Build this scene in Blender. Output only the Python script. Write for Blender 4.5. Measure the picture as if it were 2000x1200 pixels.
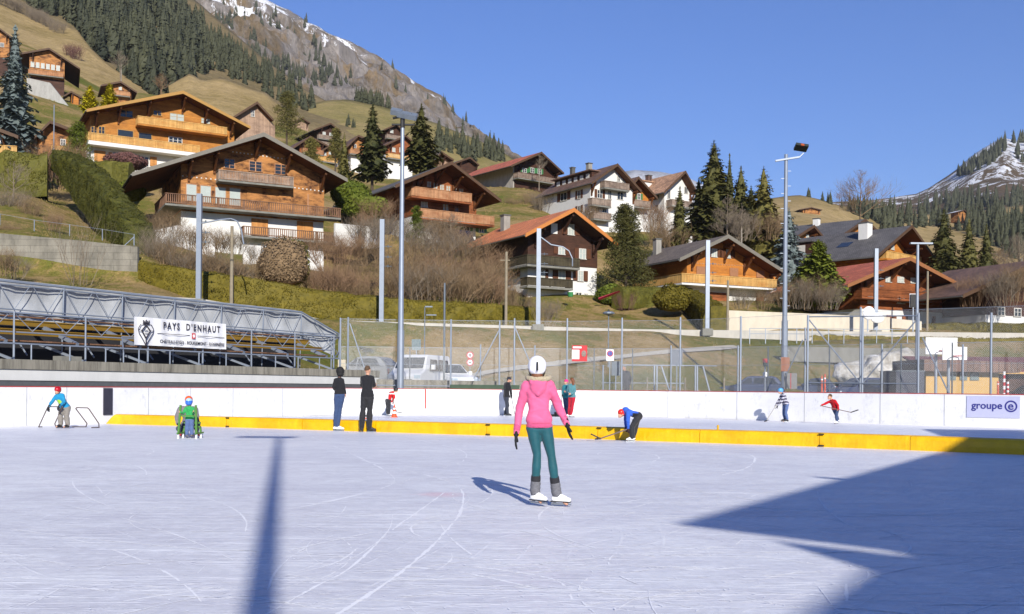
import bpy, bmesh, math, random
from mathutils import Vector, Matrix, noise
R = math.radians
scn = bpy.context.scene
for o in list(bpy.data.objects): bpy.data.objects.remove(o)
COL = scn.collection
F = 2000.0; ROLL = 0.0085; HOR = 757.0; EYE = 1.25
# ---------------- camera
cam = bpy.data.cameras.new('camera'); cam.lens = 36; cam.sensor_width = 36
cam.shift_y = (HOR-600)/2000; cam.clip_start = 0.1; cam.clip_end = 9000
co = bpy.data.objects.new('camera', cam); COL.objects.link(co)
co.location = (0, 0, EYE); co.rotation_euler = (R(90), -math.atan(ROLL), 0)
scn.camera = co
# ---------------- light
SUN_AZ = math.atan2(0.2165, -0.976); SUN_EL = R(24.5)
sundir = Vector((math.sin(SUN_AZ)*math.cos(SUN_EL), math.cos(SUN_AZ)*math.cos(SUN_EL), math.sin(SUN_EL)))
w = bpy.data.worlds.new('World'); scn.world = w; w.use_nodes = True
nt = w.node_tree; nt.nodes.clear()
sk = nt.nodes.new('ShaderNodeTexSky'); sk.sky_type = 'NISHITA'; sk.sun_disc = False
sk.sun_elevation = SUN_EL; sk.sun_rotation = SUN_AZ
sk.air_density = 1.5; sk.dust_density = 0.0; sk.ozone_density = 5.0; sk.altitude = 1000
bg = nt.nodes.new('ShaderNodeBackground'); bg.inputs[1].default_value = 0.084
wo = nt.nodes.new('ShaderNodeOutputWorld')
tint = nt.nodes.new('ShaderNodeMix'); tint.data_type = 'RGBA'; tint.blend_type = 'MULTIPLY'; tint.inputs[0].default_value = 1.0; tint.inputs[7].default_value = (0.62, 0.745, 1.20, 1)
nt.links.new(sk.outputs[0], tint.inputs[6]); nt.links.new(tint.outputs[2], bg.inputs[0]); nt.links.new(bg.outputs[0], wo.inputs[0])
sl = bpy.data.lights.new('sun', 'SUN'); sl.energy = 5.0; sl.angle = R(0.5); sl.color = (1.0, 0.95, 0.86)
so = bpy.data.objects.new('sun', sl); COL.objects.link(so)
so.rotation_euler = (-sundir).to_track_quat('-Z', 'Y').to_euler()
vs = scn.view_settings; vs.view_transform = 'Standard'; vs.look = 'None'; vs.exposure = 0.36; vs.gamma = 1
scn.render.engine = 'CYCLES'

# ---------------- helpers
def hor(x): return HOR + ROLL*(x-1000)
def P(x, y, d):
    dx = x-1000; dy = y-HOR
    return Vector(((dx+dy*ROLL)*d/F, d, EYE+(dx*ROLL-dy)*d/F))
def PG(x, y, z=0.0):            # pixel on the horizontal plane at height z
    dx = x-1000; dy = y-HOR; d = (z-EYE)*F/(dx*ROLL-dy); return P(x, y, d)
def px(p): 
    a = p[0]*F/p[1]; b = (p[2]-EYE)*F/p[1]
    return (1000+a+b*ROLL, HOR+a*ROLL-b)
def lin(c): return tuple(((v/255+0.055)/1.055)**2.4 if v/255 > 0.04045 else v/255/12.92 for v in c)
def S(r, g, b, k=0.8): return tuple(v*k*0.84 for v in lin((r, g, b)))
class MB:
    def __init__(s): s.v = []; s.f = []
    def add(s, vs, fs):
        n = len(s.v); s.v += [tuple(v) for v in vs]; s.f += [tuple(i+n for i in f) for f in fs]; return s
    def box(s, x0, x1, y0, y1, z0, z1, M=None):
        vs = [Vector(p) for p in ((x0,y0,z0),(x1,y0,z0),(x1,y1,z0),(x0,y1,z0),(x0,y0,z1),(x1,y0,z1),(x1,y1,z1),(x0,y1,z1))]
        if M is not None: vs = [M @ v for v in vs]
        return s.add(vs, [(0,3,2,1),(4,5,6,7),(0,1,5,4),(1,2,6,5),(2,3,7,6),(3,0,4,7)])
    def bar(s, a, b, w=0.05, h=None, n=4, w2=None):
        a = Vector(a); b = Vector(b); d = b-a
        if d.length < 1e-6: return s
        z = d.normalized(); u = z.cross(Vector((0,0,1)))
        if u.length < 1e-3: u = Vector((1,0,0))
        u.normalize(); v = u.cross(z)
        h = w if h is None else h; k = (w2/w) if w2 is not None else 1
        ring = []
        for c, q in ((a,1),(b,k)):
            for i in range(n):
                t = 2*math.pi*(i+0.5)/n
                m = 1/math.cos(math.pi/n) if n == 4 else 1
                ring.append(c+u*(math.cos(t)*w/2*q*m)+v*(math.sin(t)*h/2*q*m))
        fs = [(i, (i+1) % n, n+(i+1) % n, n+i) for i in range(n)]
        fs += [tuple(range(n-1, -1, -1)), tuple(range(n, 2*n))]
        return s.add(ring, fs)
    def path(s, pts, w=0.03, n=6):
        for a, b in zip(pts, pts[1:]): s.bar(a, b, w, n=n)
        return s
    def prism(s, poly, y0, y1):     # poly in x,z extruded along y
        n = len(poly)
        vs = [(x, y0, z) for x, z in poly]+[(x, y1, z) for x, z in poly]
        fs = [tuple(range(n)), tuple(range(2*n-1, n-1, -1))]
        fs += [(i, n+i, n+(i+1) % n, (i+1) % n) for i in range(n)]
        return s.add(vs, fs)
    def ball(s, c, rx, ry=None, rz=None, nu=12, nv=8, M=None):
        ry = rx if ry is None else ry; rz = rx if rz is None else rz
        vs = [Vector((0,0,rz))]
        for j in range(1, nv):
            a = math.pi*j/nv
            for i in range(nu):
                b = 2*math.pi*i/nu
                vs.append(Vector((rx*math.sin(a)*math.cos(b), ry*math.sin(a)*math.sin(b), rz*math.cos(a))))
        vs.append(Vector((0,0,-rz)))
        if M is not None: vs = [M @ v for v in vs]
        vs = [v+Vector(c) for v in vs]
        fs = [(0, 1+i, 1+(i+1) % nu) for i in range(nu)]
        for j in range(nv-2):
            for i in range(nu):
                a = 1+j*nu+i; b = 1+j*nu+(i+1) % nu
                fs.append((a, a+nu, b+nu, b))
        l = len(vs)-1; q = 1+(nv-2)*nu
        fs += [(l, q+(i+1) % nu, q+i) for i in range(nu)]
        return s.add(vs, fs)
    def capsule(s, a, ra, b, rb, n=12):
        a = Vector(a); b = Vector(b)
        s.ball(a, ra, nu=n); s.ball(b, rb, nu=n)
        d = b-a
        if d.length > 1e-5: s.bar(a, b, ra*2, n=n, w2=rb*2)
        return s
    def build(s, name, m, parent=None, smooth=False, loc=None):
        me = bpy.data.meshes.new(name); me.from_pydata(s.v, [], s.f); me.update()
        ms = m if isinstance(m, (list, tuple)) else [m]
        for q in ms: me.materials.append(q)
        if smooth: me.polygons.foreach_set('use_smooth', [True]*len(me.polygons))
        o = bpy.data.objects.new(name, me); COL.objects.link(o)
        if loc is not None: o.location = loc
        if parent is not None: o.parent = parent
        return o
def fixn(o):
    bm = bmesh.new(); bm.from_mesh(o.data); bmesh.ops.recalc_face_normals(bm, faces=bm.faces); bm.to_mesh(o.data); bm.free(); return o
def tag(o, label=None, cat=None, group=None, kind=None):
    if label: o['label'] = label
    if cat: o['category'] = cat
    if group: o['group'] = group
    if kind: o['kind'] = kind
    return o
def empty(name, loc=(0,0,0), rz=0, label=None, cat=None, group=None):
    o = bpy.data.objects.new(name, None); COL.objects.link(o); o.location = loc; o.rotation_euler = (0,0,rz)
    o.empty_display_size = 0.2
    return tag(o, label, cat, group)
def copy_tree(o, parent=None):
    c = o.copy(); COL.objects.link(c); c.parent = parent
    for ch in [q for q in o.children]: copy_tree(ch, c)
    return c
def interp(tab, x):
    if x <= tab[0][0]: return tab[0][1]
    for (a, va), (b, vb) in zip(tab, tab[1:]):
        if x <= b: return va+(vb-va)*(x-a)/(b-a)
    return tab[-1][1]
# ---------------- materials
def newmat(name):
    m = bpy.data.materials.new(name); m.use_nodes = True
    t = m.node_tree; b = t.nodes['Principled BSDF']; return m, t, b
def N(t, typ, **kw):
    n = t.nodes.new(typ)
    for k, v in kw.items():
        if k.startswith('i_'): n.inputs[int(k[2:]) if k[2:].isdigit() else k[2:]].default_value = v
        else: setattr(n, k, v)
    return n
def coords(t, scale=(1,1,1), rot=(0,0,0), src='Object'):
    tc = N(t, 'ShaderNodeTexCoord')
    mp = N(t, 'ShaderNodeMapping'); mp.inputs['Scale'].default_value = scale; mp.inputs['Rotation'].default_value = rot
    t.links.new(tc.outputs[src], mp.inputs[0]); return mp.outputs[0]
def geo(t, scale=(1,1,1), rot=(0,0,0)):
    tc = N(t, 'ShaderNodeNewGeometry')
    mp = N(t, 'ShaderNodeMapping'); mp.inputs['Scale'].default_value = scale; mp.inputs['Rotation'].default_value = rot
    t.links.new(tc.outputs['Position'], mp.inputs[0]); return mp.outputs[0]
def noiset(t, vec, scale, detail=4, rough=0.6, dist=0.0):
    n = N(t, 'ShaderNodeTexNoise'); n.inputs['Scale'].default_value = scale; n.inputs['Detail'].default_value = detail
    n.inputs['Roughness'].default_value = rough; n.inputs['Distortion'].default_value = dist
    t.links.new(vec, n.inputs['Vector']); return n.outputs['Fac']
def ramp(t, fac, stops, interp='LINEAR'):
    r = N(t, 'ShaderNodeValToRGB'); r.color_ramp.interpolation = interp
    e = r.color_ramp.elements
    while len(e) > 1: e.remove(e[-1])
    for i, (p, c) in enumerate(stops):
        q = e[0] if i == 0 else e.new(p)
        q.position = p; q.color = (c[0], c[1], c[2], 1) if hasattr(c, '__len__') else (c, c, c, 1)
    t.links.new(fac, r.inputs[0]); return r.outputs[0]
def mix(t, fac, a, b, mode='MIX'):
    n = N(t, 'ShaderNodeMix', data_type='RGBA', blend_type=mode)
    if isinstance(fac, (int, float)): n.inputs[0].default_value = fac
    else: t.links.new(fac, n.inputs[0])
    for k, v in ((6, a), (7, b)):
        if hasattr(v, 'is_linked') or hasattr(v, 'links'): t.links.new(v, n.inputs[k])
        else: n.inputs[k].default_value = (v[0], v[1], v[2], 1)
    return n.outputs[2]
def mathn(t, op, a, b=0.0, c=None):
    n = N(t, 'ShaderNodeMath', operation=op)
    for i, v in enumerate((a, b, c)):
        if v is None: continue
        if isinstance(v, (int, float)): n.inputs[i].default_value = v
        else: t.links.new(v, n.inputs[i])
    return n.outputs[0]
def bump(t, b, h, strength=0.3, dist=0.05):
    n = N(t, 'ShaderNodeBump'); n.inputs['Strength'].default_value = strength; n.inputs['Distance'].default_value = dist
    t.links.new(h, n.inputs['Height']); t.links.new(n.outputs[0], b.inputs['Normal'])
_mc = {}
def plain(name, c, rough=0.6, metal=0.0, var=0.18, scale=6.0, bmp=0.0, spec=0.4):
    if name in _mc: return _mc[name]
    m, t, b = newmat(name)
    n = noiset(t, coords(t), scale, 5, 0.65)
    col = ramp(t, n, [(0.25, tuple(v*(1-var) for v in c)), (0.75, tuple(min(1, v*(1+var)) for v in c))])
    t.links.new(col, b.inputs['Base Color'])
    b.inputs['Roughness'].default_value = rough; b.inputs['Metallic'].default_value = metal
    b.inputs['Specular IOR Level'].default_value = spec
    if bmp: bump(t, b, n, bmp, 0.02)
    _mc[name] = m; return m
def wood(name, c, c2=None, board=0.16, vertical=False, dark=0.45, stain=0.5):
    if name in _mc: return _mc[name]
    m, t, b = newmat(name)
    c2 = c2 or tuple(v*0.5 for v in c)
    v = coords(t)
    sep = N(t, 'ShaderNodeSeparateXYZ'); t.links.new(v, sep.inputs[0])
    ax = mathn(t, 'ADD', sep.outputs[0], sep.outputs[1]) if vertical else sep.outputs[2]
    q = mathn(t, 'DIVIDE', ax, board)
    fr = mathn(t, 'FRACT', q); fl = mathn(t, 'FLOOR', q)
    wn = N(t, 'ShaderNodeTexWhiteNoise', noise_dimensions='1D'); t.links.new(fl, wn.inputs['W'])
    gap = ramp(t, fr, [(0.0, dark), (0.09, 1.0), (0.93, 1.0), (1.0, dark*1.2)])
    sc = (2,2,22) if not vertical else (22,22,2)
    g = noiset(t, coords(t, sc), 1.2, 5, 0.65)
    st = noiset(t, coords(t, (1,1,2.2)), 0.55, 5, 0.68)
    f = mathn(t, 'ADD', mathn(t, 'MULTIPLY', mathn(t, 'SUBTRACT', g, 0.5), 0.6), mathn(t, 'MULTIPLY', mathn(t, 'SUBTRACT', st, 0.5), stain*2)); f = mathn(t, 'ADD', f, 0.54)
    col = ramp(t, f, [(0.30, c2), (0.58, c), (0.85, tuple(min(1, k*1.25) for k in c))])
    br = mathn(t, 'ADD', mathn(t, 'MULTIPLY', wn.outputs[0], 0.3), 0.82)
    col = mix(t, 1.0, col, br, 'MULTIPLY'); col = mix(t, 1.0, col, gap, 'MULTIPLY')
    t.links.new(col, b.inputs['Base Color']); b.inputs['Roughness'].default_value = 0.7
    b.inputs['Specular IOR Level'].default_value = 0.25
    bump(t, b, mathn(t, 'ADD', fr if False else gap, mathn(t, 'MULTIPLY', g, 0.3)), 0.5, 0.02)
    _mc[name] = m; return m
def tiles(name, c, sy=0.33, var=0.3, sx=0.28):
    if name in _mc: return _mc[name]
    m, t, b = newmat(name); v = coords(t)
    br = N(t, 'ShaderNodeTexBrick'); t.links.new(v, br.inputs[0])
    # bricks run in local y (along ridge) and down slope (x): rotate the mapping
    v2 = coords(t, (1,1,1), (0,0,R(90))); t.links.new(v2, br.inputs[0])
    br.inputs['Scale'].default_value = 1.0; br.inputs['Brick Width'].default_value = sx; br.inputs['Row Height'].default_value = sy
    br.inputs['Mortar Size'].default_value = 0.025
    br.inputs['Color1'].default_value = (*[k*(1-var) for k in c], 1); br.inputs['Color2'].default_value = (*[min(1, k*(1+var)) for k in c], 1)
    br.inputs['Mortar'].default_value = (*[k*0.35 for k in c], 1)
    n = noiset(t, coords(t), 0.5, 5, 0.7)
    col = mix(t, 1.0, br.outputs[0], ramp(t, n, [(0.3, 0.62), (0.7, 1.25)]), 'MULTIPLY')
    t.links.new(col, b.inputs['Base Color']); b.inputs['Roughness'].default_value = 0.75
    bump(t, b, br.outputs[1], -0.4, 0.03)
    _mc[name] = m; return m
def plaster(name, c, dirt=0.25):
    if name in _mc: return _mc[name]
    m, t, b = newmat(name)
    n = noiset(t, coords(t, (1,1,0.35)), 1.6, 6, 0.7); n2 = noiset(t, coords(t), 25, 3)
    col = ramp(t, n, [(0.25, tuple(v*(1-dirt) for v in c)), (0.6, c)])
    t.links.new(col, b.inputs['Base Color']); b.inputs['Roughness'].default_value = 0.9
    bump(t, b, n2, 0.25, 0.01); _mc[name] = m; return m
def leafy(name, c1, c2, scale=1.5, trans=0.0):
    if name in _mc: return _mc[name]
    m, t, b = newmat(name)
    oi = N(t, 'ShaderNodeObjectInfo')
    n = noiset(t, geo(t), scale, 4, 0.7)
    f = mathn(t, 'ADD', mathn(t, 'MULTIPLY', n, 0.8), mathn(t, 'MULTIPLY', oi.outputs['Random'], 0.25))
    col = ramp(t, f, [(0.3, c1), (0.7, c2)])
    t.links.new(col, b.inputs['Base Color']); b.inputs['Roughness'].default_value = 0.7
    b.inputs['Specular IOR Level'].default_value = 0.2
    _mc[name] = m; return m
GALV = plain('galvanised_steel', S(165,175,190,0.75), 0.45, 0.35, 0.08, 3)
GALVD = plain('dull_steel', S(120,130,140,0.7), 0.5, 0.3, 0.12, 3)
CONC = plaster('concrete_grey', S(150,148,138,0.75), 0.4)
WHITEP = plaster('white_render', S(245,243,238,0.82), 0.12)
BLACK = plain('black_rubber', (0.012,0.012,0.013), 0.6)
# ================= terrain
BOARD = [(-18.5,20.0),(-16.6,25.0),(-14.6,29.2),(-12.9,32.3),(-10.8,37.0),(-8.6,41.6),(-7.2,43.6),(-4.9,45.0),(-2.3,45.6),(2.3,45.5),(4.6,45.2),(6.9,44.0),(10.3,41.2),(14.7,37.0),(17.5,34.8),(22.0,31.3),(27,27.4),(31,24)]
BCOL = sorted([(1000+2000*X/Y, Y) for X, Y in BOARD])
def boardd(x): return interp(BCOL, x)
GT = {
 -600: [(46,2),(60,5),(70,7.2),(80,11),(90,17),(105,24),(120,30),(140,40),(170,55),(200,72),(250,98),(300,125),(430,175)],
 0:    [(46,2),(60,5),(68,7),(79.3,10.0),(81,13),(90,15.6),(105,20.8),(112,22),(120,24),(140,32),(170,43),(200,57),(250,76),(300,100),(430,150)],
 250:  [(46,2),(60,4.5),(70,7),(79.3,9.2),(81,11.3),(90,13.2),(105,16.8),(120,21),(140,29),(170,41),(200,52),(250,68),(300,86),(430,124)],
 500:  [(46,1.2),(60,3.0),(71,6.3),(78,6.4),(83,7.2),(90,9.3),(100,12.5),(106,14),(120,19),(140,27),(170,37),(200,47),(250,62),(300,79),(430,108)],
 750:  [(46,.8),(60,1.1),(66,2.2),(74,5.9),(82,6.0),(90,8.0),(105,12),(120,16),(126,19.5),(140,24),(170,32),(200,40),(250,53),(300,69),(430,86)],
 1000: [(46,.8),(60,.9),(67,2.2),(78,5.8),(86,6.0),(95,7.6),(105,10.2),(120,16),(140,24),(180,35.4),(205,41.5),(240,45),(300,40),(430,30)],
 1250: [(46,.8),(62,.9),(70,2.2),(83,5.9),(90,6.1),(102,8.4),(112,11),(130,17),(150,23.5),(170,28),(200,30),(300,28),(430,20)],
 1500: [(46,.35),(68,.6),(77,2.6),(88,5.7),(96,5.7),(105,9.4),(114,11),(140,14),(170,17),(200,18),(300,18),(430,14)],
 1750: [(40,.1),(72,.5),(81,2.4),(93,6.0),(100,6.2),(103,7.6),(112,8.4),(150,14),(200,18),(300,20),(430,18)],
 2000: [(40,.1),(74,.5),(84,2.4),(96,6.0),(104,6.3),(112,7.5),(150,12),(200,16),(300,22),(430,24)],
 2800: [(40,.1),(74,.5),(84,2.4),(96,6.0),(104,6.3),(112,7.5),(150,12),(200,18),(300,30),(430,34)]}
GK = sorted(GT)
def ground(X, Y, nz=True):
    if Y < 1: return -0.06
    x = 1000+2000*X/Y; bd = boardd(x)
    st = bd+0.4
    if x < 700: st = max(st, interp([(0,32.2),(650,46.8)], x) if x > 0 else bd+2.9)
    if Y < st: return -0.06
    xc = min(max(x, GK[0]), GK[-1])
    for a, b in zip(GK, GK[1:]):
        if xc <= b: break
    f = (xc-a)/(b-a); f2 = f*f*(3-2*f)
    z = interp(GT[a], Y)*(1-f2)+interp(GT[b], Y)*f2
    k = min(1, (Y-st)/0.8)
    z = -0.06*(1-k)+z*k
    if nz and Y > 55:
        q = min(1, (Y-55)/60)*(0.35 if Y < 98 else min(1, 0.35+(Y-98)/14))
        z += (noise.noise(Vector((X*0.06, Y*0.06, 3)))*1.1+noise.noise(Vector((X*0.3, Y*0.3, 7)))*0.22)*q
    return z
def hit(x, y, d0=46, d1=430):
    d = d0
    while d < d1:
        p = P(x, y, d)
        if p.z < ground(p.x, p.y): return p
        d += 0.25
    return P(x, y, d1)
def sheet(name, cols, deps, zf, m, off=0.0, kind='structure'):
    b = MB()
    for d in deps:
        for x in cols:
            X = (x-1000)/2000*d; b.v.append((X, d, zf(X, d)+off))
    n = len(cols)
    for j in range(len(deps)-1):
        for i in range(n-1):
            a = j*n+i; b.f.append((a, a+1, a+n+1, a+n))
    o = b.build(name, m, smooth=True); return tag(o, kind=kind)
# ground material
gm, t, b = newmat('winter_grass')
g1 = noiset(t, geo(t), 0.07, 5, 0.6); g2 = noiset(t, geo(t), 0.9, 6, 0.75); g3 = noiset(t, geo(t), 7, 4, 0.8)
f = mathn(t, 'ADD', mathn(t, 'MULTIPLY', g1, 0.6), mathn(t, 'MULTIPLY', g2, 0.4))
c = ramp(t, f, [(0.38, S(100,108,44,0.9)), (0.48, S(126,118,58,0.9)), (0.53, S(156,132,86,0.95)), (0.66, S(178,154,112,0.95))])
c = mix(t, 1.0, c, ramp(t, mathn(t, 'ADD', mathn(t, 'MULTIPLY', g3, 0.6), mathn(t, 'MULTIPLY', noiset(t, geo(t, (1,1,2)), 2.2, 6, 0.8), 0.4)), [(0.36, 0.55), (0.5, 0.95), (0.64, 1.3)]), 'MULTIPLY')
t.links.new(c, b.inputs['Base Color']); b.inputs['Roughness'].default_value = 0.95; b.inputs['Specular IOR Level'].default_value = 0.1
bump(t, b, g3, 0.6, 0.15)
GRASS = gm
cols = list(range(-2400, -200, 80))+list(range(-200, 2200, 16))+list(range(2200, 4400, 90))
deps = []; d = 8.0
while d < 46: deps.append(d); d += 0.6
while d < 130: deps.append(d); d += 0.9
while d < 432: deps.append(d); d += 4
sheet('hillside_ground', cols, deps, ground, GRASS)
tag(MB().add([(-6000,-3000,-0.6),(6000,-3000,-0.6),(6000,7000,-0.6),(-6000,7000,-0.6)], [(0,1,2,3)]).build('valley_ground', GRASS), kind='structure')

# ---------------- ice
im, t, b = newmat('skated_ice')
gp = geo(t)
big = noiset(t, gp, 0.18, 4, 0.55)
def streak(rot, sc, lo, hi, asp=22):
    v = geo(t, (1.0, asp, 1), (0, 0, R(rot)))
    n = noiset(t, v, sc, 4, 0.6, 0.6)
    br = ramp(t, noiset(t, v, sc*9, 3, 0.7), [(0.42, 0.25), (0.58, 1.0)])
    return mathn(t, 'MULTIPLY', ramp(t, n, [(lo, 0.0), (hi, 1.0)]), br)
s_ = None
for rot, sc, lo, hi, asp in ((14,0.5,0.61,0.70,11),(-22,0.45,0.61,0.69,12),(30,0.4,0.61,0.69,14),(6,0.9,0.65,0.74,8),(-14,0.7,0.62,0.70,14),(24,0.6,0.62,0.69,16),(-38,0.6,0.62,0.69,16),(63,0.5,0.62,0.68,18),(84,0.45,0.62,0.68,20),(-62,0.5,0.62,0.68,18),(12,1.8,0.64,0.74,7),(40,0.9,0.64,0.72,14),(-80,0.6,0.63,0.70,16)):
    q = streak(rot, sc, lo, hi, asp); s_ = q if s_ is None else mathn(t, 'MAXIMUM', s_, q)
# long curved skate grooves: ring patterns round distant centres, broken up by noise
for cx, cy, sc, thr in ((-9,9,0.9,0.985),(7,4,0.8,0.987),(2,27,0.9,0.983),(4,13.5,1.2,0.985),(-4,-3,0.9,0.988)):
    mp = N(t, 'ShaderNodeMapping'); mp.inputs['Location'].default_value = (-cx, -cy, 0)
    t.links.new(gp, mp.inputs[0])
    wv = N(t, 'ShaderNodeTexWave', wave_type='RINGS', rings_direction='Z'); wv.inputs['Scale'].default_value = sc
    wv.inputs['Distortion'].default_value = 3.5; wv.inputs['Detail'].default_value = 1.5; wv.inputs['Detail Scale'].default_value = 0.35
    t.links.new(mp.outputs[0], wv.inputs['Vector'])
    rr = ramp(t, wv.outputs['Fac'], [(thr, 0.0), (thr+0.006, 1.0)])
    msk = ramp(t, noiset(t, mp.outputs[0], 0.35, 3, 0.6), [(0.52, 0.0), (0.62, 0.55)])
    msk = mathn(t, 'MULTIPLY', msk, ramp(t, noiset(t, mp.outputs[0], 2.6, 4, 0.7), [(0.4, 0.1), (0.6, 1.0)]))
    s_ = mathn(t, 'MAXIMUM', s_, mathn(t, 'MULTIPLY', rr, msk))
fine = noiset(t, geo(t, (1,1.6,1), (0,0,R(8))), 7, 6, 0.82)
snow = ramp(t, noiset(t, gp, 11, 7, 0.85), [(0.60, 0.0), (0.66, 1.0)])
base = ramp(t, big, [(0.3, (0.66,0.665,0.71)), (0.55, (0.735,0.74,0.77)), (0.75, (0.81,0.81,0.825))])
base = mix(t, 1.0, base, ramp(t, fine, [(0.3, 0.84), (0.7, 1.16)]), 'MULTIPLY')
base = mix(t, 1.0, base, ramp(t, noiset(t, geo(t, (1,1.8,1), (0,0,R(-10))), 1.1, 6, 0.75), [(0.35, (0.88,0.87,0.90)), (0.6, (1.04,1.04,1.04))]), 'MULTIPLY')
dk = streak(-28, 0.25, 0.62, 0.70, 20); base = mix(t, mathn(t, 'MULTIPLY', dk, 0.35), base, (0.52,0.54,0.66))
base = mix(t, mathn(t, 'MULTIPLY', s_, 0.55), base, (0.99,0.99,0.99))
base = mix(t, mathn(t, 'MULTIPLY', snow, 0.75), base, (0.97,0.97,0.97))
# worn red face-off spot under the ice
vm = N(t, 'ShaderNodeVectorMath', operation='DISTANCE'); t.links.new(gp, vm.inputs[0]); pc = PG(862, 966)
vm.inputs[1].default_value = (pc.x, pc.y, 0)
sp = ramp(t, mathn(t, 'ADD', vm.outputs['Value'], mathn(t, 'MULTIPLY', noiset(t, gp, 4, 4, 0.7), 0.5)), [(0.36, 0.30), (0.60, 0.0)])
base = mix(t, sp, base, (0.8,0.32,0.36))
t.links.new(base, b.inputs['Base Color'])
rg = mathn(t, 'ADD', mathn(t, 'MULTIPLY', s_, 0.25), 0.42); t.links.new(rg, b.inputs['Roughness'])
b.inputs['Specular IOR Level'].default_value = 0.32
bump(t, b, mathn(t, 'ADD', mathn(t, 'MULTIPLY', s_, 0.7), mathn(t, 'MULTIPLY', fine, 0.5)), 0.45, 0.016)
ice = MB(); poly = [(-24,-2),(-18.5,20)]+BOARD[1:-1]+[(31,24),(40,10),(34,-10),(10,-24),(-20,-24)]
ice.add([(x, y, 0) for x, y in poly], [tuple(range(len(poly)))[::-1]])
tag(fixn(ice.build('ice', im)), kind='structure')

# ---------------- hills behind
def hill(name, cols, base, crest, rows, m, amp=0.0, fs=0.01, back=True, amp2=0.0, seed=0, curve=1.0):
    """base/crest: tables x -> (y, d) ; returns object and a point function"""
    by = [(x, y) for x, y, d in base]; bd_ = [(x, d) for x, y, d in base]
    cy = [(x, y) for x, y, d in crest]; cd = [(x, d) for x, y, d in crest]
    def pt(x, s):
        y0, y1, d0, d1 = interp(by, x), interp(cy, x), interp(bd_, x), interp(cd, x)
        y = y0+(y1-y0)*s; d = d0+(d1-d0)*(s**curve); return P(x, y, d)
    def rough(p, s):
        a = amp*min(1, s*4)*(0.25+0.75*min(1, (1-s)*6))
        v = Vector((p.x*fs, p.y*fs, p.z*fs+seed))
        r = 1-abs(noise.noise(v))*2
        q = noise.fractal(v*2.3, 1.0, 2.1, 5)
        return a*(r*0.6+q*0.8)
    B = MB(); n = len(cols)
    for j in range(rows+1):
        s = j/rows
        for x in cols:
            p = pt(x, s); k = rough(p, s)
            p = p+Vector((0, -k, k*0.35)); B.v.append(tuple(p))
    if back:
        for j in (1, 2, 3):
            for x in cols:
                p = pt(x, 1.0); B.v.append((p.x*(1+.12*j), p.y*(1+0.12*j), p.z-(p.z+1)*j/3))
        rows += 3
    for j in range(rows):
        for i in range(n-1):
            a = j*n+i; B.f.append((a, a+1, a+n+1, a+n))
    o = tag(B.build(name, m, smooth=True), kind='structure')
    def at(x, y):
        y0, y1 = interp(by, x), interp(cy, x)
        s = max(0, min(1, (y-y0)/(y1-y0))); p = pt(x, s); k = rough(p, s)
        return p+Vector((0, -k, k*0.35))
    return o, at
# materials for far slopes
def slope_mat(name, grass, dry, rock=None, snow=None, rockcut=0.5, snowcut=0.6, scale=1.0, streak_rot=30, snow_z=None):
    m, t, b = newmat(name)
    a = noiset(t, geo(t), 0.012*scale, 6, 0.65); c2 = noiset(t, geo(t), 0.08*scale, 6, 0.75)
    f = mathn(t, 'ADD', mathn(t, 'MULTIPLY', a, 0.6), mathn(t, 'MULTIPLY', c2, 0.4))
    col = ramp(t, f, [(0.38, grass), (0.6, dry)])
    fine = noiset(t, geo(t), 0.35*scale, 7, 0.85)
    col = mix(t, 1.0, col, ramp(t, fine, [(0.34, 0.62), (0.5, 0.95), (0.66, 1.25)]), 'MULTIPLY')
    hgt = None
    if rock:
        v = geo(t, (1, 1, 0.22), (0, R(streak_rot), 0))
        r1 = noiset(t, v, 0.02*scale, 8, 0.78, 0.4)
        r2 = noiset(t, geo(t, (1,1,0.15), (0, R(streak_rot+8), 0)), 0.09*scale, 8, 0.8)
        rc = ramp(t, r2, [(0.3, tuple(k*0.42 for k in rock)), (0.5, rock), (0.68, tuple(min(1, k*1.65) for k in rock))])
        mk = ramp(t, r1, [(rockcut-0.05, 1.0), (rockcut+0.05, 0.0)])
        col = mix(t, mk, col, rc); hgt = mathn(t, 'ADD', r1, r2)
    if snow:
        sv = geo(t, (1, 1, 0.35), (0, R(streak_rot-6), 0))
        s1 = noiset(t, sv, 0.035*scale, 8, 0.8, 0.3)
        sep = N(t, 'ShaderNodeSeparateXYZ'); t.links.new(geo(t), sep.inputs[0])
        zz = mathn(t, 'MULTIPLY', mathn(t, 'SUBTRACT', sep.outputs[2], snow_z[0]), 1.0/snow_z[1])
        zz = mathn(t, 'MINIMUM', mathn(t, 'MAXIMUM', zz, -0.2), 0.22)
        q = mathn(t, 'ADD', s1, zz)
        mk = ramp(t, q, [(snowcut, 0.0), (snowcut+0.03, 1.0)])
        col = mix(t, mk, col, snow)
    t.links.new(col, b.inputs['Base Color']); b.inputs['Roughness'].default_value = 0.95; b.inputs['Specular IOR Level'].default_value = 0.1
    if hgt is not None: bump(t, b, hgt, 1.0, 10)
    else: bump(t, b, c2, 0.6, 1.5)
    return m
M_MEADOW = slope_mat('dry_meadow', S(136,118,72,1.0), S(176,152,108,1.0), scale=1.6)
M_GREEN = slope_mat('green_meadow', S(120,114,62,1.0), S(158,140,94,1.0), scale=1.6)
M_WOODFLOOR = slope_mat('wood_floor', S(112,100,70,0.95), S(146,128,92,0.95), scale=3)
M_ROCK = slope_mat('limestone_mountain', S(110,96,70,1.0), S(158,134,100,1.0), S(150,142,136,1.0), (0.92,0.93,0.96), rockcut=0.52, snowcut=0.715, scale=0.55, streak_rot=38, snow_z=(300, 1600))
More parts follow.
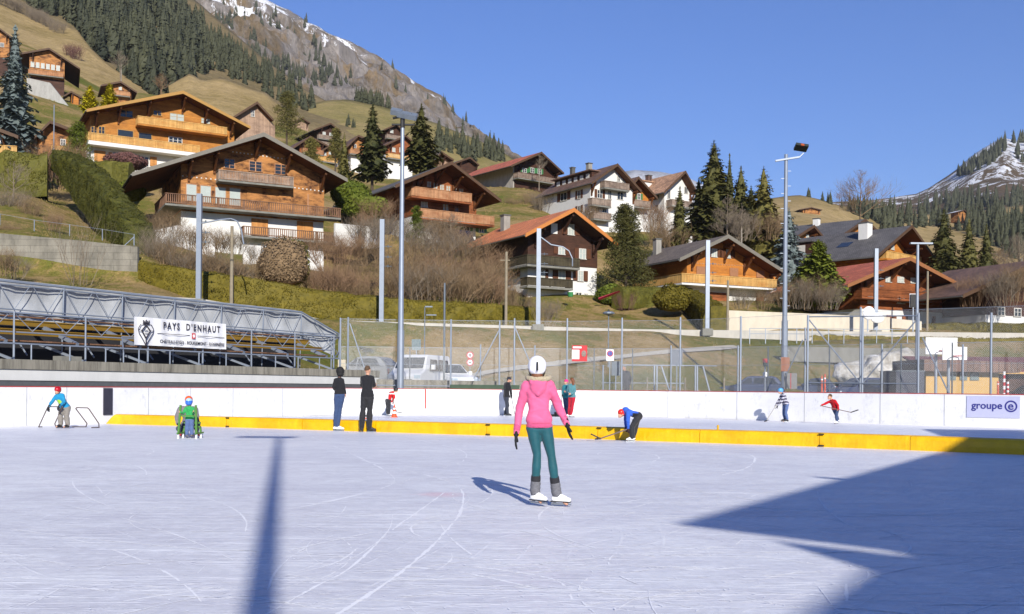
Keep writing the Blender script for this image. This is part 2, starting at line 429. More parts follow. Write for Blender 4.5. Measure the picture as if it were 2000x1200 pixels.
M_RIGHT = slope_mat('snowy_slope', S(112,96,70,0.85), S(142,118,88,0.85), S(120,110,98,0.85), (0.92,0.93,0.97), rockcut=0.40, snowcut=0.65, scale=0.8, streak_rot=-30, snow_z=(190, 900))
def rng(a, b, s): return list(range(a, b+1, s))
# big rocky mountain
o, at_rock = hill('mountain', rng(-900, 100, 25)+rng(106, 1180, 6),
    [(-900,100,700),(300,200,760),(620,330,820),(900,400,900),(1180,470,950)],
    [(-900,-60,1900),(200,-60,1880),(350,-60,1860),(520,0,1800),(560,20,1790),(600,45,1780),(650,68,1760),(700,92,1740),(760,128,1700),(800,150,1680),(830,172,1660),(862,192,1650),(878,210,1650),(890,228,1640),(930,255,1600),(960,278,1590),(990,298,1580),(1080,350,1560),(1180,395,1540)],
    130, M_ROCK, amp=46, fs=0.008, seed=4)
# wooded ridge on the left
o, at_wood = hill('wooded_slope', rng(-1500, 780, 20),
    [(-1500,0,380),(-300,60,380),(0,80,330),(200,170,330),(400,232,345),(600,262,330),(780,300,350)],
    [(-1500,-300,900),(-300,-260,880),(0,-220,860),(150,-150,840),(300,-70,800),(380,0,760),(450,60,720),(520,120,680),(600,178,620),(680,222,560),(780,290,520)],
    26, M_WOODFLOOR, amp=5, fs=0.02, seed=2)
o, at_kleft = hill('meadow_knoll', rng(330, 640, 10), [(330,215,300),(500,262,290),(640,300,300)],
    [(330,168,380),(372,143,390),(395,158,388),(432,151,395),(480,168,395),(520,182,395),(560,215,395),(640,262,395)], 12, M_MEADOW, amp=1.2, fs=0.03, seed=5)
o, at_knoll = hill('grass_hill', rng(470, 1180, 12), [(470,300,300),(700,310,290),(1180,440,300)],
    [(470,262,480),(560,224,500),(600,206,520),(640,197,530),(680,195,540),(730,204,540),(780,218,540),(850,240,540),(920,268,540),(985,300,540),(1050,345,540),(1180,425,540)], 18, M_GREEN, amp=2.5, fs=0.02, seed=9)
o, at_upper = hill('upper_meadow', rng(-900, 330, 14), [(-900,140,290),(0,110,285),(120,160,290),(330,230,300)],
    [(-900,-200,520),(-200,-80,500),(0,-30,490),(40,5,470),(90,35,450),(150,58,430),(175,92,400),(215,130,380),(270,166,370),(330,205,365)], 16, M_MEADOW, amp=2, fs=0.02, seed=11)
# right side
o, at_right = hill('snowy_mountain', rng(1560, 3000, 12),
    [(1560,470,900),(1800,500,850),(2000,520,800),(3000,560,800)],
    [(1560,400,1700),(1700,392,1700),(1790,380,1700),(1812,370,1700),(1832,357,1700),(1865,334,1700),(1900,303,1700),(1930,284,1700),(1958,270,1700),(1985,276,1700),(2010,274,1700),(2100,240,1750),(2400,120,1800),(3000,60,1800)],
    40, M_RIGHT, amp=14, fs=0.006, seed=21)
o, at_mid = hill('brown_hill', rng(1380, 3000, 14),
    [(1380,470,330),(1600,480,330),(1800,520,320),(2000,560,300),(3000,580,300)],
    [(1380,420,560),(1480,392,600),(1530,384,620),(1560,382,620),(1600,390,620),(1640,402,640),(1700,410,700),(1800,420,760),(1900,415,800),(2000,400,800),(3000,330,800)],
    22, M_MEADOW, amp=3, fs=0.015, seed=31)
M_SNOWR = slope_mat('far_snow', S(150,150,150), S(235,238,245), scale=0.3)
hill('far_snow_ridge', rng(1120, 1420, 10), [(1120,420,2600),(1420,420,2600)], [(1120,350,3000),(1200,338,3000),(1240,332,3000),(1290,336,3000),(1340,346,3000),(1420,380,3000)], 6, M_SNOWR, amp=8, fs=0.004)
# ================= vegetation
random.seed(7)
M_TRUNK = plain('bark', S(88,74,60,0.8), 0.9, 0, 0.35, 8)
M_TRUNKL = plain('pale_bark', S(165,155,142,0.8), 0.9, 0, 0.25, 8)
M_SPR = leafy('spruce_needles', S(50,56,28,0.9), S(98,94,48,0.95), 0.8)
M_SPRL = leafy('light_spruce_needles', S(70,72,34,0.95), S(128,118,60,0.95), 0.8)
M_BLUE = leafy('blue_spruce_needles', S(60,72,72,0.9), S(118,130,128,0.9), 1.2)
M_FAR = leafy('far_conifer', S(44,50,38,0.9), S(78,80,58,0.95), 0.05)
M_YEL = leafy('golden_conifer', S(150,140,10,0.9), S(215,200,40,0.9), 1.5)
M_CYP = leafy('green_cypress', S(70,84,18,0.9), S(120,128,44,0.9), 1.2)
M_HEDGE = leafy('clipped_hedge', S(72,68,16,0.9), S(126,112,34,0.9), 2.5)
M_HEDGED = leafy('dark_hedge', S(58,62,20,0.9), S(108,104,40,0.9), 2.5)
M_TWIG = plain('brown_twigs', S(142,118,88,0.85), 0.9, 0, 0.3, 0.9)
M_TWIGR = plain('russet_twigs', S(146,116,88,0.85), 0.9, 0, 0.3, 0.9)
M_TWIGG = plain('grey_twigs', S(138,124,106,0.85), 0.9, 0, 0.3, 0.9)
M_TWIGP = plain('purple_twigs', S(112,76,70,0.85), 0.9, 0, 0.3, 0.9)
def conifer_mb(h, r, whorls=26, nb=8, sub=5, seed=0, droop=0.35, shape=0.85, ragged=0.3, z0=0.04, wide=0.3, core=0.6):
    rd = random.Random(seed); B = MB()
    def leaf(a, b, w, dr):
        a = Vector(a); b = Vector(b); d = b-a
        side = Vector((-d.y, d.x, 0))
        if side.length < 1e-4: side = Vector((1,0,0))
        side = side.normalized()*w; mid = a+d*0.55+Vector((0,0,dr))
        B.add([a, mid+side, b, mid-side], [(0,1,2), (0,2,3)])
    for i in range(whorls):
        f = (i+rd.random()*0.6)/whorls; z = h*(z0+(1-z0)*f)
        L0 = r*(1-f)**shape+0.02*r
        if f < 0.12: L0 *= 0.75+f*2
        for k in range(nb):
            a = 2*math.pi*(k+rd.random()*0.8)/nb+i*0.7
            L = L0*(1+ragged*(rd.random()-0.65)*1.6)
            if rd.random() < ragged*0.12: continue
            dz = -L*droop*(1.15-f*1.2)*(0.6+rd.random()*0.8)
            if f > 0.8: dz = L*0.3
            s0 = Vector((0,0,z)); tip = Vector((math.cos(a)*L, math.sin(a)*L, z+dz)); dd = tip-s0
            leaf(s0, tip, L*wide*0.5, L*0.06)
            for q in range(sub):
                u = 0.3+0.65*(q+rd.random())/sub; p = s0+dd*u
                sa = a+(1 if q % 2 else -1)*(0.7+rd.random()*0.5); l = L*(0.42-0.22*u)*(0.8+rd.random()*0.5)
                e = p+Vector((math.cos(sa)*l, math.sin(sa)*l, -l*(0.15+rd.random()*0.75)))
                leaf(p, e, l*0.42, l*0.08)
    ng = 9; m0 = len(B.v); nz_ = 10      # ragged inner mass so that the crown reads as dense
    for q in range(nz_+1):
        f = q/nz_
        for g in range(ng):
            a = 6.283*g/ng+q*0.35; rr = r*core*(1-f)**shape*rd.uniform(0.75, 1.25)*(0.8 if q == 0 else 1); B.v.append((math.cos(a)*rr, math.sin(a)*rr, h*(z0+(1-z0)*f)*0.985-rr*0.25))
    for q in range(nz_):
        for g in range(ng): a = m0+q*ng+g; b_ = m0+q*ng+(g+1) % ng; B.f += [(a, b_, b_+ng), (a, b_+ng, a+ng)]
    leaf((0,0,h*0.93), (0.02,0,h*1.01), 0.02*h, 0)
    return B
def conifer(name, x, y, d, hpx, wpx, m, label, cat='tree', group=None, seed=0, **kw):
    """x,y: pixel of the base, hpx/wpx: size in photo pixels, d: metres away"""
    p = P(x, y, d); s = d/F; h = hpx*s; r = wpx*s/2*1.22
    e = empty(name, p, random.random()*6, label, cat, group)
    conifer_mb(h, r, seed=seed, **kw).build('crown', m, e)
    tb = MB(); tb.bar((0,0,-3), (0,0,h*0.92), h*0.035+0.12, n=7, w2=0.04); tb.build('trunk', M_TRUNK, e)
    return e
def branches(B, p, d, L, w, depth, rd, spread=0.5, kids=3, up=0.15, segs=2, taper=0.65):
    q = p; dr = d.normalized(); ww = w
    for s in range(segs):
        nd = (dr+Vector((rd.uniform(-1,1), rd.uniform(-1,1), rd.uniform(-.6,1)))*0.14+Vector((0,0,up*0.3))).normalized()
        e = q+nd*(L/segs); B.bar(q, e, ww, n=3, w2=ww*0.8); ww *= 0.8; q = e; dr = nd
        if depth > 0:
            for k in range(kids if s == segs-1 else max(1, kids-1)):
                a = Vector((rd.uniform(-1,1), rd.uniform(-1,1), rd.uniform(-0.4,1))).normalized()
                branches(B, q, (dr*(1-spread)+a*spread+Vector((0,0,up))), L*taper*rd.uniform(0.7,1.15), ww*0.62, depth-1, rd, spread, kids, up, segs, taper)
def shrub_mb(h, r, stems=16, depth=2, w=0.035, seed=0, kids=3, spread=0.5):
    rd = random.Random(seed); B = MB()
    for i in range(stems):
        a = rd.random()*6.28; rr = r*0.45*math.sqrt(rd.random()); o = rd.random()*0.9
        b = Vector((math.cos(a)*rr, math.sin(a)*rr, 0))
        d = Vector((math.cos(a)*o*r/h, math.sin(a)*o*r/h, 1))
        branches(B, b, d, h*0.48*rd.uniform(0.8,1.1), w, depth, rd, spread, kids, 0.2)
    return B
def bare_tree_mb(h, r, seed=0, depth=4, w=0.25, kids=3, stems=1, first=0.28):
    rd = random.Random(seed); B = MB()
    for i in range(stems):
        b = Vector((rd.uniform(-.3,.3)*(stems > 1), rd.uniform(-.3,.3)*(stems > 1), 0))
        t = b+Vector((rd.uniform(-.08,.08)*h, rd.uniform(-.08,.08)*h, h*0.9)) if stems > 1 else Vector((0,0,h*0.92))
        n = 12; prev = b
        B.bar(b-Vector((0,0,2)), b, w, n=6)
        for k in range(n):
            q = b+(t-b)*((k+1)/n)+Vector((rd.uniform(-.02,.02)*h, rd.uniform(-.02,.02)*h, 0))*0.5
            B.bar(prev, q, w*(1-k/n)+0.02, n=5, w2=w*(1-(k+1)/n)+0.02); prev = q
            f = (k+1)/n
            if f > first:
                for z in range(3):
                    a = rd.random()*6.28; L = r*(1.05-f)*1.1*rd.uniform(0.6,1.1)
                    branches(B, q, Vector((math.cos(a), math.sin(a), 0.5)), L*0.62, w*(1-f)*0.35+0.03, depth-2, rd, 0.45, kids, 0.12)
    return B
def bare(name, B, p, m, label, cat, group=None, rz=0, sc=1):
    o = B.build(name, m); o.location = p; o.rotation_euler = (0,0,rz); o.scale = (sc,)*3
    return tag(o, label, cat, group)
def hedge(name, pts, w, m, label, h=None, dens=75, leaf=0.11, cat='hedge', step=0.8, rnd=0.12):
    """pts: list of (X,Y,z0,z1) along the hedge centre"""
    P3 = []
    for a, b in zip(pts, pts[1:]):
        n = max(2, int((Vector(a[:2])-Vector(b[:2])).length/step))
        for i in range(n): P3.append([a[k]+(b[k]-a[k])*i/n for k in range(4)])
    P3.append(list(pts[-1])); B = MB(); rd = random.Random(len(P3))
    prof = [(-.5,0),(-.53,.25),(-.53,.55),(-.5,.85),(-.40,.98),(0,1.02),(.40,.98),(.5,.85),(.53,.5),(.5,0)]
    n = len(prof); quads = []
    for i, p in enumerate(P3):
        q = P3[min(i+1, len(P3)-1)]; o = P3[max(i-1, 0)]
        tdir = Vector((q[0]-o[0], q[1]-o[1], 0)).normalized(); nr = Vector((-tdir.y, tdir.x, 0))
        for a, z in prof:
            v = Vector((p[0], p[1], p[2]))+nr*a*w+Vector((0,0,(p[3]-p[2])*z))
            k = noise.noise(v*0.9)*rnd*1.6+noise.noise(v*3)*rnd*0.6; v = v+nr*k*(1 if a > 0 else -1)+Vector((0,0,k*z)); B.v.append(tuple(v))
    for i in range(len(P3)-1):
        for j in range(n-1):
            f = (i*n+j, (i+1)*n+j, (i+1)*n+j+1, i*n+j+1); B.f.append(f); quads.append(f)
    B.f.append(tuple(range(n))); m0 = (len(P3)-1)*n; B.f.append(tuple(range(m0+n-1, m0-1, -1)))
    for f in quads:
        a, b_, c, d = [Vector(B.v[i]) for i in f]; nr = (b_-a).cross(d-a); ar = nr.length
        if ar < 1e-6: continue
        nr.normalize(); cnt = ar*dens; cnt = int(cnt)+(rd.random() < cnt-int(cnt))
        for _ in range(cnt):
            u, v = rd.random(), rd.random(); p = a+(b_-a)*u+(d-a)*v+nr*0.02
            e1 = Vector((rd.uniform(-1,1), rd.uniform(-1,1), rd.uniform(-1,1))).normalized()*leaf
            e2 = nr.cross(e1).normalized()*leaf*0.7+nr*leaf*rd.uniform(-.6,.6)
            B.add([p-e1*0.5, p+e2*0.5+nr*0.05, p+e1*0.5, p-e2*0.5+nr*0.03], [(0,1,2,3)])
    return tag(B.build(name, m), label, cat)
def bush_ball(name, p, rx, ry, rz, m, label, n=2600, leaf=0.16, seed=0, cat='bush', up=0.8, lump=0.18):
    rd = random.Random(seed); B = MB(); B.ball((0,0,rz*up), rx*0.86, ry*0.86, rz*0.9, nu=20, nv=12)
    for i, v in enumerate(B.v):
        q = Vector(v); k = 1+noise.noise(q*0.9+Vector((seed,0,0)))*lump; B.v[i] = (q.x*k, q.y*k, q.z*k)
    for _ in range(n):
        a = rd.random()*6.283; z = rd.uniform(-0.8, 1); s = math.sqrt(max(0, 1-z*z))
        d = Vector((math.cos(a)*s, math.sin(a)*s, z)); q = Vector((d.x*rx*0.86, d.y*ry*0.86, rz*up+d.z*rz*0.9))
        k = 1+noise.noise(q*0.9+Vector((seed,0,0)))*lump+rd.uniform(-.03,.12); q = Vector((q.x*k, q.y*k, q.z*k))
        e1 = Vector((rd.uniform(-1,1), rd.uniform(-1,1), rd.uniform(-1,1))).normalized()*leaf; e2 = d.cross(e1)*0.7+d*leaf*rd.uniform(-.4,.6)
        B.add([q-e1, q+e2, q+e1, q-e2], [(0,1,2,3)])
    return tag(B.build(name, m, loc=p), label, cat)
def foliage_tree(name, x, y, d, hpx, wpx, m, label, n=5000, leaf=0.22, seed=0, stem=0.25, group=None, lumps=16, tm=None):
    """evergreen with an irregular, lumpy crown (pine / broad evergreen)"""
    s = d/F; h = hpx*s; r = wpx*s/2*1.12; e = empty(name, P(x, y, d), 0, label, 'tree', group); rd = random.Random(seed); B = MB(); T = MB()
    T.bar((0,0,-3), (0,0,h*0.9), h*0.04+0.1, n=7, w2=0.05)
    for k in range(lumps):
        f = stem+(1-stem)*(k+0.5)/lumps; a = k*2.4+rd.random(); rr = r*(1-f*0.75)*rd.uniform(0.25,0.75)
        c = Vector((math.cos(a)*rr, math.sin(a)*rr, h*f*0.95)); br = r*(0.52-0.28*f)*rd.uniform(0.8,1.25)
        T.bar((0,0,h*f*0.8), c, 0.12, n=4, w2=0.04)
        for _ in range(n//lumps):
            dv = Vector((rd.gauss(0,1), rd.gauss(0,1), rd.gauss(0,1))).normalized()*(rd.random()**0.45)
            q = c+Vector((dv.x*br*1.25, dv.y*br*1.25, dv.z*br*0.75))
            e1 = Vector((rd.uniform(-1,1), rd.uniform(-1,1), rd.uniform(-.5,1))).normalized()*leaf*rd.uniform(.6,1.3)
            e2 = Vector((rd.uniform(-1,1), rd.uniform(-1,1), rd.uniform(-1,1))).normalized()*leaf*0.4
            B.add([q-e1, q+e2, q+e1], [(0,1,2)])
    B.build('crown', m, e); T.build('trunk', tm or M_TRUNK, e); return e

# ---- hedge along the railway: pixel x, base y, top y, depth
def hp(l): 
    r = []
    for x, yb, yt, d in l:
        a = P(x, yb, d); b_ = P(x, yt, d); r.append((a.x, a.y, a.z-0.6, b_.z))
    return r
hedge('hedge', hp([(284,546,512,80),(330,570,522,79),(388,580,532,79),(450,592,540,79),(520,600,551,79.5),(580,608,562,80),(640,620,572,80.5),(720,632,581,81),(800,634,586,82),(900,637,592,84),(1000,641,599,86),(1036,644,602,87)]), 1.5, M_HEDGE, 'long clipped olive green hedge running beside the railway line')
hedge('hedge', hp([(120,318,296,112),(160,372,312,107),(200,425,345,101),(235,470,388,95),(262,495,428,90),(272,500,448,87)]), 2.4, M_HEDGED, 'broad clipped hedge descending the garden slope above the retaining wall', dens=60, leaf=0.14, rnd=0.28)
hedge('hedge', hp([(-60,380,306,108),(40,382,304,108),(93,378,309,109)]), 3.5, M_HEDGED, 'tall dark boxy hedge at the left edge of the garden', dens=60, leaf=0.14, rnd=0.3)
hedge('hedge', hp([(186,368,318,122),(225,374,318,122),(257,376,322,122)]), 2.0, M_HEDGED, 'square olive hedge between the two big timber chalets', dens=60, leaf=0.12, rnd=0.2)
hedge('hedge', hp([(1206,592,562,104),(1290,594,563,108),(1345,596,564,110)]), 1.6, M_HEDGED, 'low dark green hedge behind the round bush beside the orange chalet')
hedge('hedge', hp([(1345,600,568,106),(1372,620,580,101),(1398,645,600,96)]), 2.2, M_HEDGE, 'short clipped hedge stepping down the bank to the cream wall')
hedge('hedge', hp([(1805,652,632,108),(1900,652,632,108),(2100,654,634,108)]), 1.4, M_HEDGE, 'straight low green hedge in front of the dark house at the right')
hedge('hedge', hp([(1420,672,652,91),(1600,674,654,94),(1800,682,660,96),(2080,684,662,99)]), 1.2, M_HEDGE, 'long low hedge on the bank below the cream wall', dens=30)
bush_ball('bush', P(1313,607,101), 2.0, 1.8, 1.35, M_HEDGE, 'round clipped green bush on the bank beside the orange chalet')
bush_ball('bush', P(1190,595,106), 1.5, 1.5, 1.1, M_CYP, 'small bright green bush at the foot of the white based chalet', seed=3)
bush_ball('bush', P(255,392,112), 1.6, 1.4, 1.1, M_CYP, 'small round green bush left of the big weathered chalet', seed=4)
for i, (x, y, d, r, h, l) in enumerate([(685,405,116,2.4,3.2,'rounded green shrub against the dark roofed chalet'),(715,430,114,2.6,3.0,'loose green shrub in front of the dark roofed chalet'),(245,330,125,2.6,1.9,'dark purple brown ball bush under the golden chalet')]):
    bush_ball('bush', P(x, y, d), r, r, h/2, M_CYP if i < 2 else M_TWIGP, l, n=2000, seed=20+i)
bush_ball('bush', P(553,556,86), 2.3, 2.0, 2.1, M_TWIG, 'large clipped dome bush with brown leaves above the long hedge', n=4500, leaf=0.11, seed=8)
hb = bush_ball('bush', P(562,557,86.8), 2.15, 1.6, 2.1, M_HEDGED, 'green shaded side of the clipped dome bush above the long hedge', n=2500, leaf=0.11, seed=8)  # second, greener ball set just behind the brown dome
for x, y, d, l in ((1222,606,99,'low bare purple shrub on the bank left of the round bush'),):
    bare('shrub', shrub_mb(1.9,1.8,26,2,0.03,5), P(x,y,d), M_TWIGP, l, 'shrub')
# ---- brown thicket below the chalets
sv = [shrub_mb(3.8,2.7,30,2,0.05,s,4,0.6) for s in (1,2,3,4)]
sm = [[B.build('bare_shrub', m) for m in (M_TWIG, M_TWIGR, M_TWIGG)] for B in sv]
for a in sm:
    for o in a: COL.objects.unlink(o)
thick = [(292,470,92,0,.85),(318,500,88,2,1),(345,540,84,0,1.1),(300,520,85,2,1.0),(372,556,84,2,1.15),(402,560,84,0,1.1),(430,562,84,0,1.15),(448,566,85,2,1.0),(500,560,88,0,1),(330,455,96,0,.8),(372,490,94,0,.9),(415,500,94,0,1.0),(450,500,95,2,.9),
 (505,520,94,2,.8),(614,578,90,0,1.0),(640,580,88,1,1.1),(658,586,86,1,1.1),(690,590,87,1,1.05),(650,530,96,1,1.2),(680,510,98,1,1.0),(712,560,92,0,1.0),(716,480,105,2,1.1),(700,600,86,0,.8),(625,500,98,1,.9),
 (760,470,108,2,1.1),(740,440,112,1,1.1),(785,560,92,0,1.3),(770,590,90,0,1.2),(800,600,88,0,1.35),(835,604,88,2,1.45),(870,606,88,0,1.5),(905,606,90,0,1.4),(940,604,92,1,1.35),(965,600,94,0,1.1),(820,540,97,0,1.4),(860,530,98,2,1.5),(900,530,99,0,1.4),(940,540,99,1,1.2),(812,490,106,2,1.2),(855,480,108,0,1.2),(890,490,106,0,1.0),(985,600,92,0,.7),
 (730,520,98,0,1.1),(960,560,98,0,1.0),(880,570,93,1,1.4),(920,575,93,0,1.3),(1018,628,88,0,.75),(1060,640,87,2,.75),
 (1040,415,165,0,1.1),(1065,420,160,2,1.1),(1000,415,165,0,.8),(1150,440,150,0,.9),(1275,450,140,1,1.2),(1290,480,135,0,1.1),(1310,500,128,0,1.2),(1450,470,125,2,1.1),(1500,470,125,0,1.0),
 (1450,604,100,2,.6),(1490,606,100,0,.6),(1530,600,102,0,.7),(1560,604,102,2,.9),(1590,606,102,0,1.0),(1620,606,101,2,.8),(1900,600,106,1,1.0),(1960,600,104,2,1.1),(1985,590,104,0,1.2),
 (98,355,118,1,1.2),(120,350,118,1,1.3),(112,370,112,1,1.2),(24,420,98,2,.8),(60,430,95,0,.6),(105,450,88,1,.45),(12,470,84,0,.5),(5,540,72,0,.6),(28,545,73,2,.55),(330,395,120,0,.8)]
descr = {0:'brown',1:'russet',2:'grey brown'}
for i, (x, y, d, k, sc) in enumerate(thick):
    o = sm[i % 4][k].copy(); COL.objects.link(o); p = P(x, y, d); o.location = p; o.scale = (sc*1.05, sc*1.05, sc*(0.78 if 280 < x < 1000 and y > 430 else 1)); o.rotation_euler = (0,0,i*1.3)
    if 600 < x < 1000 and y > 430: tag(o, 'leafless %s shrub in the thicket below the dark roofed chalet' % descr[k], 'shrub', '%s shrubs in the thicket right of the dome bush' % descr[k])
    elif 280 < x < 520 and y > 430: tag(o, 'leafless %s shrub in the thicket below the weathered chalet' % descr[k], 'shrub', '%s shrubs in the thicket left of the dome bush' % descr[k])
    else:
        w_ = 'on the meadow slope behind the white houses' if d > 120 and x > 900 else ('on the left garden slope' if x < 340 else ('on the bank by the railway' if x < 1200 else 'above the cream wall at the right'))
        tag(o, 'leafless %s shrub %s' % (descr[k], w_), 'shrub', '%s shrubs %s' % (descr[k], w_))
bare('bare_tree', shrub_mb(5.2,2.2,9,2,0.05,31,3,0.35), P(160,558,73), M_TWIGG, 'bare multi stemmed shrub in front of the grey retaining wall', 'shrub')
bare('bare_tree', bare_tree_mb(4.5,3.5,12,4,0.16,3,1,0.25), P(26,400,100), M_TWIGG, 'small bare fruit tree with pale branches before the dark boxy hedge', 'tree')
# ---- named conifers near the village
conifer('blue_spruce', 28, 300, 118, 250, 84, M_BLUE, 'tall blue grey spruce at the left edge of the village', seed=1, whorls=34, nb=10, sub=6, droop=0.25, ragged=0.45)
conifer('spruce_tree', 727, 345, 142, 142, 66, M_SPR, 'tall dark spruce left of the floodlight mast', seed=2, whorls=32, nb=9, sub=6, ragged=0.5)
conifer('spruce_tree', 822, 330, 142, 128, 70, M_SPR, 'dark spruce just right of the floodlight head', seed=3, whorls=32, nb=9, sub=6, ragged=0.5)
conifer('spruce_tree', 672, 350, 142, 92, 30, M_SPRL, 'slim spruce beside the apex of the weathered chalet roof', seed=4, whorls=24, nb=8, sub=4)
conifer('spruce_tree', 1393, 458, 130, 184, 92, M_SPR, 'tallest dark spruce right of the white houses', seed=5, whorls=36, nb=10, sub=6, ragged=0.45)
conifer('spruce_tree', 1424, 440, 145, 140, 34, M_SPR, 'slender spruce directly behind the tallest spruce', seed=6, whorls=24, ragged=0.5)
conifer('spruce_tree', 1446, 460, 135, 136, 66, M_SPR, 'medium spruce to the right of the tallest spruce', seed=7, whorls=28, ragged=0.5)
conifer('spruce_tree', 1490, 500, 128, 176, 84, M_SPRL, 'thin topped light green spruce left of the tall lamp mast', seed=8, whorls=34, nb=8, sub=5, ragged=0.7)
conifer('spruce_tree', 1364, 458, 134, 112, 56, M_SPR, 'lower dark spruce at the left foot of the tallest spruce', seed=51, whorls=26, ragged=0.5)
conifer('spruce_tree', 1466, 490, 140, 128, 70, M_SPR, 'dark spruce filling the gap before the thin topped light green spruce', seed=52, whorls=26, ragged=0.5)
conifer('spruce_tree', 1510, 510, 138, 108, 60, M_SPR, 'dark spruce behind the thin topped light green spruce', seed=53, whorls=26, ragged=0.5)
conifer('spruce_tree', 1327, 480, 128, 116, 46, M_SPR, 'narrow dark spruce in front of the second white house', seed=9, whorls=28, ragged=0.35)
conifer('blue_spruce', 1540, 555, 118, 150, 76, M_BLUE, 'blue grey spruce behind the tall lamp mast', seed=10, whorls=28, ragged=0.45)
conifer('cypress_tree', 1597, 600, 105, 132, 96, M_CYP, 'yellowish green conical evergreen in front of the dark slate roof', seed=11, whorls=36, nb=12, sub=7, droop=-0.2, ragged=0.4, shape=0.7)
conifer('spruce_tree', 1842, 560, 135, 152, 72, M_SPR, 'dark spruce right of the slate roofed chalet, nearest of three', seed=12, whorls=30, ragged=0.4)
conifer('spruce_tree', 1892, 560, 140, 132, 60, M_SPR, 'dark spruce at the right, middle one of three', seed=13, whorls=28, ragged=0.4)
conifer('spruce_tree', 1926, 560, 145, 122, 50, M_SPR, 'slim dark spruce at the right, last of three', seed=14, whorls=28, ragged=0.4)
for i, (x, y, h, wd) in enumerate([(175,225,58,32),(214,222,60,32)]):
    conifer('golden_conifer', x, y, 140, h, wd, M_YEL, ['golden yellow conifer at the roof tip of the golden chalet, left one of two','golden yellow conifer at the roof tip of the golden chalet, right one of two'][i], seed=30+i, whorls=24, nb=12, sub=6, droop=-0.3, shape=0.6, ragged=0.35)
foliage_tree('pine_tree', 1222, 575, 108, 178, 104, M_SPR, 'broad lumpy pine between the red roofed chalet and the orange chalet', n=11000, leaf=0.25, seed=3, stem=0.12, lumps=26)
foliage_tree('evergreen_tree', 150, 325, 124, 86, 62, M_CYP, 'dark mixed evergreen tree with pale trunk left of the golden chalet', n=5000, leaf=0.2, seed=5, stem=0.15, tm=M_TRUNKL)
foliage_tree('pine_tree', 608, 345, 150, 75, 46, M_SPRL, 'olive pine behind the roof of the weathered chalet', n=3000, leaf=0.3, seed=6, stem=0.1)
foliage_tree('pine_tree', 655, 320, 175, 70, 40, M_SPRL, 'small olive pine among the upper chalets', n=2400, leaf=0.3, seed=16, stem=0.1)
foliage_tree('evergreen_tree', 668, 420, 116, 50, 44, M_CYP, 'bushy green evergreen between the weathered and dark roofed chalets', n=3000, leaf=0.2, seed=7, stem=0.05)
foliage_tree('evergreen_tree', 812, 490, 106, 90, 40, M_CYP, 'olive evergreen under the dark roofed chalet balcony', n=3000, leaf=0.2, seed=9, stem=0.05)
foliage_tree('pine_tree', 560, 270, 190, 92, 70, M_SPRL, 'loose pine behind the grey barn', n=4200, leaf=0.3, seed=10, stem=0.1)
# larch and bare trees
for x, y, d, h, wd, m, l, s, st in ((1680,440,190,114,112,M_TWIG,'tall bare brown larch on the skyline behind the slate roofs',3,1),(1420,500,124,128,84,M_TWIGG,'bare grey tree in front of the dark spruces',4,1),(1448,500,122,110,60,M_TWIGG,'second bare grey tree in front of the dark spruces, right of the first',5,1),(1053,352,195,55,48,M_TWIGG,'bare round tree before the red roofed barn',6,1),(237,155,300,62,44,M_TWIGG,'bare pale birch at the forest edge',7,2),(315,190,280,52,40,M_TWIGR,'reddish bare tree below the dark forest',8,2),(505,270,200,80,40,M_TWIGR,'russet bare tree beside the grey barn',9,2),(1640,400,400,24,34,M_TWIGR,'small russet tree on the brown hill',10,1),(880,470,106,60,56,M_TWIGG,'bare tree under the lower balcony of the dark roofed chalet',12,1),(1945,540,150,60,70,M_TWIG,'bare tree among the spruces at the right edge',13,2),(1995,565,120,120,110,M_TWIGG,'large bare tree above the dark roof at the right edge',14,2),(700,470,108,62,60,M_TWIGR,'reddish bare tree below the dark slate roof',15,2)):
    s_ = d/F; e = empty('bare_tree', P(x,y,d), 0, l, 'tree')
    wd *= 1.0; B = bare_tree_mb(h*s_, wd*s_/2*1.45, s, 4, 0.02*h*s_+0.08, 5 if x in (1680,1420,1448) else 3, st, 0.12 if x == 1680 else 0.28); B.build('branches', m, e)
    T = MB(); T.bar((0,0,-2), (0,0,h*s_*0.5), 0.035*h*s_, n=7, w2=0.02*h*s_); T.build('trunk', M_TRUNKL if m is M_TWIGG else M_TRUNK, e)
# ---- forests: individual conifers on the far slopes (largest 300) and the rest as one mass
def pip(x, y, poly):
    c = False; j = len(poly)-1
    for i in range(len(poly)):
        xi, yi = poly[i]; xj, yj = poly[j]
        if (yi > y) != (yj > y) and x < (xj-xi)*(y-yi)/(yj-yi)+xi: c = not c
        j = i
    return c
def scatter(poly, n, rd):
    xs = [p[0] for p in poly]; ys = [p[1] for p in poly]; out = []
    while len(out) < n:
        x = rd.uniform(min(xs), max(xs)); y = rd.uniform(min(ys), max(ys))
        if pip(x, y, poly): out.append((x, y))
    return out
rd = random.Random(5)
FT = []   # x, y, at, height m, label, group, mat
W1 = [(20,-30),(60,20),(150,62),(175,95),(215,135),(270,175),(300,190),(345,180),(380,160),(400,155),(430,150),(480,168),(520,182),(530,170),(460,105),(390,50),(330,0),(300,-30)]
W1n = [(150,60),(180,100),(215,140),(270,180),(385,175),(385,60),(300,-10),(140,-20)]
for x, y in scatter(W1, 620, rd): FT.append((x, y, at_wood, rd.uniform(9,19)*(0.75 if x > 400 else 1), 'dark spruce in the dense wood on the left slope', 'spruces of the dense left wood'))
for x, y in scatter([(400,60),(450,95),(520,145),(590,190),(620,216),(560,214),(500,170),(430,150),(385,140)], 100, rd): FT.append((x, y, at_wood, rd.uniform(8,13), 'dark spruce in the dense wood on the left slope', 'spruces of the dense left wood'))
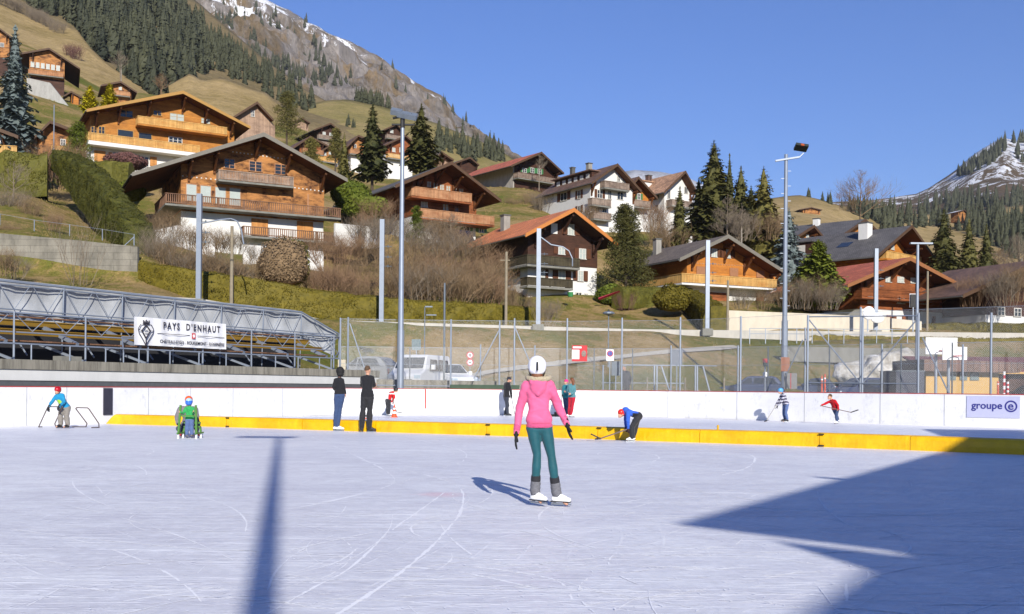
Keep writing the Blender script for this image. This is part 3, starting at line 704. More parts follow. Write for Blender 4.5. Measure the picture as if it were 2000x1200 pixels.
for x, y in scatter(W1n, 130, rd): FT.append((x, y, at_wood, rd.uniform(16,25), 'dark spruce in the dense wood on the left slope', 'spruces of the dense left wood'))
for poly, n, l in (([(520,175),(600,185),(690,195),(705,180),(660,150),(620,165),(560,140),(500,120)],70,'spruce'),([(395,10),(440,60),(520,90),(540,50),(500,20),(440,0)],18,'s'),([(590,60),(605,60),(605,75),(590,72)],2,'s'),([(615,95),(640,120),(640,165),(625,150)],14,'s'),([(640,150),(690,175),(690,205),(650,205)],24,'s'),([(430,45),(560,120),(640,190),(560,200),(480,150),(410,60)],90,'s'),([(740,120),(900,225),(960,285),(700,160)],12,'s'),([(520,40),(620,90),(640,140),(540,90)],16,'s')):
    for x, y in scatter(poly, n, rd): FT.append((x, y, at_rock, rd.uniform(12,21), 'lone dark spruce on the rocky mountain face', 'spruces on the rocky mountain'))
for x, y in scatter([(695,188),(705,184),(765,206),(758,211),(700,200)], 26, rd): FT.append((x, y, at_knoll, rd.uniform(7,9.5), 'spruce in the small dark grove on top of the grass hill', 'grove spruces on the grass hill'))
for x, y in scatter([(845,275),(985,305),(985,318),(930,318),(850,300)], 40, rd): FT.append((x, y, at_knoll, rd.uniform(7,13), 'small spruce on the right shoulder of the grass hill', 'spruces on the shoulder of the grass hill'))
for x, y in scatter([(675,248),(702,250),(702,256),(675,254)], 6, rd): FT.append((x, y, at_knoll, rd.uniform(3.5,5), 'tiny spruce in the row across the grass hill', 'row of tiny spruces on the grass hill'))
# right side
for x, y in scatter([(1866,345),(1900,322),(1950,290),(1962,275),(1962,296),(1935,325),(1900,340),(1872,348)], 120, rd): FT.append((x, y, at_right, rd.uniform(14,20), 'dark spruce in the wedge of forest below the right summit', 'spruces of the right summit wedge'))
for x, y in scatter([(1975,275),(2010,275),(2010,320),(1985,322)], 20, rd): FT.append((x, y, at_right, rd.uniform(16,24), 'dark spruce in the wedge of forest below the right summit', 'spruces of the right summit wedge'))
for x, y in scatter([(1560,380),(1580,382),(1640,404),(1720,415),(1720,440),(1650,412),(1600,392)], 50, rd): FT.append((x, y, at_mid, rd.uniform(5,9), 'small spruce on the brown hill behind the lamp mast', 'spruces on the brown hill'))
for x, y in scatter([(1645,412),(1730,418),(1730,440),(1660,425)], 40, rd): FT.append((x, y, at_mid, rd.uniform(8,13), 'small spruce on the brown hill behind the lamp mast', 'spruces on the brown hill'))
for x, y in scatter([(1720,425),(1800,425),(1850,440),(1900,425),(2010,430),(2010,520),(1960,500),(1880,455),(1790,448),(1725,470)], 190, rd): FT.append((x, y, at_mid, rd.uniform(7,18), 'dark spruce in the wood below the right mountain', 'spruces of the wood below the right mountain'))
for x, y in scatter([(1790,400),(1850,385),(1960,400),(2010,370),(2010,420),(1900,425),(1790,425)], 90, rd): FT.append((x, y, at_right, rd.uniform(12,27), 'dark spruce in the wood below the right mountain', 'spruces of the wood below the right mountain'))
fv = [conifer_mb(1, rr, whorls=16, nb=7, sub=1, seed=40+i, droop=0.5, ragged=0.5, shape=sh, wide=0.5, core=0.72) for i, (rr, sh) in enumerate(((0.19,.8),(0.22,.75),(0.17,.9),(0.25,.8)))]
fm = []
for B in fv:
    T = B; T.bar((0,0,-0.3), (0,0,0.9), 0.03, n=4, w2=0.01); o = B.build('spruce_tree', M_FAR); fm.append(o); COL.objects.unlink(o)
items = []
for x, y, at, h, l, g in FT:
    p = at(x, y); items.append((h*F/p.y, p, h, l, g))
items.sort(key=lambda q: -q[0])
rest = MB()
for i, (s, p, h, l, g) in enumerate(items):
    k = rd.randrange(4); a = rd.random()*6.28; wv_ = rd.uniform(0.85, 1.2)
    if i < 280:
        o = fm[k].copy(); COL.objects.link(o); o.location = p-Vector((0,0,0.5)); o.scale = (h*wv_, h*wv_, h); o.rotation_euler = (0,0,a); tag(o, l, 'tree', g)
    else:
        ca, sa = math.cos(a)*h*wv_, math.sin(a)*h*wv_
        rest.add([(p.x+v[0]*ca-v[1]*sa, p.y+v[0]*sa+v[1]*ca, p.z+v[2]*h-0.5) for v in fv[k].v], fv[k].f)
tag(rest.build('forest', M_FAR), 'mass of small far off spruces on the mountain slopes', 'forest', kind='stuff')
for x, y, at, n, m in ((60,28,at_upper,5,M_TWIGG),(92,45,at_upper,5,M_TWIGG),(20,12,at_upper,4,M_TWIGG),(160,112,at_upper,2,M_TWIGP)):
    for k in range(n):
        p = at(x+(k-2)*11, y+k*5); bare('bare_shrub', sv[k % 4], p, m, 'leafless thicket shrub on the upper left meadow', 'shrub', 'shrubs on the upper left meadow', k, 1.5)

# ---- dry grass tufts on the near slopes
M_TUFT = plain('dry_grass_tuft', S(146,126,76,0.85), 0.95, 0, 0.45, 0.4)
tb_ = MB(); rg = random.Random(77)
for i in range(16000):
    x = rg.uniform(-60, 2060); dd = 56+170*rg.random()**1.6; X = (x-1000)/2000*dd
    if 73 < dd < 100 and abs(dd-(74+(x-500)*0.019)) < 6: continue
    z = ground(X, dd); sz = rg.uniform(.07,.18)*(0.55+dd/160)
    if noise.noise(Vector((X*.15, dd*.15, 1))) < -0.12: continue
    for k in range(3):
        a = rg.random()*6.28; w_ = sz*.30; c = Vector((X+rg.uniform(-.2,.2), dd+rg.uniform(-.2,.2), z-.04)); t2 = c+Vector((rg.uniform(-1,1)*sz*.6, rg.uniform(-1,1)*sz*.6, sz))
        tb_.add([c+Vector((math.cos(a)*w_, math.sin(a)*w_, 0)), c-Vector((math.cos(a)*w_, math.sin(a)*w_, 0)), t2], [(0,1,2)])
tag(tb_.build('grass', M_TUFT), 'dry winter grass tufts on the slopes', 'grass', kind='stuff')
# ================= buildings
M_GLASS = plain('window_glass', (0.02,0.025,0.03), 0.12, 0, 0.3, 2, spec=0.6)
M_CURT = plain('net_curtain', S(200,210,205,0.7), 0.6, 0, 0.1, 4)
M_FRAME = plain('white_window_frame', S(228,224,215,0.8), 0.6)
M_DARKSH = plain('brown_shutter', S(98,56,30,0.8), 0.7, 0, 0.25, 6)
M_ORSH = wood('orange_shutter', S(214,150,84,0.8), S(180,112,50,0.8), 0.14, True)
M_GRSH = plain('green_shutter', S(70,130,80,0.8), 0.6)
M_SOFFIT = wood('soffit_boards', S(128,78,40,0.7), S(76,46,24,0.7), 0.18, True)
M_METALR = plain('gutter_metal', S(120,118,112,0.8), 0.5, 0.4)
M_CHIM = plaster('chimney_render', S(170,165,155,0.8), 0.4)
TH = 0.28
class House:
    def __init__(s, name, label, nx, ny, d, yaw, zbase=None, cat='house'):
        s.o = P(nx, ny, d); s.a = R(yaw); s.xa = Vector((math.cos(s.a), math.sin(s.a), 0)); s.ya = Vector((-math.sin(s.a), math.cos(s.a), 0))
        s.root = empty(name, s.o, s.a, label, cat)
    def on(s, x, y, yl=0.0):
        C = Vector((0,0,EYE)); dr = P(x, y, 1.0)-C; t = (yl-(C-s.o).dot(s.ya))/dr.dot(s.ya); q = C+dr*t-s.o
        return q.dot(s.xa), q.z
    def side(s, x, y, xl=0.0):
        C = Vector((0,0,EYE)); dr = P(x, y, 1.0)-C; t = (xl-(C-s.o).dot(s.xa))/dr.dot(s.xa); q = C+dr*t-s.o
        return q.dot(s.ya), q.z
    def loc2px(s, x, y, z): return px(s.o+s.xa*x+s.ya*y+Vector((0,0,z)))
    def roof(s, eL, ap, eR, of, L, ob, m, trim=None, wallR=None, hm=None, mw=None, mm=None, sof=None, brk=(), dn=5, xl=0.0, purl=True, pr=False):
        (s.xL, s.zL), (s.xA, s.zA), (s.xR, s.zR) = s.on(*eL, -of), s.on(*ap, -of), s.on(*eR, -of)
        s.of = of; s.L = L; b = MB(); b2 = MB(); y1 = L+ob
        for xe, ze in ((s.xL, s.zL), (s.xR, s.zR)):
            b.prism([(s.xA, s.zA), (s.xA, s.zA-TH*0.45), (xe, ze-TH*0.45), (xe, ze)], -of, y1)
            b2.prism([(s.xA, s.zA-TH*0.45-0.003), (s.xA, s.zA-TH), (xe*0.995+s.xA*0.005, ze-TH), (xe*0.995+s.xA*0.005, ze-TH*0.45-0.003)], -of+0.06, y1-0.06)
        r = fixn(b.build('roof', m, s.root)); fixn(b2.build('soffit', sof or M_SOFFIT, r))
        b = MB()
        for xe, ze in ((s.xL, s.zL), (s.xR, s.zR)):
            b.prism([(s.xA, s.zA+0.05), (s.xA, s.zA-0.38), (xe, ze-0.34), (xe, ze+0.05)], -of-0.07, -of-0.003)
        fixn(b.build('verge_board', trim or M_METALR, s.root))
        g = MB()
        g.bar((s.xL-0.06, -of, s.zL-0.16), (s.xL-0.06, y1, s.zL-0.16), 0.16, n=6); g.build('gutter', M_METALR, s.root)
        W = wallR if wallR is not None else s.xR-1.2; s.W = W; s.x0 = xl
        zu = s.under
        hm = -dn if hm is None else hm
        pts = [(xl, hm), (W, hm), (W, zu(W))]
        if xl < s.xA < W: pts.append((s.xA, zu(s.xA)))
        pts.append((xl, zu(xl)))
        fixn(MB().prism(pts, 0, L).build('timber_wall' if mw is not M_WHITE_SENT else 'wall', mw, s.root))
        if hm > -dn: fixn(MB().prism([(xl+.05, -dn), (W-.05, -dn), (W-.05, hm-.003), (xl+.05, hm-.003)], 0.05, L-.05).build('base_wall', mm or WHITEP, s.root))
        if purl:
            for k in brk:
                b = MB(); x = xl+(W-xl)*k; z = zu(x)-0.12
                b.box(x-.11, x+.11, -of*0.86, 0.0, z-.25, z)
                b.bar((x, 0, z-1.7), (x, -of*0.75, z-.15), 0.2)
                b.bar((x, -0.1, z-1.9), (x, -0.1, z-.1), 0.2)
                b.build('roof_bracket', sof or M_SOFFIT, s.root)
        if pr: print(s.root.name, s.root['label'][:30], 'W %.1f ridgeback %s eaveLback %s apexh %.1f' % (W, tuple(round(v) for v in s.loc2px(s.xA, y1, s.zA)), tuple(round(v) for v in s.loc2px(s.xL, y1, s.zL)), s.zA), 'wallR', tuple(round(v) for v in s.loc2px(W, 0, 0)), 'sideback', tuple(round(v) for v in s.loc2px(xl, L, 0)))
        return s
    def under(s, x):
        if x < s.xA: z = s.zA+(s.zL-s.zA)*(x-s.xA)/(s.xL-s.xA)
        else: z = s.zA+(s.zR-s.zA)*(x-s.xA)/(s.xR-s.xA)
        return z-TH-0.01
    def win(s, x0, y0, x1, y1, kind='dark', sh=None, fm=None, yl=0.0, nm=1, bars=1, shw=0.9):
        (a, t), (b_, u) = s.on(x0, y0, yl), s.on(x1, y1, yl)
        zt = s.on((x0+x1)/2, y0, yl)[1]; zb = s.on((x0+x1)/2, y1, yl)[1]
        f = 0.09; B = MB(); y = yl
        B.box(a, b_, y-.07, y-.003, zt-f, zt); B.box(a-.06, b_+.06, y-.12, y-.003, zb-.06, zb)
        B.box(a, a+f, y-.07, y-.003, zb+.002, zt-f-.002); B.box(b_-f, b_, y-.07, y-.003, zb+.002, zt-f-.002)
        for k in range(nm):
            xm = a+(b_-a)*(k+1)/(nm+1); B.box(xm-.045, xm+.045, y-.066, y-.003, zb+.002, zt-f-.002)
        for k in range(bars):
            zm = zb+(zt-zb)*(k+1)/(bars+1); B.box(a+f+.002, b_-f-.002, y-.05, y-.003, zm-.02, zm+.02)
        w_ = B.build('window', fm or M_FRAME, s.root)
        MB().box(a+f*.6, b_-f*.6, y-.035, y-.002, zb+f*.3, zt-f*.6).build('pane', {'dark':M_GLASS,'curt':M_CURT}.get(kind, M_GLASS), w_)
        if sh:
            for q in ((a-(b_-a)*shw/1.0*0.5-.04, a-.04), (b_+.04, b_+.04+(b_-a)*shw*0.5)):
                MB().box(q[0], q[1], y-.09, y-.03, zb, zt).build('shutter', sh, s.root)
        return w_
    def panel(s, x0, y0, x1, y1, m, name='shutter', yl=0.0, t=.08):
        a, b_ = s.on(x0, y0, yl)[0], s.on(x1, y1, yl)[0]; xm = (x0+x1)/2
        zt = s.on(xm, y0, yl)[1]; zb = s.on(xm, y1, yl)[1]
        return MB().box(a, b_, yl-t, yl-.003, zb, zt).build(name, m, s.root)
    def swin(s, x0, y0, x1, y1, kind='dark', sh=None, bars=1):
        xm = (x0+x1)/2; a = s.side(x0, (y0+y1)/2)[0]; b_ = s.side(x1, (y0+y1)/2)[0]; zt = s.side(xm, y0)[1]; zb = s.side(xm, y1)[1]
        a, b_ = min(a, b_), max(a, b_); B = MB(); x = s.x0
        B.box(x-.06, x-.003, a, b_, zt-.09, zt); B.box(x-.1, x-.003, a, b_, zb-.08, zb); B.box(x-.06, x-.003, a, a+.09, zb+.002, zt-.092); B.box(x-.06, x-.003, b_-.09, b_, zb+.002, zt-.092)
        B.box(x-.05, x-.003, (a+b_)/2-.04, (a+b_)/2+.04, zb+.002, zt-.092)
        w_ = B.build('window', M_FRAME, s.root); MB().box(x-.03, x-.002, a+.05, b_-.05, zb+.02, zt-.05).build('pane', {'dark':M_GLASS,'curt':M_CURT}[kind], w_)
        if sh:
            h = (b_-a)*0.45
            for q in ((a-h-.04, a-.04), (b_+.04, b_+h+.04)): MB().box(x-.08, x-.03, q[0], q[1], zb, zt).build('shutter', sh, s.root)
    def balcony(s, p0, p1, hb, depth, m, slabm=None, wrap=0.0, slat=0.1, gap=0.05, name='balcony', slab=0.2, solid=False, side0=True, side1=True, rail=None):
        """p0,p1: pixels of the top rail ends; hb: rail height in metres (floor to top rail)"""
        (a, za), (b_, zb) = s.on(*p0, -depth), s.on(*p1, -depth); zt = (za+zb)/2; z0 = zt-hb
        B = MB(); B.box(a, b_, -depth, -0.003, z0-slab, z0)
        if wrap: B.box(a, -0.003+0, 0, wrap, z0-slab, z0)
        bl = B.build(name, slabm or CONC, s.root); Q = MB()
        def run(p, q, ax):
            n = max(1, int(abs(q-p)/(slat+gap)))
            for i in range(n):
                u = p+(q-p)*(i+0.5)/n
                if ax == 'x': Q.box(u-slat/2, u+slat/2, -depth+.03, -depth+.06, z0+.06, zt-.08)
                elif ax == 'yl': Q.box(a+.03, a+.06, u-slat/2, u+slat/2, z0+.06, zt-.08)
                else: Q.box(b_-.06, b_-.03, u-slat/2, u+slat/2, z0+.06, zt-.08)
        sl = slat
        run(a, b_, 'x'); Q.box(a, b_, -depth-.03, -depth+.1, zt-.08, zt); Q.box(a, b_, -depth+.062, -depth+.1, z0+.12, z0+.22)
        np_ = max(2, int((b_-a)/2.4))
        for i in range(np_+1):
            u = a+.06+(b_-a-.12)*i/np_; Q.box(u-.05, u+.05, -depth+.064, -depth+.15, z0-.1, zt-.082)
        if side0: run(-depth+.1, wrap if wrap else -.05, 'yl'); Q.box(a-.02, a+.1, -depth+.101, wrap if wrap else -.003, zt-.08, zt)
        if side1: run(-depth+.1, -.05, 'yr'); Q.box(b_-.1, b_+.02, -depth+.101, -.003, zt-.08, zt)
        Q.build('railing', m, bl); return z0, a, b_
    def chimney(s, x, y, xl, yl, w=0.7, h=1.6, m=None, cap=True):
        zr = s.zA+((s.zL-s.zA)*(xl-s.xA)/(s.xL-s.xA) if xl < s.xA else (s.zR-s.zA)*(xl-s.xA)/(s.xR-s.xA))
        B = MB(); B.box(xl-w/2, xl+w/2, yl-w/2, yl+w/2, zr-.8, zr+h)
        c = B.build('chimney', m or M_CHIM, s.root)
        if cap: MB().box(xl-w/2-.08, xl+w/2+.08, yl-w/2-.08, yl+w/2+.08, zr+h+.003, zr+h+.14).build('chimney_cap', M_METALR, c)
    def chim_px(s, x, ytop, xl, w=0.7, h=1.6, m=None):
        # choose the distance along the ridge so that the chimney shows at pixel column x
        best = min((abs(s.loc2px(xl, k*0.25, s.zA)[0]-x), k*0.25) for k in range(int(s.L*4)))
        s.chimney(0, 0, xl, best[1], w, h, m)
M_WHITE_SENT = WHITEP
# timber and roof colours
W_GOLD = wood('golden_timber', S(206,138,60,0.8), S(136,80,34,0.8), 0.17, stain=0.35, dark=0.6)
W_WEATH = wood('weathered_timber', S(192,132,74,0.82), S(84,48,28,0.82), 0.16, stain=0.9, dark=0.4)
W_RED = wood('reddish_timber', S(164,96,54,0.8), S(88,48,28,0.8), 0.18)
W_DARK = wood('dark_brown_timber', S(86,56,42,0.8), S(48,32,26,0.8), 0.17)
W_ORNG = wood('orange_timber', S(216,140,60,0.8), S(160,90,34,0.8), 0.17, stain=0.35, dark=0.6)
W_GREYV = wood('grey_barn_boards', S(178,148,124,0.85), S(120,96,80,0.85), 0.3, True)
W_GREYR = wood('grey_rail_boards', S(176,156,140,0.8), S(110,90,78,0.8), 0.12, True)
W_BRRAIL = wood('brown_rail_boards', S(150,112,86,0.8), S(92,66,50,0.8), 0.12, True)
W_PALE = wood('pale_rail_boards', S(232,186,112,0.85), S(200,140,70,0.85), 0.14, True)
W_TAN = wood('tan_rail_boards', S(196,146,106,0.85), S(160,100,62,0.85), 0.2, True)
W_DKRAIL = wood('dark_rail_boards', S(86,78,58,0.8), S(54,46,36,0.8), 0.2, True)
T_SLATE = tiles('dark_slate', S(112,108,106,0.85), 0.35, 0.15)
T_BROWN = tiles('brown_tiles', S(126,96,80,0.9), 0.35, 0.25)
T_RED = tiles('red_tiles', S(232,140,86,0.95), 0.34, 0.1)
T_RED2 = tiles('rust_tiles', S(206,112,78,0.95), 0.34, 0.15)
T_MIX = tiles('mottled_tiles', S(196,152,118,0.95), 0.36, 0.35)
T_GREYB = tiles('grey_brown_shingles', S(132,118,104,0.9), 0.3, 0.2)
M_YTRIM = plain('yellow_trim', S(186,140,66,0.8), 0.6)
M_GREYT = plain('grey_trim', S(130,124,112,0.8), 0.6)
M_BROWNT = plain('brown_trim', S(92,66,44,0.8), 0.7)
M_ORT = plain('orange_trim', S(206,130,62,0.85), 0.6)
# --- B weathered chalet
h = House('chalet', 'large weathered timber chalet with two long balconies and shallow grey roof', 352, 520, 105, 27)
W = h.on(632, 520)[0]; hm = h.on(500, 424)[1]
h.roof((258,338),(515.5,260),(678.6,350), 2.6, 13, 1.5, T_SLATE, M_GREYT, wallR=W, hm=hm, mw=W_WEATH, brk=(.05,.22,.5,.72,.97), dn=6, pr=True)
for q in ((437,310,459,329),(486,315,512,335),(536,321,562,341)): h.win(*q, fm=W_TAN, bars=2)
for q in ((362.5,359,385,393),(390,362,413,396),(419,365,442,399),(447,367,470.5,402)): h.win(*q, kind='curt', fm=W_TAN, nm=0, bars=0)
for q in ((482,371,512,408),(545,376,568,414),(600,380,603,418)): h.panel(*q, W_TAN if q[0] == 600 else W_WEATH, 'sliding_shutter')
h.balcony((427,331),(574,346), 1.0, 1.5, W_GREYR)
h.balcony((323,376),(666,407.5), 1.05, 1.7, W_BRRAIL, wrap=6.0, gap=0.1)
h.balcony((475,441),(666,456), 1.0, 1.6, W_BRRAIL, gap=0.12)
for q in ((491,428,523,463),(580,433,611,468)): h.panel(*q, M_ORSH, 'shutter')
fz = MB()
for x0, y0, x1, y1, n in ((455,297,565,312,16),(357,344,430,352,9),(576,367,630,374,8)):
    for i in range(n):
        x, z = h.on(x0+(x1-x0)*i/(n-1), y0+(y1-y0)*i/(n-1)); fz.box(x-.07, x+.07, -.02, -.003, z-.06, z+.06)
fz.build('carved_frieze', M_FRAME, h.root)
h.chim_px(398, 265, h.xA-2.2, 0.9, 1.7); h.chim_px(448, 262, h.xA-0.8, 1.2, 0.9, M_METALR)
hB = h
# --- A golden chalet
h = House('chalet', 'golden timber chalet with pale carved balconies and yellow trimmed roof', 177, 330, 135, 30)
W = h.on(457, 330)[0]; hm = h.on(250, 286)[1]
h.roof((169,214),(357.5,178),(489,247.5), 2.6, 12, 1.5, T_BROWN, M_YTRIM, wallR=W, hm=hm, mw=W_GOLD, brk=(.03,.18,.38,.62,.78,.97), dn=4, pr=True)
for q in ((177,247,190,262),(192,247,205,262),(299,216,316,226),(331,222,360,236),(392,231,411,242),(232,215,260,229)): h.win(*q, fm=M_YTRIM, kind='curt' if q[0] in (331,392) else 'dark')
for q in ((229,254,261,269),(270,260,297,272)): h.win(*q, fm=M_YTRIM, nm=0, bars=0)
h.win(329,268,356,281, nm=2)
h.balcony((269,226),(444,249), 1.05, 1.7, W_PALE, slabm=W_GOLD)
h.balcony((172,261),(391,282), 1.05, 1.7, W_PALE, slabm=WHITEP, slab=0.5)
for q in ((220,297,235,311),(273,306,291,325)): h.win(*q)
for q in ((184,295,206,316),(212,298,219,311),(236,300,245,313),(258,303,271,322),(293,307,306,325)): h.panel(*q, M_ORSH)
# --- annex at the left of A
h = House('house', 'small orange house half hidden behind the blue spruce', 99, 320, 140, 28)
h.roof((66,268),(98,236),(165,262), 1.4, 8, 1, T_BROWN, M_BROWNT, wallR=h.on(152,300)[0], mw=W_WEATH, brk=(.1,.9), dn=4, xl=-1.5)
h.win(118,272,128,284); h.balcony((100,284),(150,290), 1.0, 1.0, W_PALE)
# --- H grey barn
h = House('barn', 'old grey vertical board barn with brown roof behind the golden chalet', 461, 285, 165, 30, cat='barn')
h.roof((456,228),(502.5,199),(534,233), 1.0, 13, 1, T_GREYB, M_BROWNT, wallR=h.on(537,285)[0], mw=W_GREYV, purl=False, dn=5, pr=True)
h.win(490,216,497,228, bars=1)
# --- C dark roofed chalet
h = House('chalet', 'reddish timber chalet with long dark slate roof and tan plank balconies', 804, 456, 124, 33)
W = h.on(930, 456)[0]; hm = h.on(850, 427)[1]
h.roof((772,362),(882.5,316),(979,391), 3.0, 20, 1.5, T_SLATE, M_BROWNT, wallR=W, hm=hm, mw=W_RED, brk=(.08,.35,.62,.96), dn=6, pr=True)
for i in range(6): h.win(833+i*12.5, 354+i*2.9, 842.5+i*12.5, 366+i*2.9, kind='curt', fm=W_TAN)
h.win(822,391,835,405,kind='curt'); h.win(864,396,876,412,kind='curt', fm=W_TAN); h.win(888,398,896,414, fm=W_TAN)
h.balcony((804,362),(922,380), 1.15, 1.8, W_TAN, gap=0.01, slabm=W_RED); h.balcony((822,402),(966,428), 1.1, 2.2, W_TAN, gap=0.01, slabm=W_RED)
for q in ((872,431,886,447),(905,436,917,451),(935,441,945,455)): h.win(*q, sh=M_GRSH)
sp_ = MB(); x0, z0 = h.on(841,441,-3); x1, z1 = h.on(925,458,-3)
nP = 7
for i in range(nP):
    a = x0+(x1-x0)*i/nP; b_ = x0+(x1-x0)*(i+.94)/nP; zt = z0-1.2*0-0.2; sp_.add([(a,-2.2,z0),(b_,-2.2,z0),(b_,-3.6,z0-1.7),(a,-3.6,z0-1.7),(a,-2.2,z0-.08),(b_,-2.2,z0-.08),(b_,-3.6,z0-1.78),(a,-3.6,z0-1.78)], [(0,3,2,1),(4,5,6,7),(0,1,5,4),(1,2,6,5),(2,3,7,6),(3,0,4,7)])
sp_.build('solar_panel', plain('solar_glass', (0.01,0.015,0.04), 0.2, 0, 0.1, 4), h.root)
# --- D red roof chalet
h = House('chalet', 'dark brown chalet on a white base with a bright terracotta roof', 1030, 590, 105, 30)
W = h.on(1166, 585)[0]; hm = h.on(1100, 519)[1]
h.roof((1026,457),(1121,407),(1207.5,477), 2.2, 13, 1.0, T_RED, M_ORT, wallR=W, hm=hm, mw=W_DARK, sof=W_DARK, brk=(.1,.5,.93), dn=4, pr=True)
h.win(1108.5,438,1121,459,kind='curt',sh=M_DARKSH,shw=1.6); h.panel(1076,437,1088,457, WHITEP, 'panel')
h.win(1090,483,1103,497,kind='curt',sh=M_DARKSH,shw=1.3); h.win(1130.5,486,1144,506,kind='curt',sh=M_DARKSH,shw=1.2)
for q in ((1056,521,1064,543),(1090,525,1104,546),(1128,529,1139,549)): h.win(*q, kind='curt', sh=M_DARKSH, shw=1.4)
h.win(1124,571,1136,583); h.win(1141,573,1148,584)
h.balcony((1030,495),(1133,507), 1.0, 1.5, W_DKRAIL, gap=0.01, wrap=11, slabm=CONC, slat=0.16)
h.balcony((1030,540),(1119.5,547.5), 0.9, 1.5, W_DKRAIL, gap=0.01, slat=0.16)
h.swin(1010,522,998,542, sh=M_DARKSH); h.swin(1009,566,997,580)
h.chim_px(988, 409, h.xA-1.6, 0.8, 1.5)
hD = h
# --- E orange chalet
h = House('chalet', 'bright orange timber chalet with dark grey roof and one wide balcony', 1341, 592, 110, 26)
W = h.on(1517, 592)[0]; hm = h.on(1420, 556)[1]
h.roof((1327,505),(1422.5,459),(1530,528), 2.0, 11, 1.0, T_GREYB, M_GREYT, wallR=W, hm=hm, mw=W_ORNG, brk=(.05,.4,.62,.92), dn=4, pr=True)
h.win(1389,486,1400,502,kind='curt',sh=M_DARKSH,shw=1.4); h.win(1414.5,487,1426,504,kind='curt',sh=M_DARKSH,shw=1.4)
for q in ((1360,521,1377,536),(1425,524,1441,540),(1477,529,1492,543)): h.panel(*q, plain('taupe_shutter', S(170,120,84,0.8), 0.7))
fz = MB()
for i in range(26):
    x, z = h.on(1346+i*5.2, 513+i*0.28); fz.box(x-.1, x+.1, -.05, -.003, z-.1, z)
fz.build('carved_frieze', W_TAN, h.root)
h.balcony((1332,535),(1518,545), 1.0, 1.6, W_PALE, slabm=WHITEP, wrap=8, gap=0.04)
for q in ((1382,572,1422,590),(1477,574,1492,592)): h.panel(*q, W_RED, 'garage_door')
h.chim_px(1283, 478, h.xA-2.2, 0.7, 1.6)
# --- I white house
h = House('house', 'tall white rendered house with brown tiled roof and small grey balconies', 1152.5, 450, 150, 33)
W = h.on(1238, 450)[0]
h.roof((1156,356),(1206,320),(1253,373), 1.3, 12.5, 0.8, T_BROWN, M_BROWNT, wallR=W, mw=WHITEP, brk=(.02,.97), dn=5, pr=True)
for q in ((1166,371,1176,387),(1187,372,1194,389),(1205,373,1217,390),(1163,404,1170,418),(1205,343,1211,354),(1215,345,1220,356),(1222,396,1228,410),(1176,402,1184,416)): h.win(*q, sh=M_DARKSH if q[0] in (1166,) else None)
h.balcony((1181,353),(1229.5,359), 1.0, 1.2, W_GREYR, gap=.02); h.balcony((1157,386),(1194,391), 1.0, 1.2, W_GREYR, gap=.02); h.balcony((1160,413),(1194,418), 1.0, 1.2, W_GREYR, gap=.02)
for q in ((1108,376,1095,392),(1135,372,1128,388),(1135,402,1128,416)): h.swin(*q, sh=M_DARKSH)
dm = MB(); ya_, yb_ = 1.5, 11.0; xs_ = h.xA-2.6
dm.box(xs_, h.xA-0.4, ya_, yb_, h.zA-2.6, h.zA-0.9); dmo = dm.build('dormer', W_DARK, h.root)
MB().box(xs_-.6, h.xA-.2, ya_-.3, yb_+.3, h.zA-.89, h.zA-.72).build('dormer_roof', T_BROWN, dmo)
dw = MB()
for i in range(6): dw.box(xs_-.05, xs_-.003, ya_+.6+i*1.5, ya_+1.4+i*1.5, h.zA-1.95, h.zA-1.15)
dw.build('dormer_window', M_FRAME, dmo)
h.chim_px(1119, 320, h.xA-1.0, 0.6, 1.6, M_METALR); h.chim_px(1150, 314, h.xA+0.3, 0.7, 1.5)
# timber lean house
h = House('house', 'small timber gabled house tucked between the two white houses', 1238, 450, 156, 33)
h.roof((1226,372),(1247,345),(1284,386), 1.3, 8, 0.8, T_BROWN, M_BROWNT, wallR=h.on(1270,450)[0], hm=h.on(1255,405)[1], mw=W_ORNG, mm=WHITEP, brk=(.9,), dn=5)
h.win(1244,378,1251,390,sh=M_GRSH); h.balcony((1239,388),(1271,396), 1.0, 1.2, W_GREYR, gap=.02)
# --- J second white house
h = House('house', 'second white house with mottled brown roof and a white dormer', 1297, 450, 168, 34)
W = h.on(1352, 450)[0]
h.roof((1297,375),(1339,334),(1361,374), 1.5, 12, 0.8, T_MIX, M_BROWNT, wallR=W, mw=WHITEP, brk=(.9,), dn=6, pr=True)
for q in ((1303,372,1309,388),(1318,385,1324,396),(1336,365,1343,378),(1300,396,1306,408)): h.win(*q, bars=0)
h.balcony((1313,390),(1353,394), 1.0, 1.5, W_GREYR, gap=.02)
for q in ((1287,400,1280,412),(1288,376,1283,388)): h.swin(*q)
dm = MB(); dm.box(h.xA-4.6, h.xA-.6, 5, 10, h.zA-3.4, h.zA-1.1); dmo = dm.build('dormer', WHITEP, h.root)
MB().box(h.xA-4.9, h.xA-.4, 4.7, 10.3, h.zA-1.09, h.zA-.9).build('dormer_roof', T_MIX, dmo)
dw = MB(); dw.box(h.xA-4.66, h.xA-4.603, 6.2, 7.2, h.zA-2.8, h.zA-1.5); dw.box(h.xA-4.66, h.xA-4.603, 8, 9, h.zA-2.8, h.zA-1.5); dw.build('dormer_window', M_GLASS, dmo)
h.chim_px(1266, 330, h.xA-1.4, 0.8, 1.4, T_BROWN)
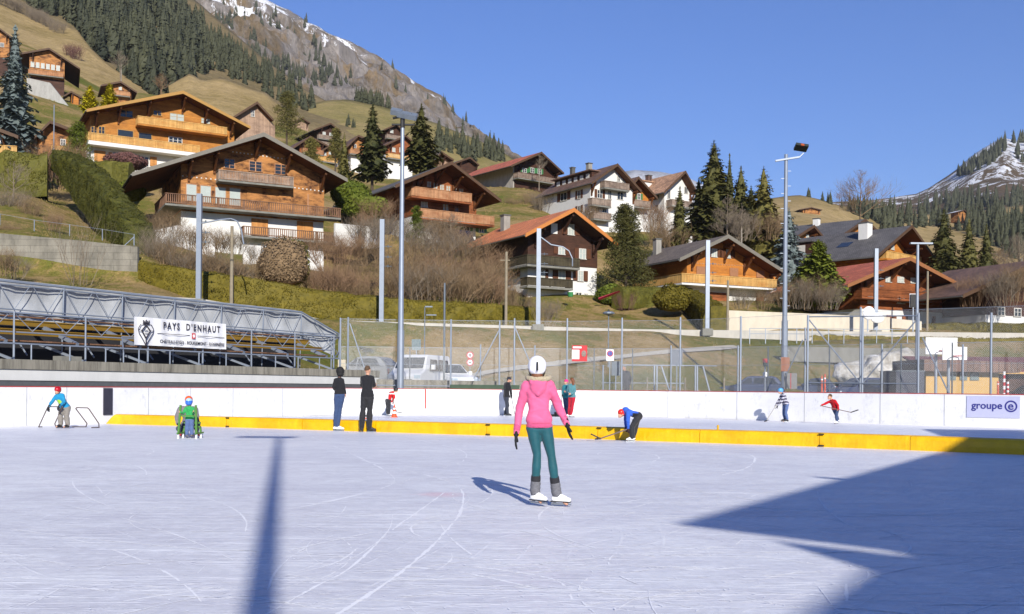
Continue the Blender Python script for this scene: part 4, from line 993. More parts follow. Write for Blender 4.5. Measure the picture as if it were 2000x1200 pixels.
# --- K red barn on the ridge
h = House('farmhouse', 'red roofed farmhouse with grey side wall on the green ridge', 1006, 360, 200, 38)
h.roof((998.5,323),(1057.6,297),(1101.6,338), 2.4, 17, 1.0, T_RED2, M_BROWNT, wallR=h.on(1088,360)[0], mw=W_DARK, brk=(.1,.9), dn=5, sof=W_DARK, pr=True)
fixn(MB().prism([(-.35,-5),(-.06,-5),(-.06,h.under(0)-.1),(-.35,h.under(-.35)-.1)], 0.2, 17).build('side_wall', plaster('grey_boards', S(190,182,172,0.8), 0.3), h.root))
for q in ((1020,329,1028,337),(1036,328,1043,338),(1050,330,1057,340)): h.win(*q, sh=M_GRSH)
h.balcony((1012,340),(1085,346), 1.0, 1.6, W_GREYR, gap=.05)
# --- F slate chalet
h = House('chalet', 'large chalet with broad dark slate roof, dormer and skylight at the right', 1722, 560, 135, 42)
W = h.on(1806, 540)[0]
h.roof((1712,500),(1781,440.5),(1834,514), 3.0, 19, 1.0, T_SLATE, M_BROWNT, wallR=W, mw=W_ORNG, brk=(.1,.5,.9), dn=6, pr=True)
h.balcony((1732,490),(1800,502), 1.0, 1.8, W_PALE, gap=.01, slabm=W_ORNG)
h.win(1740,478,1746,488,kind='curt'); h.win(1768,483,1776,495,kind='curt')
k = (h.zL-h.zA)/(h.xL-h.xA)
def onroof(xl): return h.zA+k*(xl-h.xA)
xl = h.xA*0.5+h.xL*0.5
dmo = MB().box(xl-1.6, xl+1.2, 8.0, 11.2, onroof(xl)-1.6, onroof(xl)+.75).build('dormer', W_DARK, h.root)
MB().box(xl-1.9, xl+1.4, 7.7, 11.5, onroof(xl)+.753, onroof(xl)+.9).build('dormer_roof', T_SLATE, dmo)
MB().box(xl-1.66, xl-1.603, 9.0, 10.4, onroof(xl)-.6, onroof(xl)+.4).build('dormer_window', M_FRAME, dmo)
v = [(xl-.6,3.2),(xl+.9,3.2),(xl+.9,5.0),(xl-.6,5.0)]
MB().add([(a, b_, onroof(a)+.06) for a, b_ in v], [(0,1,2,3)]).build('skylight', M_GLASS, h.root)
h.chim_px(1692, 435, h.xA-2.4, 1.3, 1.8, WHITEP); h.chimney(0,0,h.xA-5.2, 14, 0.9, 1.3, M_CHIM)
h = House('house', 'slate roofed house behind with small wooden gable and tall chimneys', 1560, 500, 152, 42)
h.roof((1556,462),(1590,440),(1615,470), 1.6, 9, 0.5, T_SLATE, M_BROWNT, wallR=h.on(1600,480)[0], mw=W_ORNG, brk=(.5,), dn=6)
h.win(1574,459,1586,472,kind='curt', nm=2); h.win(1563,486,1572,496)
h = House('house', 'long low slate roof with chimneys behind the wooden gable', 1655, 500, 162, 50)
h.roof((1640,462),(1690,428),(1716,452), 1.6, 26, 0.5, T_SLATE, M_BROWNT, wallR=h.on(1706,480)[0], mw=W_ORNG, dn=6)
h.chimney(0,0,h.xA-1.2, 6, 0.9, 1.0, WHITEP); h.chimney(0,0,h.xA-1.6, 16, 0.8, 1.0, WHITEP); h.chimney(0,0,h.xA-3.5, 22, 0.7, 1.2, T_RED)
# --- G red roofed right
h = House('chalet', 'warm red timber chalet with rust tiled roof below the slate roofed chalet', 1680, 634, 108, 26)
W = h.on(1843, 634)[0]; hm = h.on(1760, 607)[1]
h.roof((1655,556),(1777.5,502.5),(1877,556), 2.4, 13, 1.0, T_RED2, plain('brown_orange_trim', S(160,104,60,0.8), 0.6), wallR=W, hm=hm, mw=W_RED, brk=(.05,.35,.65,.96), dn=4, pr=True)
for q in ((1694,579,1707,593),(1752,579,1766,593),(1798,581,1809,594),(1729,541,1740,551),(1752,541,1765,552),(1778,543,1788,553)): h.win(*q, kind='curt', bars=2)
h.balcony((1684,563),(1840,572), 0.9, 1.3, W_RED, gap=.04, slabm=W_RED)
for q in ((1731,616,1750,632),(1762,617,1772,632),(1820,618,1826,632)): h.panel(*q, W_RED, 'door')
MB().add([(W,0.5,hm-.2),(W+2.4,0.5,hm-1.3),(W+2.4,3,hm-1.3),(W,3,hm-.2),(W,0.5,hm-.35),(W+2.4,0.5,hm-1.45),(W+2.4,3,hm-1.45),(W,3,hm-.35)], [(0,1,2,3),(7,6,5,4),(0,4,5,1),(1,5,6,2),(2,6,7,3),(3,7,4,0)]).build('porch_roof', T_RED2, h.root)
# --- N dark house at the right
h = House('house', 'dark timber house with huge mossy brown roof at the right edge', 1925, 634, 108, 24)
h.roof((1880,576),(2035,506),(2130,572), 2.6, 9, 1.0, T_BROWN, M_BROWNT, wallR=h.on(2095,634)[0], hm=h.on(1950,616)[1], mw=W_DARK, mm=WHITEP, brk=(.1,.5), dn=4, sof=W_DARK, pr=True)
h.win(1948,600,1962,616); h.win(1980,602,1994,618)
# --- O left edge
h = House('house', 'white house with orange balcony cut by the left edge of the view', -60, 300, 116, 14)
h.roof((-120,270),(-70,225),(36,266), 1.6, 4, 0.8, T_BROWN, M_BROWNT, wallR=h.on(26,300)[0], mw=WHITEP, brk=(.9,), dn=5, xl=-4)
h.balcony((-60,282),(33,283), 1.0, 1.2, W_PALE, gap=.02)
# --- small far chalets
def small(label, n, d, yaw, eL, ap, eR, wr, L, mr, mw, wins=(), bal=(), hmy=None, of=1.2, mt=None, dn=6, mm=None, name='chalet'):
    h = House(name, label, *n, d, yaw); hm = h.on(n[0]+5, hmy)[1] if hmy else None
    h.roof(eL, ap, eR, of, L, .5, mr, mt or M_BROWNT, wallR=h.on(wr, n[1])[0], hm=hm, mw=mw, mm=mm, dn=dn, sof=W_DARK, brk=(.1,.9))
    for q in wins: h.win(*q[:4], kind=q[4] if len(q) > 4 else 'dark', bars=0)
    for q in bal: h.balcony(*q[:2], 1.0, 1.2, q[2] if len(q) > 2 else W_GREYR, gap=.03)
    return h
small('dark chalet with stacked balconies and green tinted side on the upper slope', (622,296), 255, 36, (614,253),(646,240.5),(667,257), 661, 13, T_GREYB, W_DARK, [(630,258,636,264,'curt'),(643,260,649,266,'curt')], [((623,262),(660,268)),((623,275),(660,281))])
small('small brown chalet with grey roof below the stacked balcony chalet', (626,325), 228, 34, (620,299),(650,280),(664,293), 660, 10, T_BROWN, W_WEATH, [(632,298,637,304,'curt'),(642,296,648,302,'curt'),(652,297,657,303,'curt')], [((622,306),(660,310),W_PALE)], 312)
small('low dark chalet behind the small brown chalet', (585,318), 225, 34, (573,288),(606,266),(640,284), 632, 8, T_BROWN, W_RED, [(612,276,618,282)], [((592,290),(632,294),W_TAN)], 305)
small('narrow grey chalet with dark gable above the floodlight mast', (755,290), 275, 34, (750,253),(775,242),(788,256), 784, 9, T_GREYB, W_DARK, [(762,254,768,260,'curt')], [((756,262),(784,266))])
small('red and white chalet beside the floodlight mast', (757,320), 230, 34, (750,284),(792,264),(818,286), 806, 12, T_BROWN, W_RED, [(766,289,772,297,'curt'),(780,289,788,298,'curt')], [((758,300),(806,305),W_PALE)], 300)
small('brown chalet half hidden by the slim spruce and tall spruce', (685,325), 235, 30, (676,288),(700,264),(742,282), 728, 10, T_BROWN, W_WEATH, [(690,282,696,289)], [((684,292),(728,296),W_TAN)], 300)
small('low grey roofed chalet beyond the dark roofed chalet ridge', (862,330), 210, 40, (852,310),(862,296),(886,312), 880, 8, T_GREYB, W_GREYV)
small('dark little chalet just left of the red roofed farmhouse', (893,335), 240, 36, (888,318),(918,307),(936,322), 932, 9, T_GREYB, W_DARK)
small('grey wooden house on the skyline of the knoll behind the barn', (572,262), 330, 30, (565,240),(590,230),(606,240), 602, 8, T_GREYB, W_GREYV)
small('tiny pale roofed hut on the mountain meadow', (786//1,206), 430, 30, (584,196),(606,188),(618,196), 614, 5, T_GREYB, W_GREYV, name='hut') if False else None
small('old chalet with a row of white framed windows on the upper left slope', (57,160), 235, 24, (40,104),(96,94),(157,134), 126, 15, T_GREYB, W_WEATH, [(60+i*10,121+i*1.5,67+i*10,131+i*1.5,'curt') for i in range(6)], [((55,132),(124,146),W_TAN)], 150, mm=W_DARK)
small('dark topped chalet at the far upper left behind the blue spruce', (-30,120), 250, 18, (-50,76),(-10,48),(30,78), 18, 6, T_GREYB, W_WEATH, [(0,84,8,92)], [], 110, mm=W_DARK)
small('low brown chalet above the golden conifers', (214,185), 240, 26, (198,166),(236,159),(268,180), 256, 9, T_BROWN, W_WEATH, [(232,170,238,176,'curt')], [((212,176),(254,180),W_TAN)])
small('little orange garden shed on the upper left slope', (140,198), 225, 30, (126,186),(139,178),(160,190), 156, 3, T_BROWN, W_ORNG, of=.5, name='garden_shed')
small('pale hut with white roof on the right hand mountainside', (1872,430), 640, 25, (1868,414),(1884,410),(1890,416), 1888, 6, plain('snowy_roof', (0.85,0.86,0.9), 0.8), W_WEATH, dn=1, name='hut')
small('reddish farm building on the brown hill at the right', (1568,415), 520, 10, (1562,409),(1585,405),(1606,410), 1602, 6, T_RED2, W_WEATH, dn=1, name='farm_building')
# walls
def wallrun(name, label, pts, th, m, cat='wall', drop=1.0):
    """pts (x, ytop, d, base y)"""
    B = MB()
    for (x0,t0,d0,b0), (x1,t1,d1,b1) in zip(pts, pts[1:]):
        A, B_, C, D = P(x0,t0,d0), P(x1,t1,d1), P(x1,b1,d1), P(x0,b0,d0); n = Vector((-(B_-A).y, (B_-A).x, 0)).normalized()*th
        A = Vector((D.x,D.y,A.z)); B_ = Vector((C.x,C.y,B_.z)); C = C-Vector((0,0,drop)); D = D-Vector((0,0,drop))
        B.add([D,C,B_,A,D+n,C+n,B_+n,A+n], [(0,1,2,3),(5,4,7,6),(3,2,6,7),(1,5,6,2),(4,0,3,7)])
    return tag(fixn(B.build(name, m)), label, cat)
M_RW, t, b = newmat('board_marked_concrete')
n1 = noiset(t, geo(t, (1,1,0.5)), 0.8, 6, 0.7); br = N(t, 'ShaderNodeTexBrick'); t.links.new(geo(t, (1,1,1), (R(90),0,0)), br.inputs[0])
br.inputs['Scale'].default_value = 1; br.inputs['Brick Width'].default_value = 2.6; br.inputs['Row Height'].default_value = 0.5; br.inputs['Mortar Size'].default_value = 0.015
br.inputs['Color1'].default_value = (1,1,1,1); br.inputs['Color2'].default_value = (.86,.86,.86,1); br.inputs['Mortar'].default_value = (.5,.5,.5,1)
cc = mix(t, 1.0, ramp(t, n1, [(0.3, S(112,108,98,0.8)), (0.6, S(164,158,144,0.8))]), br.outputs[0], 'MULTIPLY')
t.links.new(cc, b.inputs['Base Color']); b.inputs['Roughness'].default_value = 0.95
wallrun('retaining_wall', 'grey board marked concrete retaining wall on the left bank', [(-160,448,80,505),(0,456,80,513),(135,468,80,529),(268,482,80,545)], 0.4, M_RW)
M_CREAM = plaster('cream_wall_render', S(236,224,200,0.8), 0.2)
wallrun('garden_wall', 'long cream rendered wall along the track at the right', [(1410,606,97,646),(1560,612,100,650),(1738,620,102,652)], 0.4, M_CREAM)
wallrun('garden_wall', 'end bay of the cream wall beside the red timber chalet', [(1740,622,103,652),(1800,628,104,652)], 0.35, M_CREAM)
wallrun('white_wall', 'white garden wall linking the weathered and dark roofed chalets', [(655,436,109,462),(722,443,112,468),(740,452,118,468)], 0.3, WHITEP)
wallrun('white_wall', 'white foundation wall under the weathered chalet terrace', [(475,478,102,500),(520,481,103,502),(594,488,104,506),(632,492,105,513)], 0.3, WHITEP)
wallrun('white_wall', 'white garden wall behind the bare shrubs left of the weathered chalet', [(280,455,99,500),(345,440,101,505),(420,455,102,508)], 0.3, WHITEP)
wallrun('retaining_wall', 'pale grey retaining wall below the old chalet on the upper left', [(52,152,212,205),(97,162,212,208),(133,207,212,212)], 0.5, plaster('pale_concrete', S(188,186,180,0.8), 0.3))
wallrun('culvert_wall', 'small grey concrete culvert wall under the track edge', [(1214,648,84,660),(1253,650,84.5,661)], 0.4, CONC)
# ================= rink, stand, fence, railway, cars
M_BOARD, t, b = newmat('white_rink_board')
n1 = noiset(t, geo(t, (1,1,3)), 0.8, 5, 0.7); sep = N(t, 'ShaderNodeSeparateXYZ'); t.links.new(geo(t), sep.inputs[0])
n2 = noiset(t, geo(t), 6, 5, 0.8)
col = ramp(t, mathn(t, 'ADD', mathn(t, 'MULTIPLY', n1, 0.7), mathn(t, 'MULTIPLY', n2, 0.3)), [(0.3, (0.60,0.60,0.61)), (0.5, (0.68,0.68,0.69))])
scf = ramp(t, noiset(t, geo(t, (1,1,0.5)), 3.2, 7, 0.85), [(0.36, 0.80), (0.46, 1.0)]); col = mix(t, 1.0, col, scf, 'MULTIPLY')
low_tone = ramp(t, mathn(t, 'ADD', sep.outputs[2], mathn(t, 'MULTIPLY', n2, 0.12)), [(0.0, 0.90), (0.26, 1.0)])  # board colour slightly darker towards the ice
col = mix(t, 1.0, col, low_tone, 'MULTIPLY'); t.links.new(col, b.inputs['Base Color']); b.inputs['Roughness'].default_value = 0.45
M_REDC = plain('red_cap_plastic', S(190,52,40,0.85), 0.5); M_YEL2, t, b = newmat('yellow_vinyl')
n1 = noiset(t, geo(t, (1,1,1)), 1.6, 5, 0.7); n2 = noiset(t, geo(t), 14, 4, 0.8)
c = ramp(t, n1, [(0.3, S(236,176,0,0.85)), (0.65, S(255,200,8,0.9))]); c = mix(t, ramp(t, n2, [(0.66, 0.0), (0.74, 0.5)]), c, S(190,140,20))
t.links.new(c, b.inputs['Base Color']); b.inputs['Roughness'].default_value = 0.38; bump(t, b, mathn(t, 'ADD', n1, noiset(t, geo(t, (1,1,0.12)), 4.5, 3, 0.6)), 0.45, 0.06)
HB = 1.14
def smoothpath(pts, n=5):
    out = []
    for i in range(len(pts)-1):
        p0 = Vector(pts[max(i-1,0)]); p1 = Vector(pts[i]); p2 = Vector(pts[i+1]); p3 = Vector(pts[min(i+2,len(pts)-1)])
        for k in range(n):
            t_ = k/n; out.append(0.5*((2*p1)+(p2-p0)*t_+(2*p0-5*p1+4*p2-p3)*t_*t_+(3*p1-p0-3*p2+p3)*t_**3))
    out.append(Vector(pts[-1])); return out
bp = smoothpath(BOARD)
def ribbon(path, off0, off1, z0, z1, B):
    n = len(path)
    for i, p in enumerate(path):
        a = path[max(i-1,0)]; c_ = path[min(i+1,n-1)]; tdir = (c_-a).normalized(); nr = Vector((-tdir.y, tdir.x))
        for o_, z in ((off0,z0),(off0,z1),(off1,z1),(off1,z0)):
            q = p+nr*o_; B.v.append((q.x, q.y, z))
    m0 = len(B.v)-4*n
    for i in range(n-1):
        for k in range(4):
            a = m0+i*4+k; b_ = m0+i*4+(k+1) % 4; B.f.append((a, b_, b_+4, a+4))
    B.f.append((m0, m0+1, m0+2, m0+3)); m1 = m0+4*(n-1); B.f.append((m1+3, m1+2, m1+1, m1))
    return B
e = empty('rink_boards', (0,0,0), 0, 'curved white rink boards with a thin red cap rail', 'rink boards')
fixn(ribbon(bp, 0.0, 0.08, 0, HB, MB()).build('board_panel', M_BOARD, e))
fixn(ribbon(bp, -0.015, 0.11, HB+.002, HB+.026, MB()).build('cap_rail', M_REDC, e))
M_SEAM = plain('seam_grey', S(185,187,192,0.85), 0.6)
def atbp(x):
    for a, b_ in zip(bp, bp[1:]):
        xa, xb = 1000+2000*a.x/a.y, 1000+2000*b_.x/b_.y
        if xa <= x <= xb: f = (x-xa)/(xb-xa); return a+(b_-a)*f, (b_-a).normalized()
    return bp[-1], (bp[-1]-bp[-2]).normalized()
def onboard(x, w, z0, z1, m, name, parent, off=0.006, th=0.01):
    p, tn = atbp(x); nr = Vector((tn.y, -tn.x)); B = MB(); q = p+nr*off
    M = Matrix(((tn.x, nr.x, 0, q.x), (tn.y, nr.y, 0, q.y), (0,0,1,0), (0,0,0,1))); B.box(-w/2, w/2, -th/2, th/2, z0, z1, M); return fixn(B.build(name, m, parent))
for x in (52,130,290,372,455,552,650,735,930,1060,1180,1305,1440,1572,1720,1845): onboard(x, 0.018, 0.02, HB-.01, M_SEAM, 'panel_seam', e)
onboard(831, 0.06, 0.28, HB-.01, M_REDC, 'red_line_marker', e, 0.009)
onboard(210, 0.36, 0.27, HB-.02, plain('dark_glass_gap', S(62,60,76,0.7), 0.4), 'dark_gap_panel', e, 0.02, 0.03)
# sponsor panel
M_LAV = plain('lavender_vinyl', S(206,208,238,0.8), 0.5, 0, 0.04); M_INK = plain('violet_ink', S(58,60,150,0.75), 0.5)
gp_ = empty('sponsor_sign', (0,0,0), 0, 'pale lavender advertising panel reading groupe e on the right boards', 'sign')
p, tn = atbp(1940); nr = Vector((tn.y, -tn.x)); lx = (atbp(1992)[0]-atbp(1888)[0]).length
gp_.location = (p.x+nr.x*0.012, p.y+nr.y*0.012, 0.0); gp_.rotation_euler = (0,0,math.atan2(tn.y, tn.x))
MB().box(-lx/2, lx/2, -0.012, 0.0, 0.34, HB-0.05).build('panel', M_LAV, gp_)
def text(name, s, size, m, parent, loc, rot=(R(90),0,0), ext=0.004, sx=1.0, bold=0.0, align='CENTER', sp=1.0):
    cu = bpy.data.curves.new(name, 'FONT'); cu.body = s; cu.size = size; cu.extrude = ext; cu.align_x = align; cu.align_y = 'CENTER'; cu.offset = bold; cu.space_character = sp; cu.resolution_u = 3
    o = bpy.data.objects.new(name, cu); COL.objects.link(o); dg = bpy.context.evaluated_depsgraph_get(); me = bpy.data.meshes.new_from_object(o.evaluated_get(dg))
    bpy.data.objects.remove(o); me.materials.clear(); me.materials.append(m); o = bpy.data.objects.new(name, me); COL.objects.link(o)
    o.parent = parent; o.location = loc; o.rotation_euler = rot; o.scale = (sx, 1, 1); return o
text('lettering', 'groupe', lx*0.205, M_INK, gp_, (-lx*0.115, -0.018, 0.755), bold=0.006)
lg = MB(); r0, r1 = lx*0.088, lx*0.118
for i in range(40):
    a, b_ = 2*math.pi*i/40, 2*math.pi*(i+1)/40
    lg.add([(r1*math.cos(a),0,r1*math.sin(a)),(r1*math.cos(b_),0,r1*math.sin(b_)),(r0*math.cos(b_),0,r0*math.sin(b_)),(r0*math.cos(a),0,r0*math.sin(a))], [(0,1,2,3)])
o = fixn(lg.build('logo_ring', M_INK, gp_)); o.location = (lx*0.335, -0.018, 0.745)
text('logo_letter', 'e', lx*0.235, M_INK, gp_, (lx*0.332, -0.019, 0.752), bold=0.005)
# ---- yellow foam barrier segments
segs = [(207,442),(443,590),(591,733),(734,950),(951,1167),(1168,1366),(1367,1600),(1601,1777),(1778,2140)]
bar_l = [(205,828),(500,836.5),(700,843),(1000,852.5),(1240,861),(1500,869.5),(1780,880),(2000,889),(2150,896)]
for i, (x0, x1) in enumerate(segs):
    pts = [PG(x, interp(bar_l, x)) for x in [x0+(x1-x0)*k/8 for k in range(9)]]
    path = [Vector((p.x, p.y)) for p in pts]; B = MB(); n = len(path); prof = [(0,0),(-.01,.12),(-.005,.22),(.03,.285),(.1,.31),(.2,.31),(.27,.285),(.3,.22),(.3,0)]; k_ = len(prof)
    tilt = 0.34 if i == 0 else 0
    for j, p in enumerate(path):
        a = path[max(j-1,0)]; c_ = path[min(j+1,n-1)]; td = (c_-a).normalized(); nr = Vector((-td.y, td.x)); bul = 0
        for u, z in prof:
            sh = td*tilt*(z/.31) if j == 0 else Vector((0,0)); kk = noise.noise(Vector((p.x*1.5, p.y*1.5, z*5)))*0.006
            q = p+nr*(u-bul+kk)+sh; B.v.append((q.x, q.y, z+kk*0.5*(z > 0)))
    for j in range(n-1):
        for u in range(k_-1): a = j*k_+u; B.f.append((a, a+1, a+k_+1, a+k_))
    B.f.append(tuple(range(k_))[::-1]); m1 = k_*(n-1); B.f.append(tuple(range(m1, m1+k_)))
    pos = ['slanted left end segment of the yellow foam barrier, by the dark gap in the boards','yellow foam barrier segment just right of the child on the green sled','yellow foam barrier segment behind the standing couple','yellow foam barrier segment right of the man in the black t-shirt','yellow foam barrier segment behind the girl in the pink hoodie','yellow foam barrier segment beside the bending boy in blue','yellow foam barrier segment right of the seam with dark straps','short yellow foam barrier segment before the shadow at the right','last yellow foam barrier segment crossing into the shadow at the right'][i]
    pf = fixn(B.build('barrier_pad', M_YEL2, None)); tag(pf, pos, 'barrier', 'yellow foam barrier segments across the ice')
    a = Vector((pts[0].x, pts[0].y)); 
    if i in (1,5,7,4): 
        S_ = MB(); td = (path[1]-path[0]).normalized(); nr = Vector((td.y, -td.x)); q = path[0]+nr*0.03
        for z0 in (0.02, 0.27): S_.bar((q.x-td.x*0.02, q.y-td.y*0.02, z0+.015), (q.x+td.x*.10, q.y+td.y*.10, z0+.012), 0.025)
        S_.build('strap', BLACK, pf)
# ---- concrete wall and stand along the left board
O = Vector((-8.05, 46.0)); U = Vector((-0.469, -0.883)).normalized(); V = Vector((U.y, -U.x)); 
if V.x > 0: V = -V
ang = math.atan2(U.y, U.x)
# local frame: x = s along U, y = t; build handedness via explicit matrix
SM = Matrix(((U.x, V.x, 0, O.x), (U.y, V.y, 0, O.y), (0,0,1,0), (0,0,0,1)))
def SB(B, x0, x1, y0, y1, z0, z1): return B.box(x0, x1, y0, y1, z0, z1, SM)
def SP(s, t_, z): return SM @ Vector((s, t_, z))
e = empty('stand_wall', (0,0,0), 0, 'weathered concrete retaining wall with white painted lower band in front of the stand', 'wall')
M_CW, t, b = newmat('weathered_concrete'); v = geo(t, (3,3,0.25)); n1 = noiset(t, v, 1.6, 7, 0.75)
t.links.new(ramp(t, n1, [(0.3, S(90,86,76,0.8)), (0.5, S(150,145,132,0.8)), (0.7, S(178,172,158,0.8))]), b.inputs['Base Color']); b.inputs['Roughness'].default_value = 0.95
fixn(SB(MB(), -3.6, 34, 0, .3, 1.69, 2.0).build('concrete_cap', M_CW, e)); fixn(SB(MB(), -3.6, 34, .05, .3, 1.34, 1.687).build('white_band', plaster('white_block_paint', S(232,232,230,0.85), 0.12), e))
fixn(SB(MB(), -3.6, 34, .1, .3, -.2, 1.337).build('lower_wall', CONC, e))
g = MB(); 
tag(fixn(SB(g, -2.0, 34, -.75, -.55, 1.16, 1.31).build('guard_rail', plain('grey_crash_rail', S(112,114,116,0.8), 0.5, 0.2))), 'horizontal grey crash rail just above the left rink boards', 'rail')
st = empty('grandstand', (SP(0,0,0).x, SP(0,0,0).y, 0), 0, 'open steel grandstand with ochre bench rows and a sagging white tarpaulin behind a truss', 'grandstand')
def sbuild(B, name, m): 
    o = B.build(name, m); o.parent = st; o.matrix_parent_inverse = Matrix.Translation(-Vector(st.location)); return fixn(o)
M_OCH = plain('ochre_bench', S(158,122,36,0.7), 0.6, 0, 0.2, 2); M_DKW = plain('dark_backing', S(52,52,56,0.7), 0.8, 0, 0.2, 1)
M_TARP, t, b = newmat('white_tarpaulin'); n1 = noiset(t, geo(t, (1,1,0.6)), 0.9, 4, 0.6)
t.links.new(ramp(t, n1, [(0.3, S(180,183,186,0.75)), (0.6, S(208,211,214,0.8))]), b.inputs['Base Color']); b.inputs['Roughness'].default_value = 0.6; bump(t, b, n1, 0.15, 0.2)
LEN = 33; SA = -3.0; SE = -6.0; SF = -1.2
B = MB()
for z, t_, dep in ((2.62,1.3,.45),(2.92,2.3,.3),(3.28,3.1,.3),(3.60,3.9,.22)): SB(B, SF if z < 2.7 else -2.2, LEN, t_, t_+dep, z, z+.05)
sbuild(B, 'walkway_boards', W_BRRAIL)
for z, t_ in ((2.90,2.2),(3.26,3.0)):
    sbuild(SB(MB(), -2.0, LEN, t_, t_+.05, z-.02, z+.14), 'bench', M_OCH); sbuild(SB(MB(), -2.0, LEN, t_-.04, t_+.3, z+.145, z+.18), 'bench', M_OCH)
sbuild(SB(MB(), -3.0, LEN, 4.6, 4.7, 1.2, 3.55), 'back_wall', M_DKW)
sbuild(SB(MB(), -1.5, LEN, .35, 4.6, 1.2, 1.99), 'floor', CONC)
# tarp with sags
T = MB(); ns = 120; sl = [SE+s_*(LEN-SE)/ns for s_ in range(ns+1)]
for j in range(9):
    for s_ in sl:
        f = j/8; top = 4.97 if s_ > SA else 4.97-(SA-s_)/3*0.98; lo_ = 3.52 if s_ > SA else 3.52-(SA-s_)/3*0.75; z = lo_+(top-lo_)*f
        bay = ((s_-SA) % 2.75)/2.75; w_ = 0.14*math.sin(math.pi*bay)*math.sin(math.pi*f)+0.03*math.sin(s_*5+f*3)
        T.v.append(tuple(SP(s_, 4.5+w_, z)))
for j in range(8):
    for i in range(ns): a = j*(ns+1)+i; T.f.append((a, a+1, a+ns+2, a+ns+1))
o = sbuild(T, 'tarpaulin', M_TARP); o.data.polygons.foreach_set('use_smooth', [True]*len(o.data.polygons))
B = MB()
def tb(a, b_, w=.06, n=6): B.bar(SP(*a), SP(*b_), w, n=n)
zt, zm, tt = 4.88, 4.12, 4.3
tb((SA,tt,zt),(LEN,tt,zt),.09); tb((SE,tt,zm-.35),(LEN,tt,zm-.35),.09); tb((SE,tt,zm-.23),(LEN,tt,zm-.23),.05); tb((SA,tt,zt-.12),(LEN,tt,zt-.12),.05); zm = 3.9
s_ = SA; kq = 0
while s_ < LEN:
    tb((s_,tt,zt),(s_,4.4,2.0),.06); 
    tb((s_,tt,zt),(s_+.69,tt,zm),.028); tb((s_+1.38,tt,zt),(s_+.69,tt,zm),.028); tb((s_+1.38,tt,zt),(s_+2.06,tt,zm),.028); tb((s_+2.75,tt,zt),(s_+2.06,tt,zm),.028)
    s_ += 2.75
tb((SA,tt,zt),(SE,tt,3.95),.09); tb((SA,tt,zm),(-4.6,tt,3.1),.04); tb((-4.6,tt,3.1),(SE,tt,3.8),.05); tb((-4.0,tt,4.5),(SE,tt,2.9),.04); tb((SE,tt,3.95),(SE,tt,1.4),.07); tb((SE,tt,3.8),(SF-.2,1.2,3.5),.06); tb((SF-.2,1.2,2.0),(SF-.2,1.2,3.5),.06); tb((SA,tt,zm),(SF-.2,1.2,3.5),.05); tb((SE,tt,3.0),(SF-.2,1.2,2.4),.05)
sbuild(B, 'roof_truss', GALV)
B = MB()
s_ = SF
while s_ < LEN:
    tb((s_,.9,2.0),(s_,.9,2.62),.07); tb((s_,.9,2.6),(s_,.9,3.55),.06); tb((s_,1.3,2.6),(s_,4.4,3.7),.12,4); tb((s_,.9,2.0),(s_+.5,2.6,2.6),.08,4)
    tb((s_+.7,1.0,2.95),(s_+1.37,1.0,3.5),.03); tb((s_+.7,1.0,2.95),(s_+.1,1.0,3.5),.03); tb((s_+2.0,1.0,2.95),(s_+2.65,1.0,3.5),.03); tb((s_+2.0,1.0,2.95),(s_+1.37,1.0,3.5),.03)
    tb((s_+1.3,2.6,2.62),(s_+1.3,2.2,2.2),.06); s_ += 2.75
tb((SF,1.0,2.9),(LEN,1.0,2.9),.05); tb((SF,.95,3.52),(LEN,.95,3.52),.06); sbuild(B, 'frame_posts', GALV)
B = MB(); s_ = -0.8
while s_ < LEN: tb((s_,.25,2.0),(s_,.25,2.5),.05); s_ += 1.45
tb((-0.8,.25,2.5),(LEN,.25,2.5),.055); sbuild(B, 'front_railing', GALV)
# handrail of the steps in front of the banner
B = MB(); tb((11.6,.12,1.8),(11.6,.12,2.35),.05); tb((11.6,.12,2.35),(10.9,1.0,2.95),.05); tb((10.9,1.0,2.95),(8.9,1.0,2.98),.05); sbuild(B, 'step_handrail', GALV)
B = MB(); SB(B, 13.2,14.0,.28,.7,2.0,2.16); sbuild(B, 'concrete_step', CONC)
# scaffold poles with orange collars at the left, and a purple cloth
B = MB(); 
for s_ in (26.2, 27.0, 29.2): tb((s_,.6,2.0),(s_,.6,3.95),.06)
tb((26.2,.6,3.9),(29.2,.6,3.4),.05); tb((26.2,.6,2.9),(29.2,.6,2.9),.05); sbuild(B, 'scaffold_pole', GALV)
B = MB()
for z in (2.1,3.1,3.9): SB(B, 26.15,26.25,.55,.65,z,z+.05)
sbuild(B, 'orange_collar', plain('orange_paint', S(214,120,40), 0.6))
# banner
def s_at(x, t_):     # s where column x crosses the plane at offset t_
    best = min((abs(px(SP(q*0.02, t_, 3))[0]-x), q*0.02) for q in range(1650)); return best[1]
sa, sb_ = s_at(262, .78), s_at(441, .78); bw = sa-sb_
bn = empty('banner', SP(sa, .78, 2.63), 0, 'white cloth banner reading PAYS D\'ENHAUT with crest and small Swiss cross', 'banner')
bn.rotation_euler = (0,0,math.atan2(-U.y, -U.x)); za, zb = 2.72, 3.72
B = MB(); nx = 40
for j in range(6):
    for i in range(nx+1):
        u = i/nx; f = j/5; zz = 0.05+(1.02)*f-0.05*u*(1-f)*0; w_ = 0.025*math.sin(u*17+f*2)+0.02*math.sin(u*41)
        B.v.append((u*bw, w_, zz))
for j in range(5):
    for i in range(nx): a = j*(nx+1)+i; B.f.append((a, a+1, a+nx+2, a+nx+1))
B.build('cloth', plain('banner_cloth', S(246,246,248,0.85), 0.7, 0, 0.03), bn, True)
M_BINK = plain('banner_ink', S(56,52,66,0.7), 0.7); M_RED = plain('signal_red', S(206,34,44,0.85), 0.5); M_WHT = plain('sign_white', (0.8,0.8,0.8), 0.5, 0, 0.03)
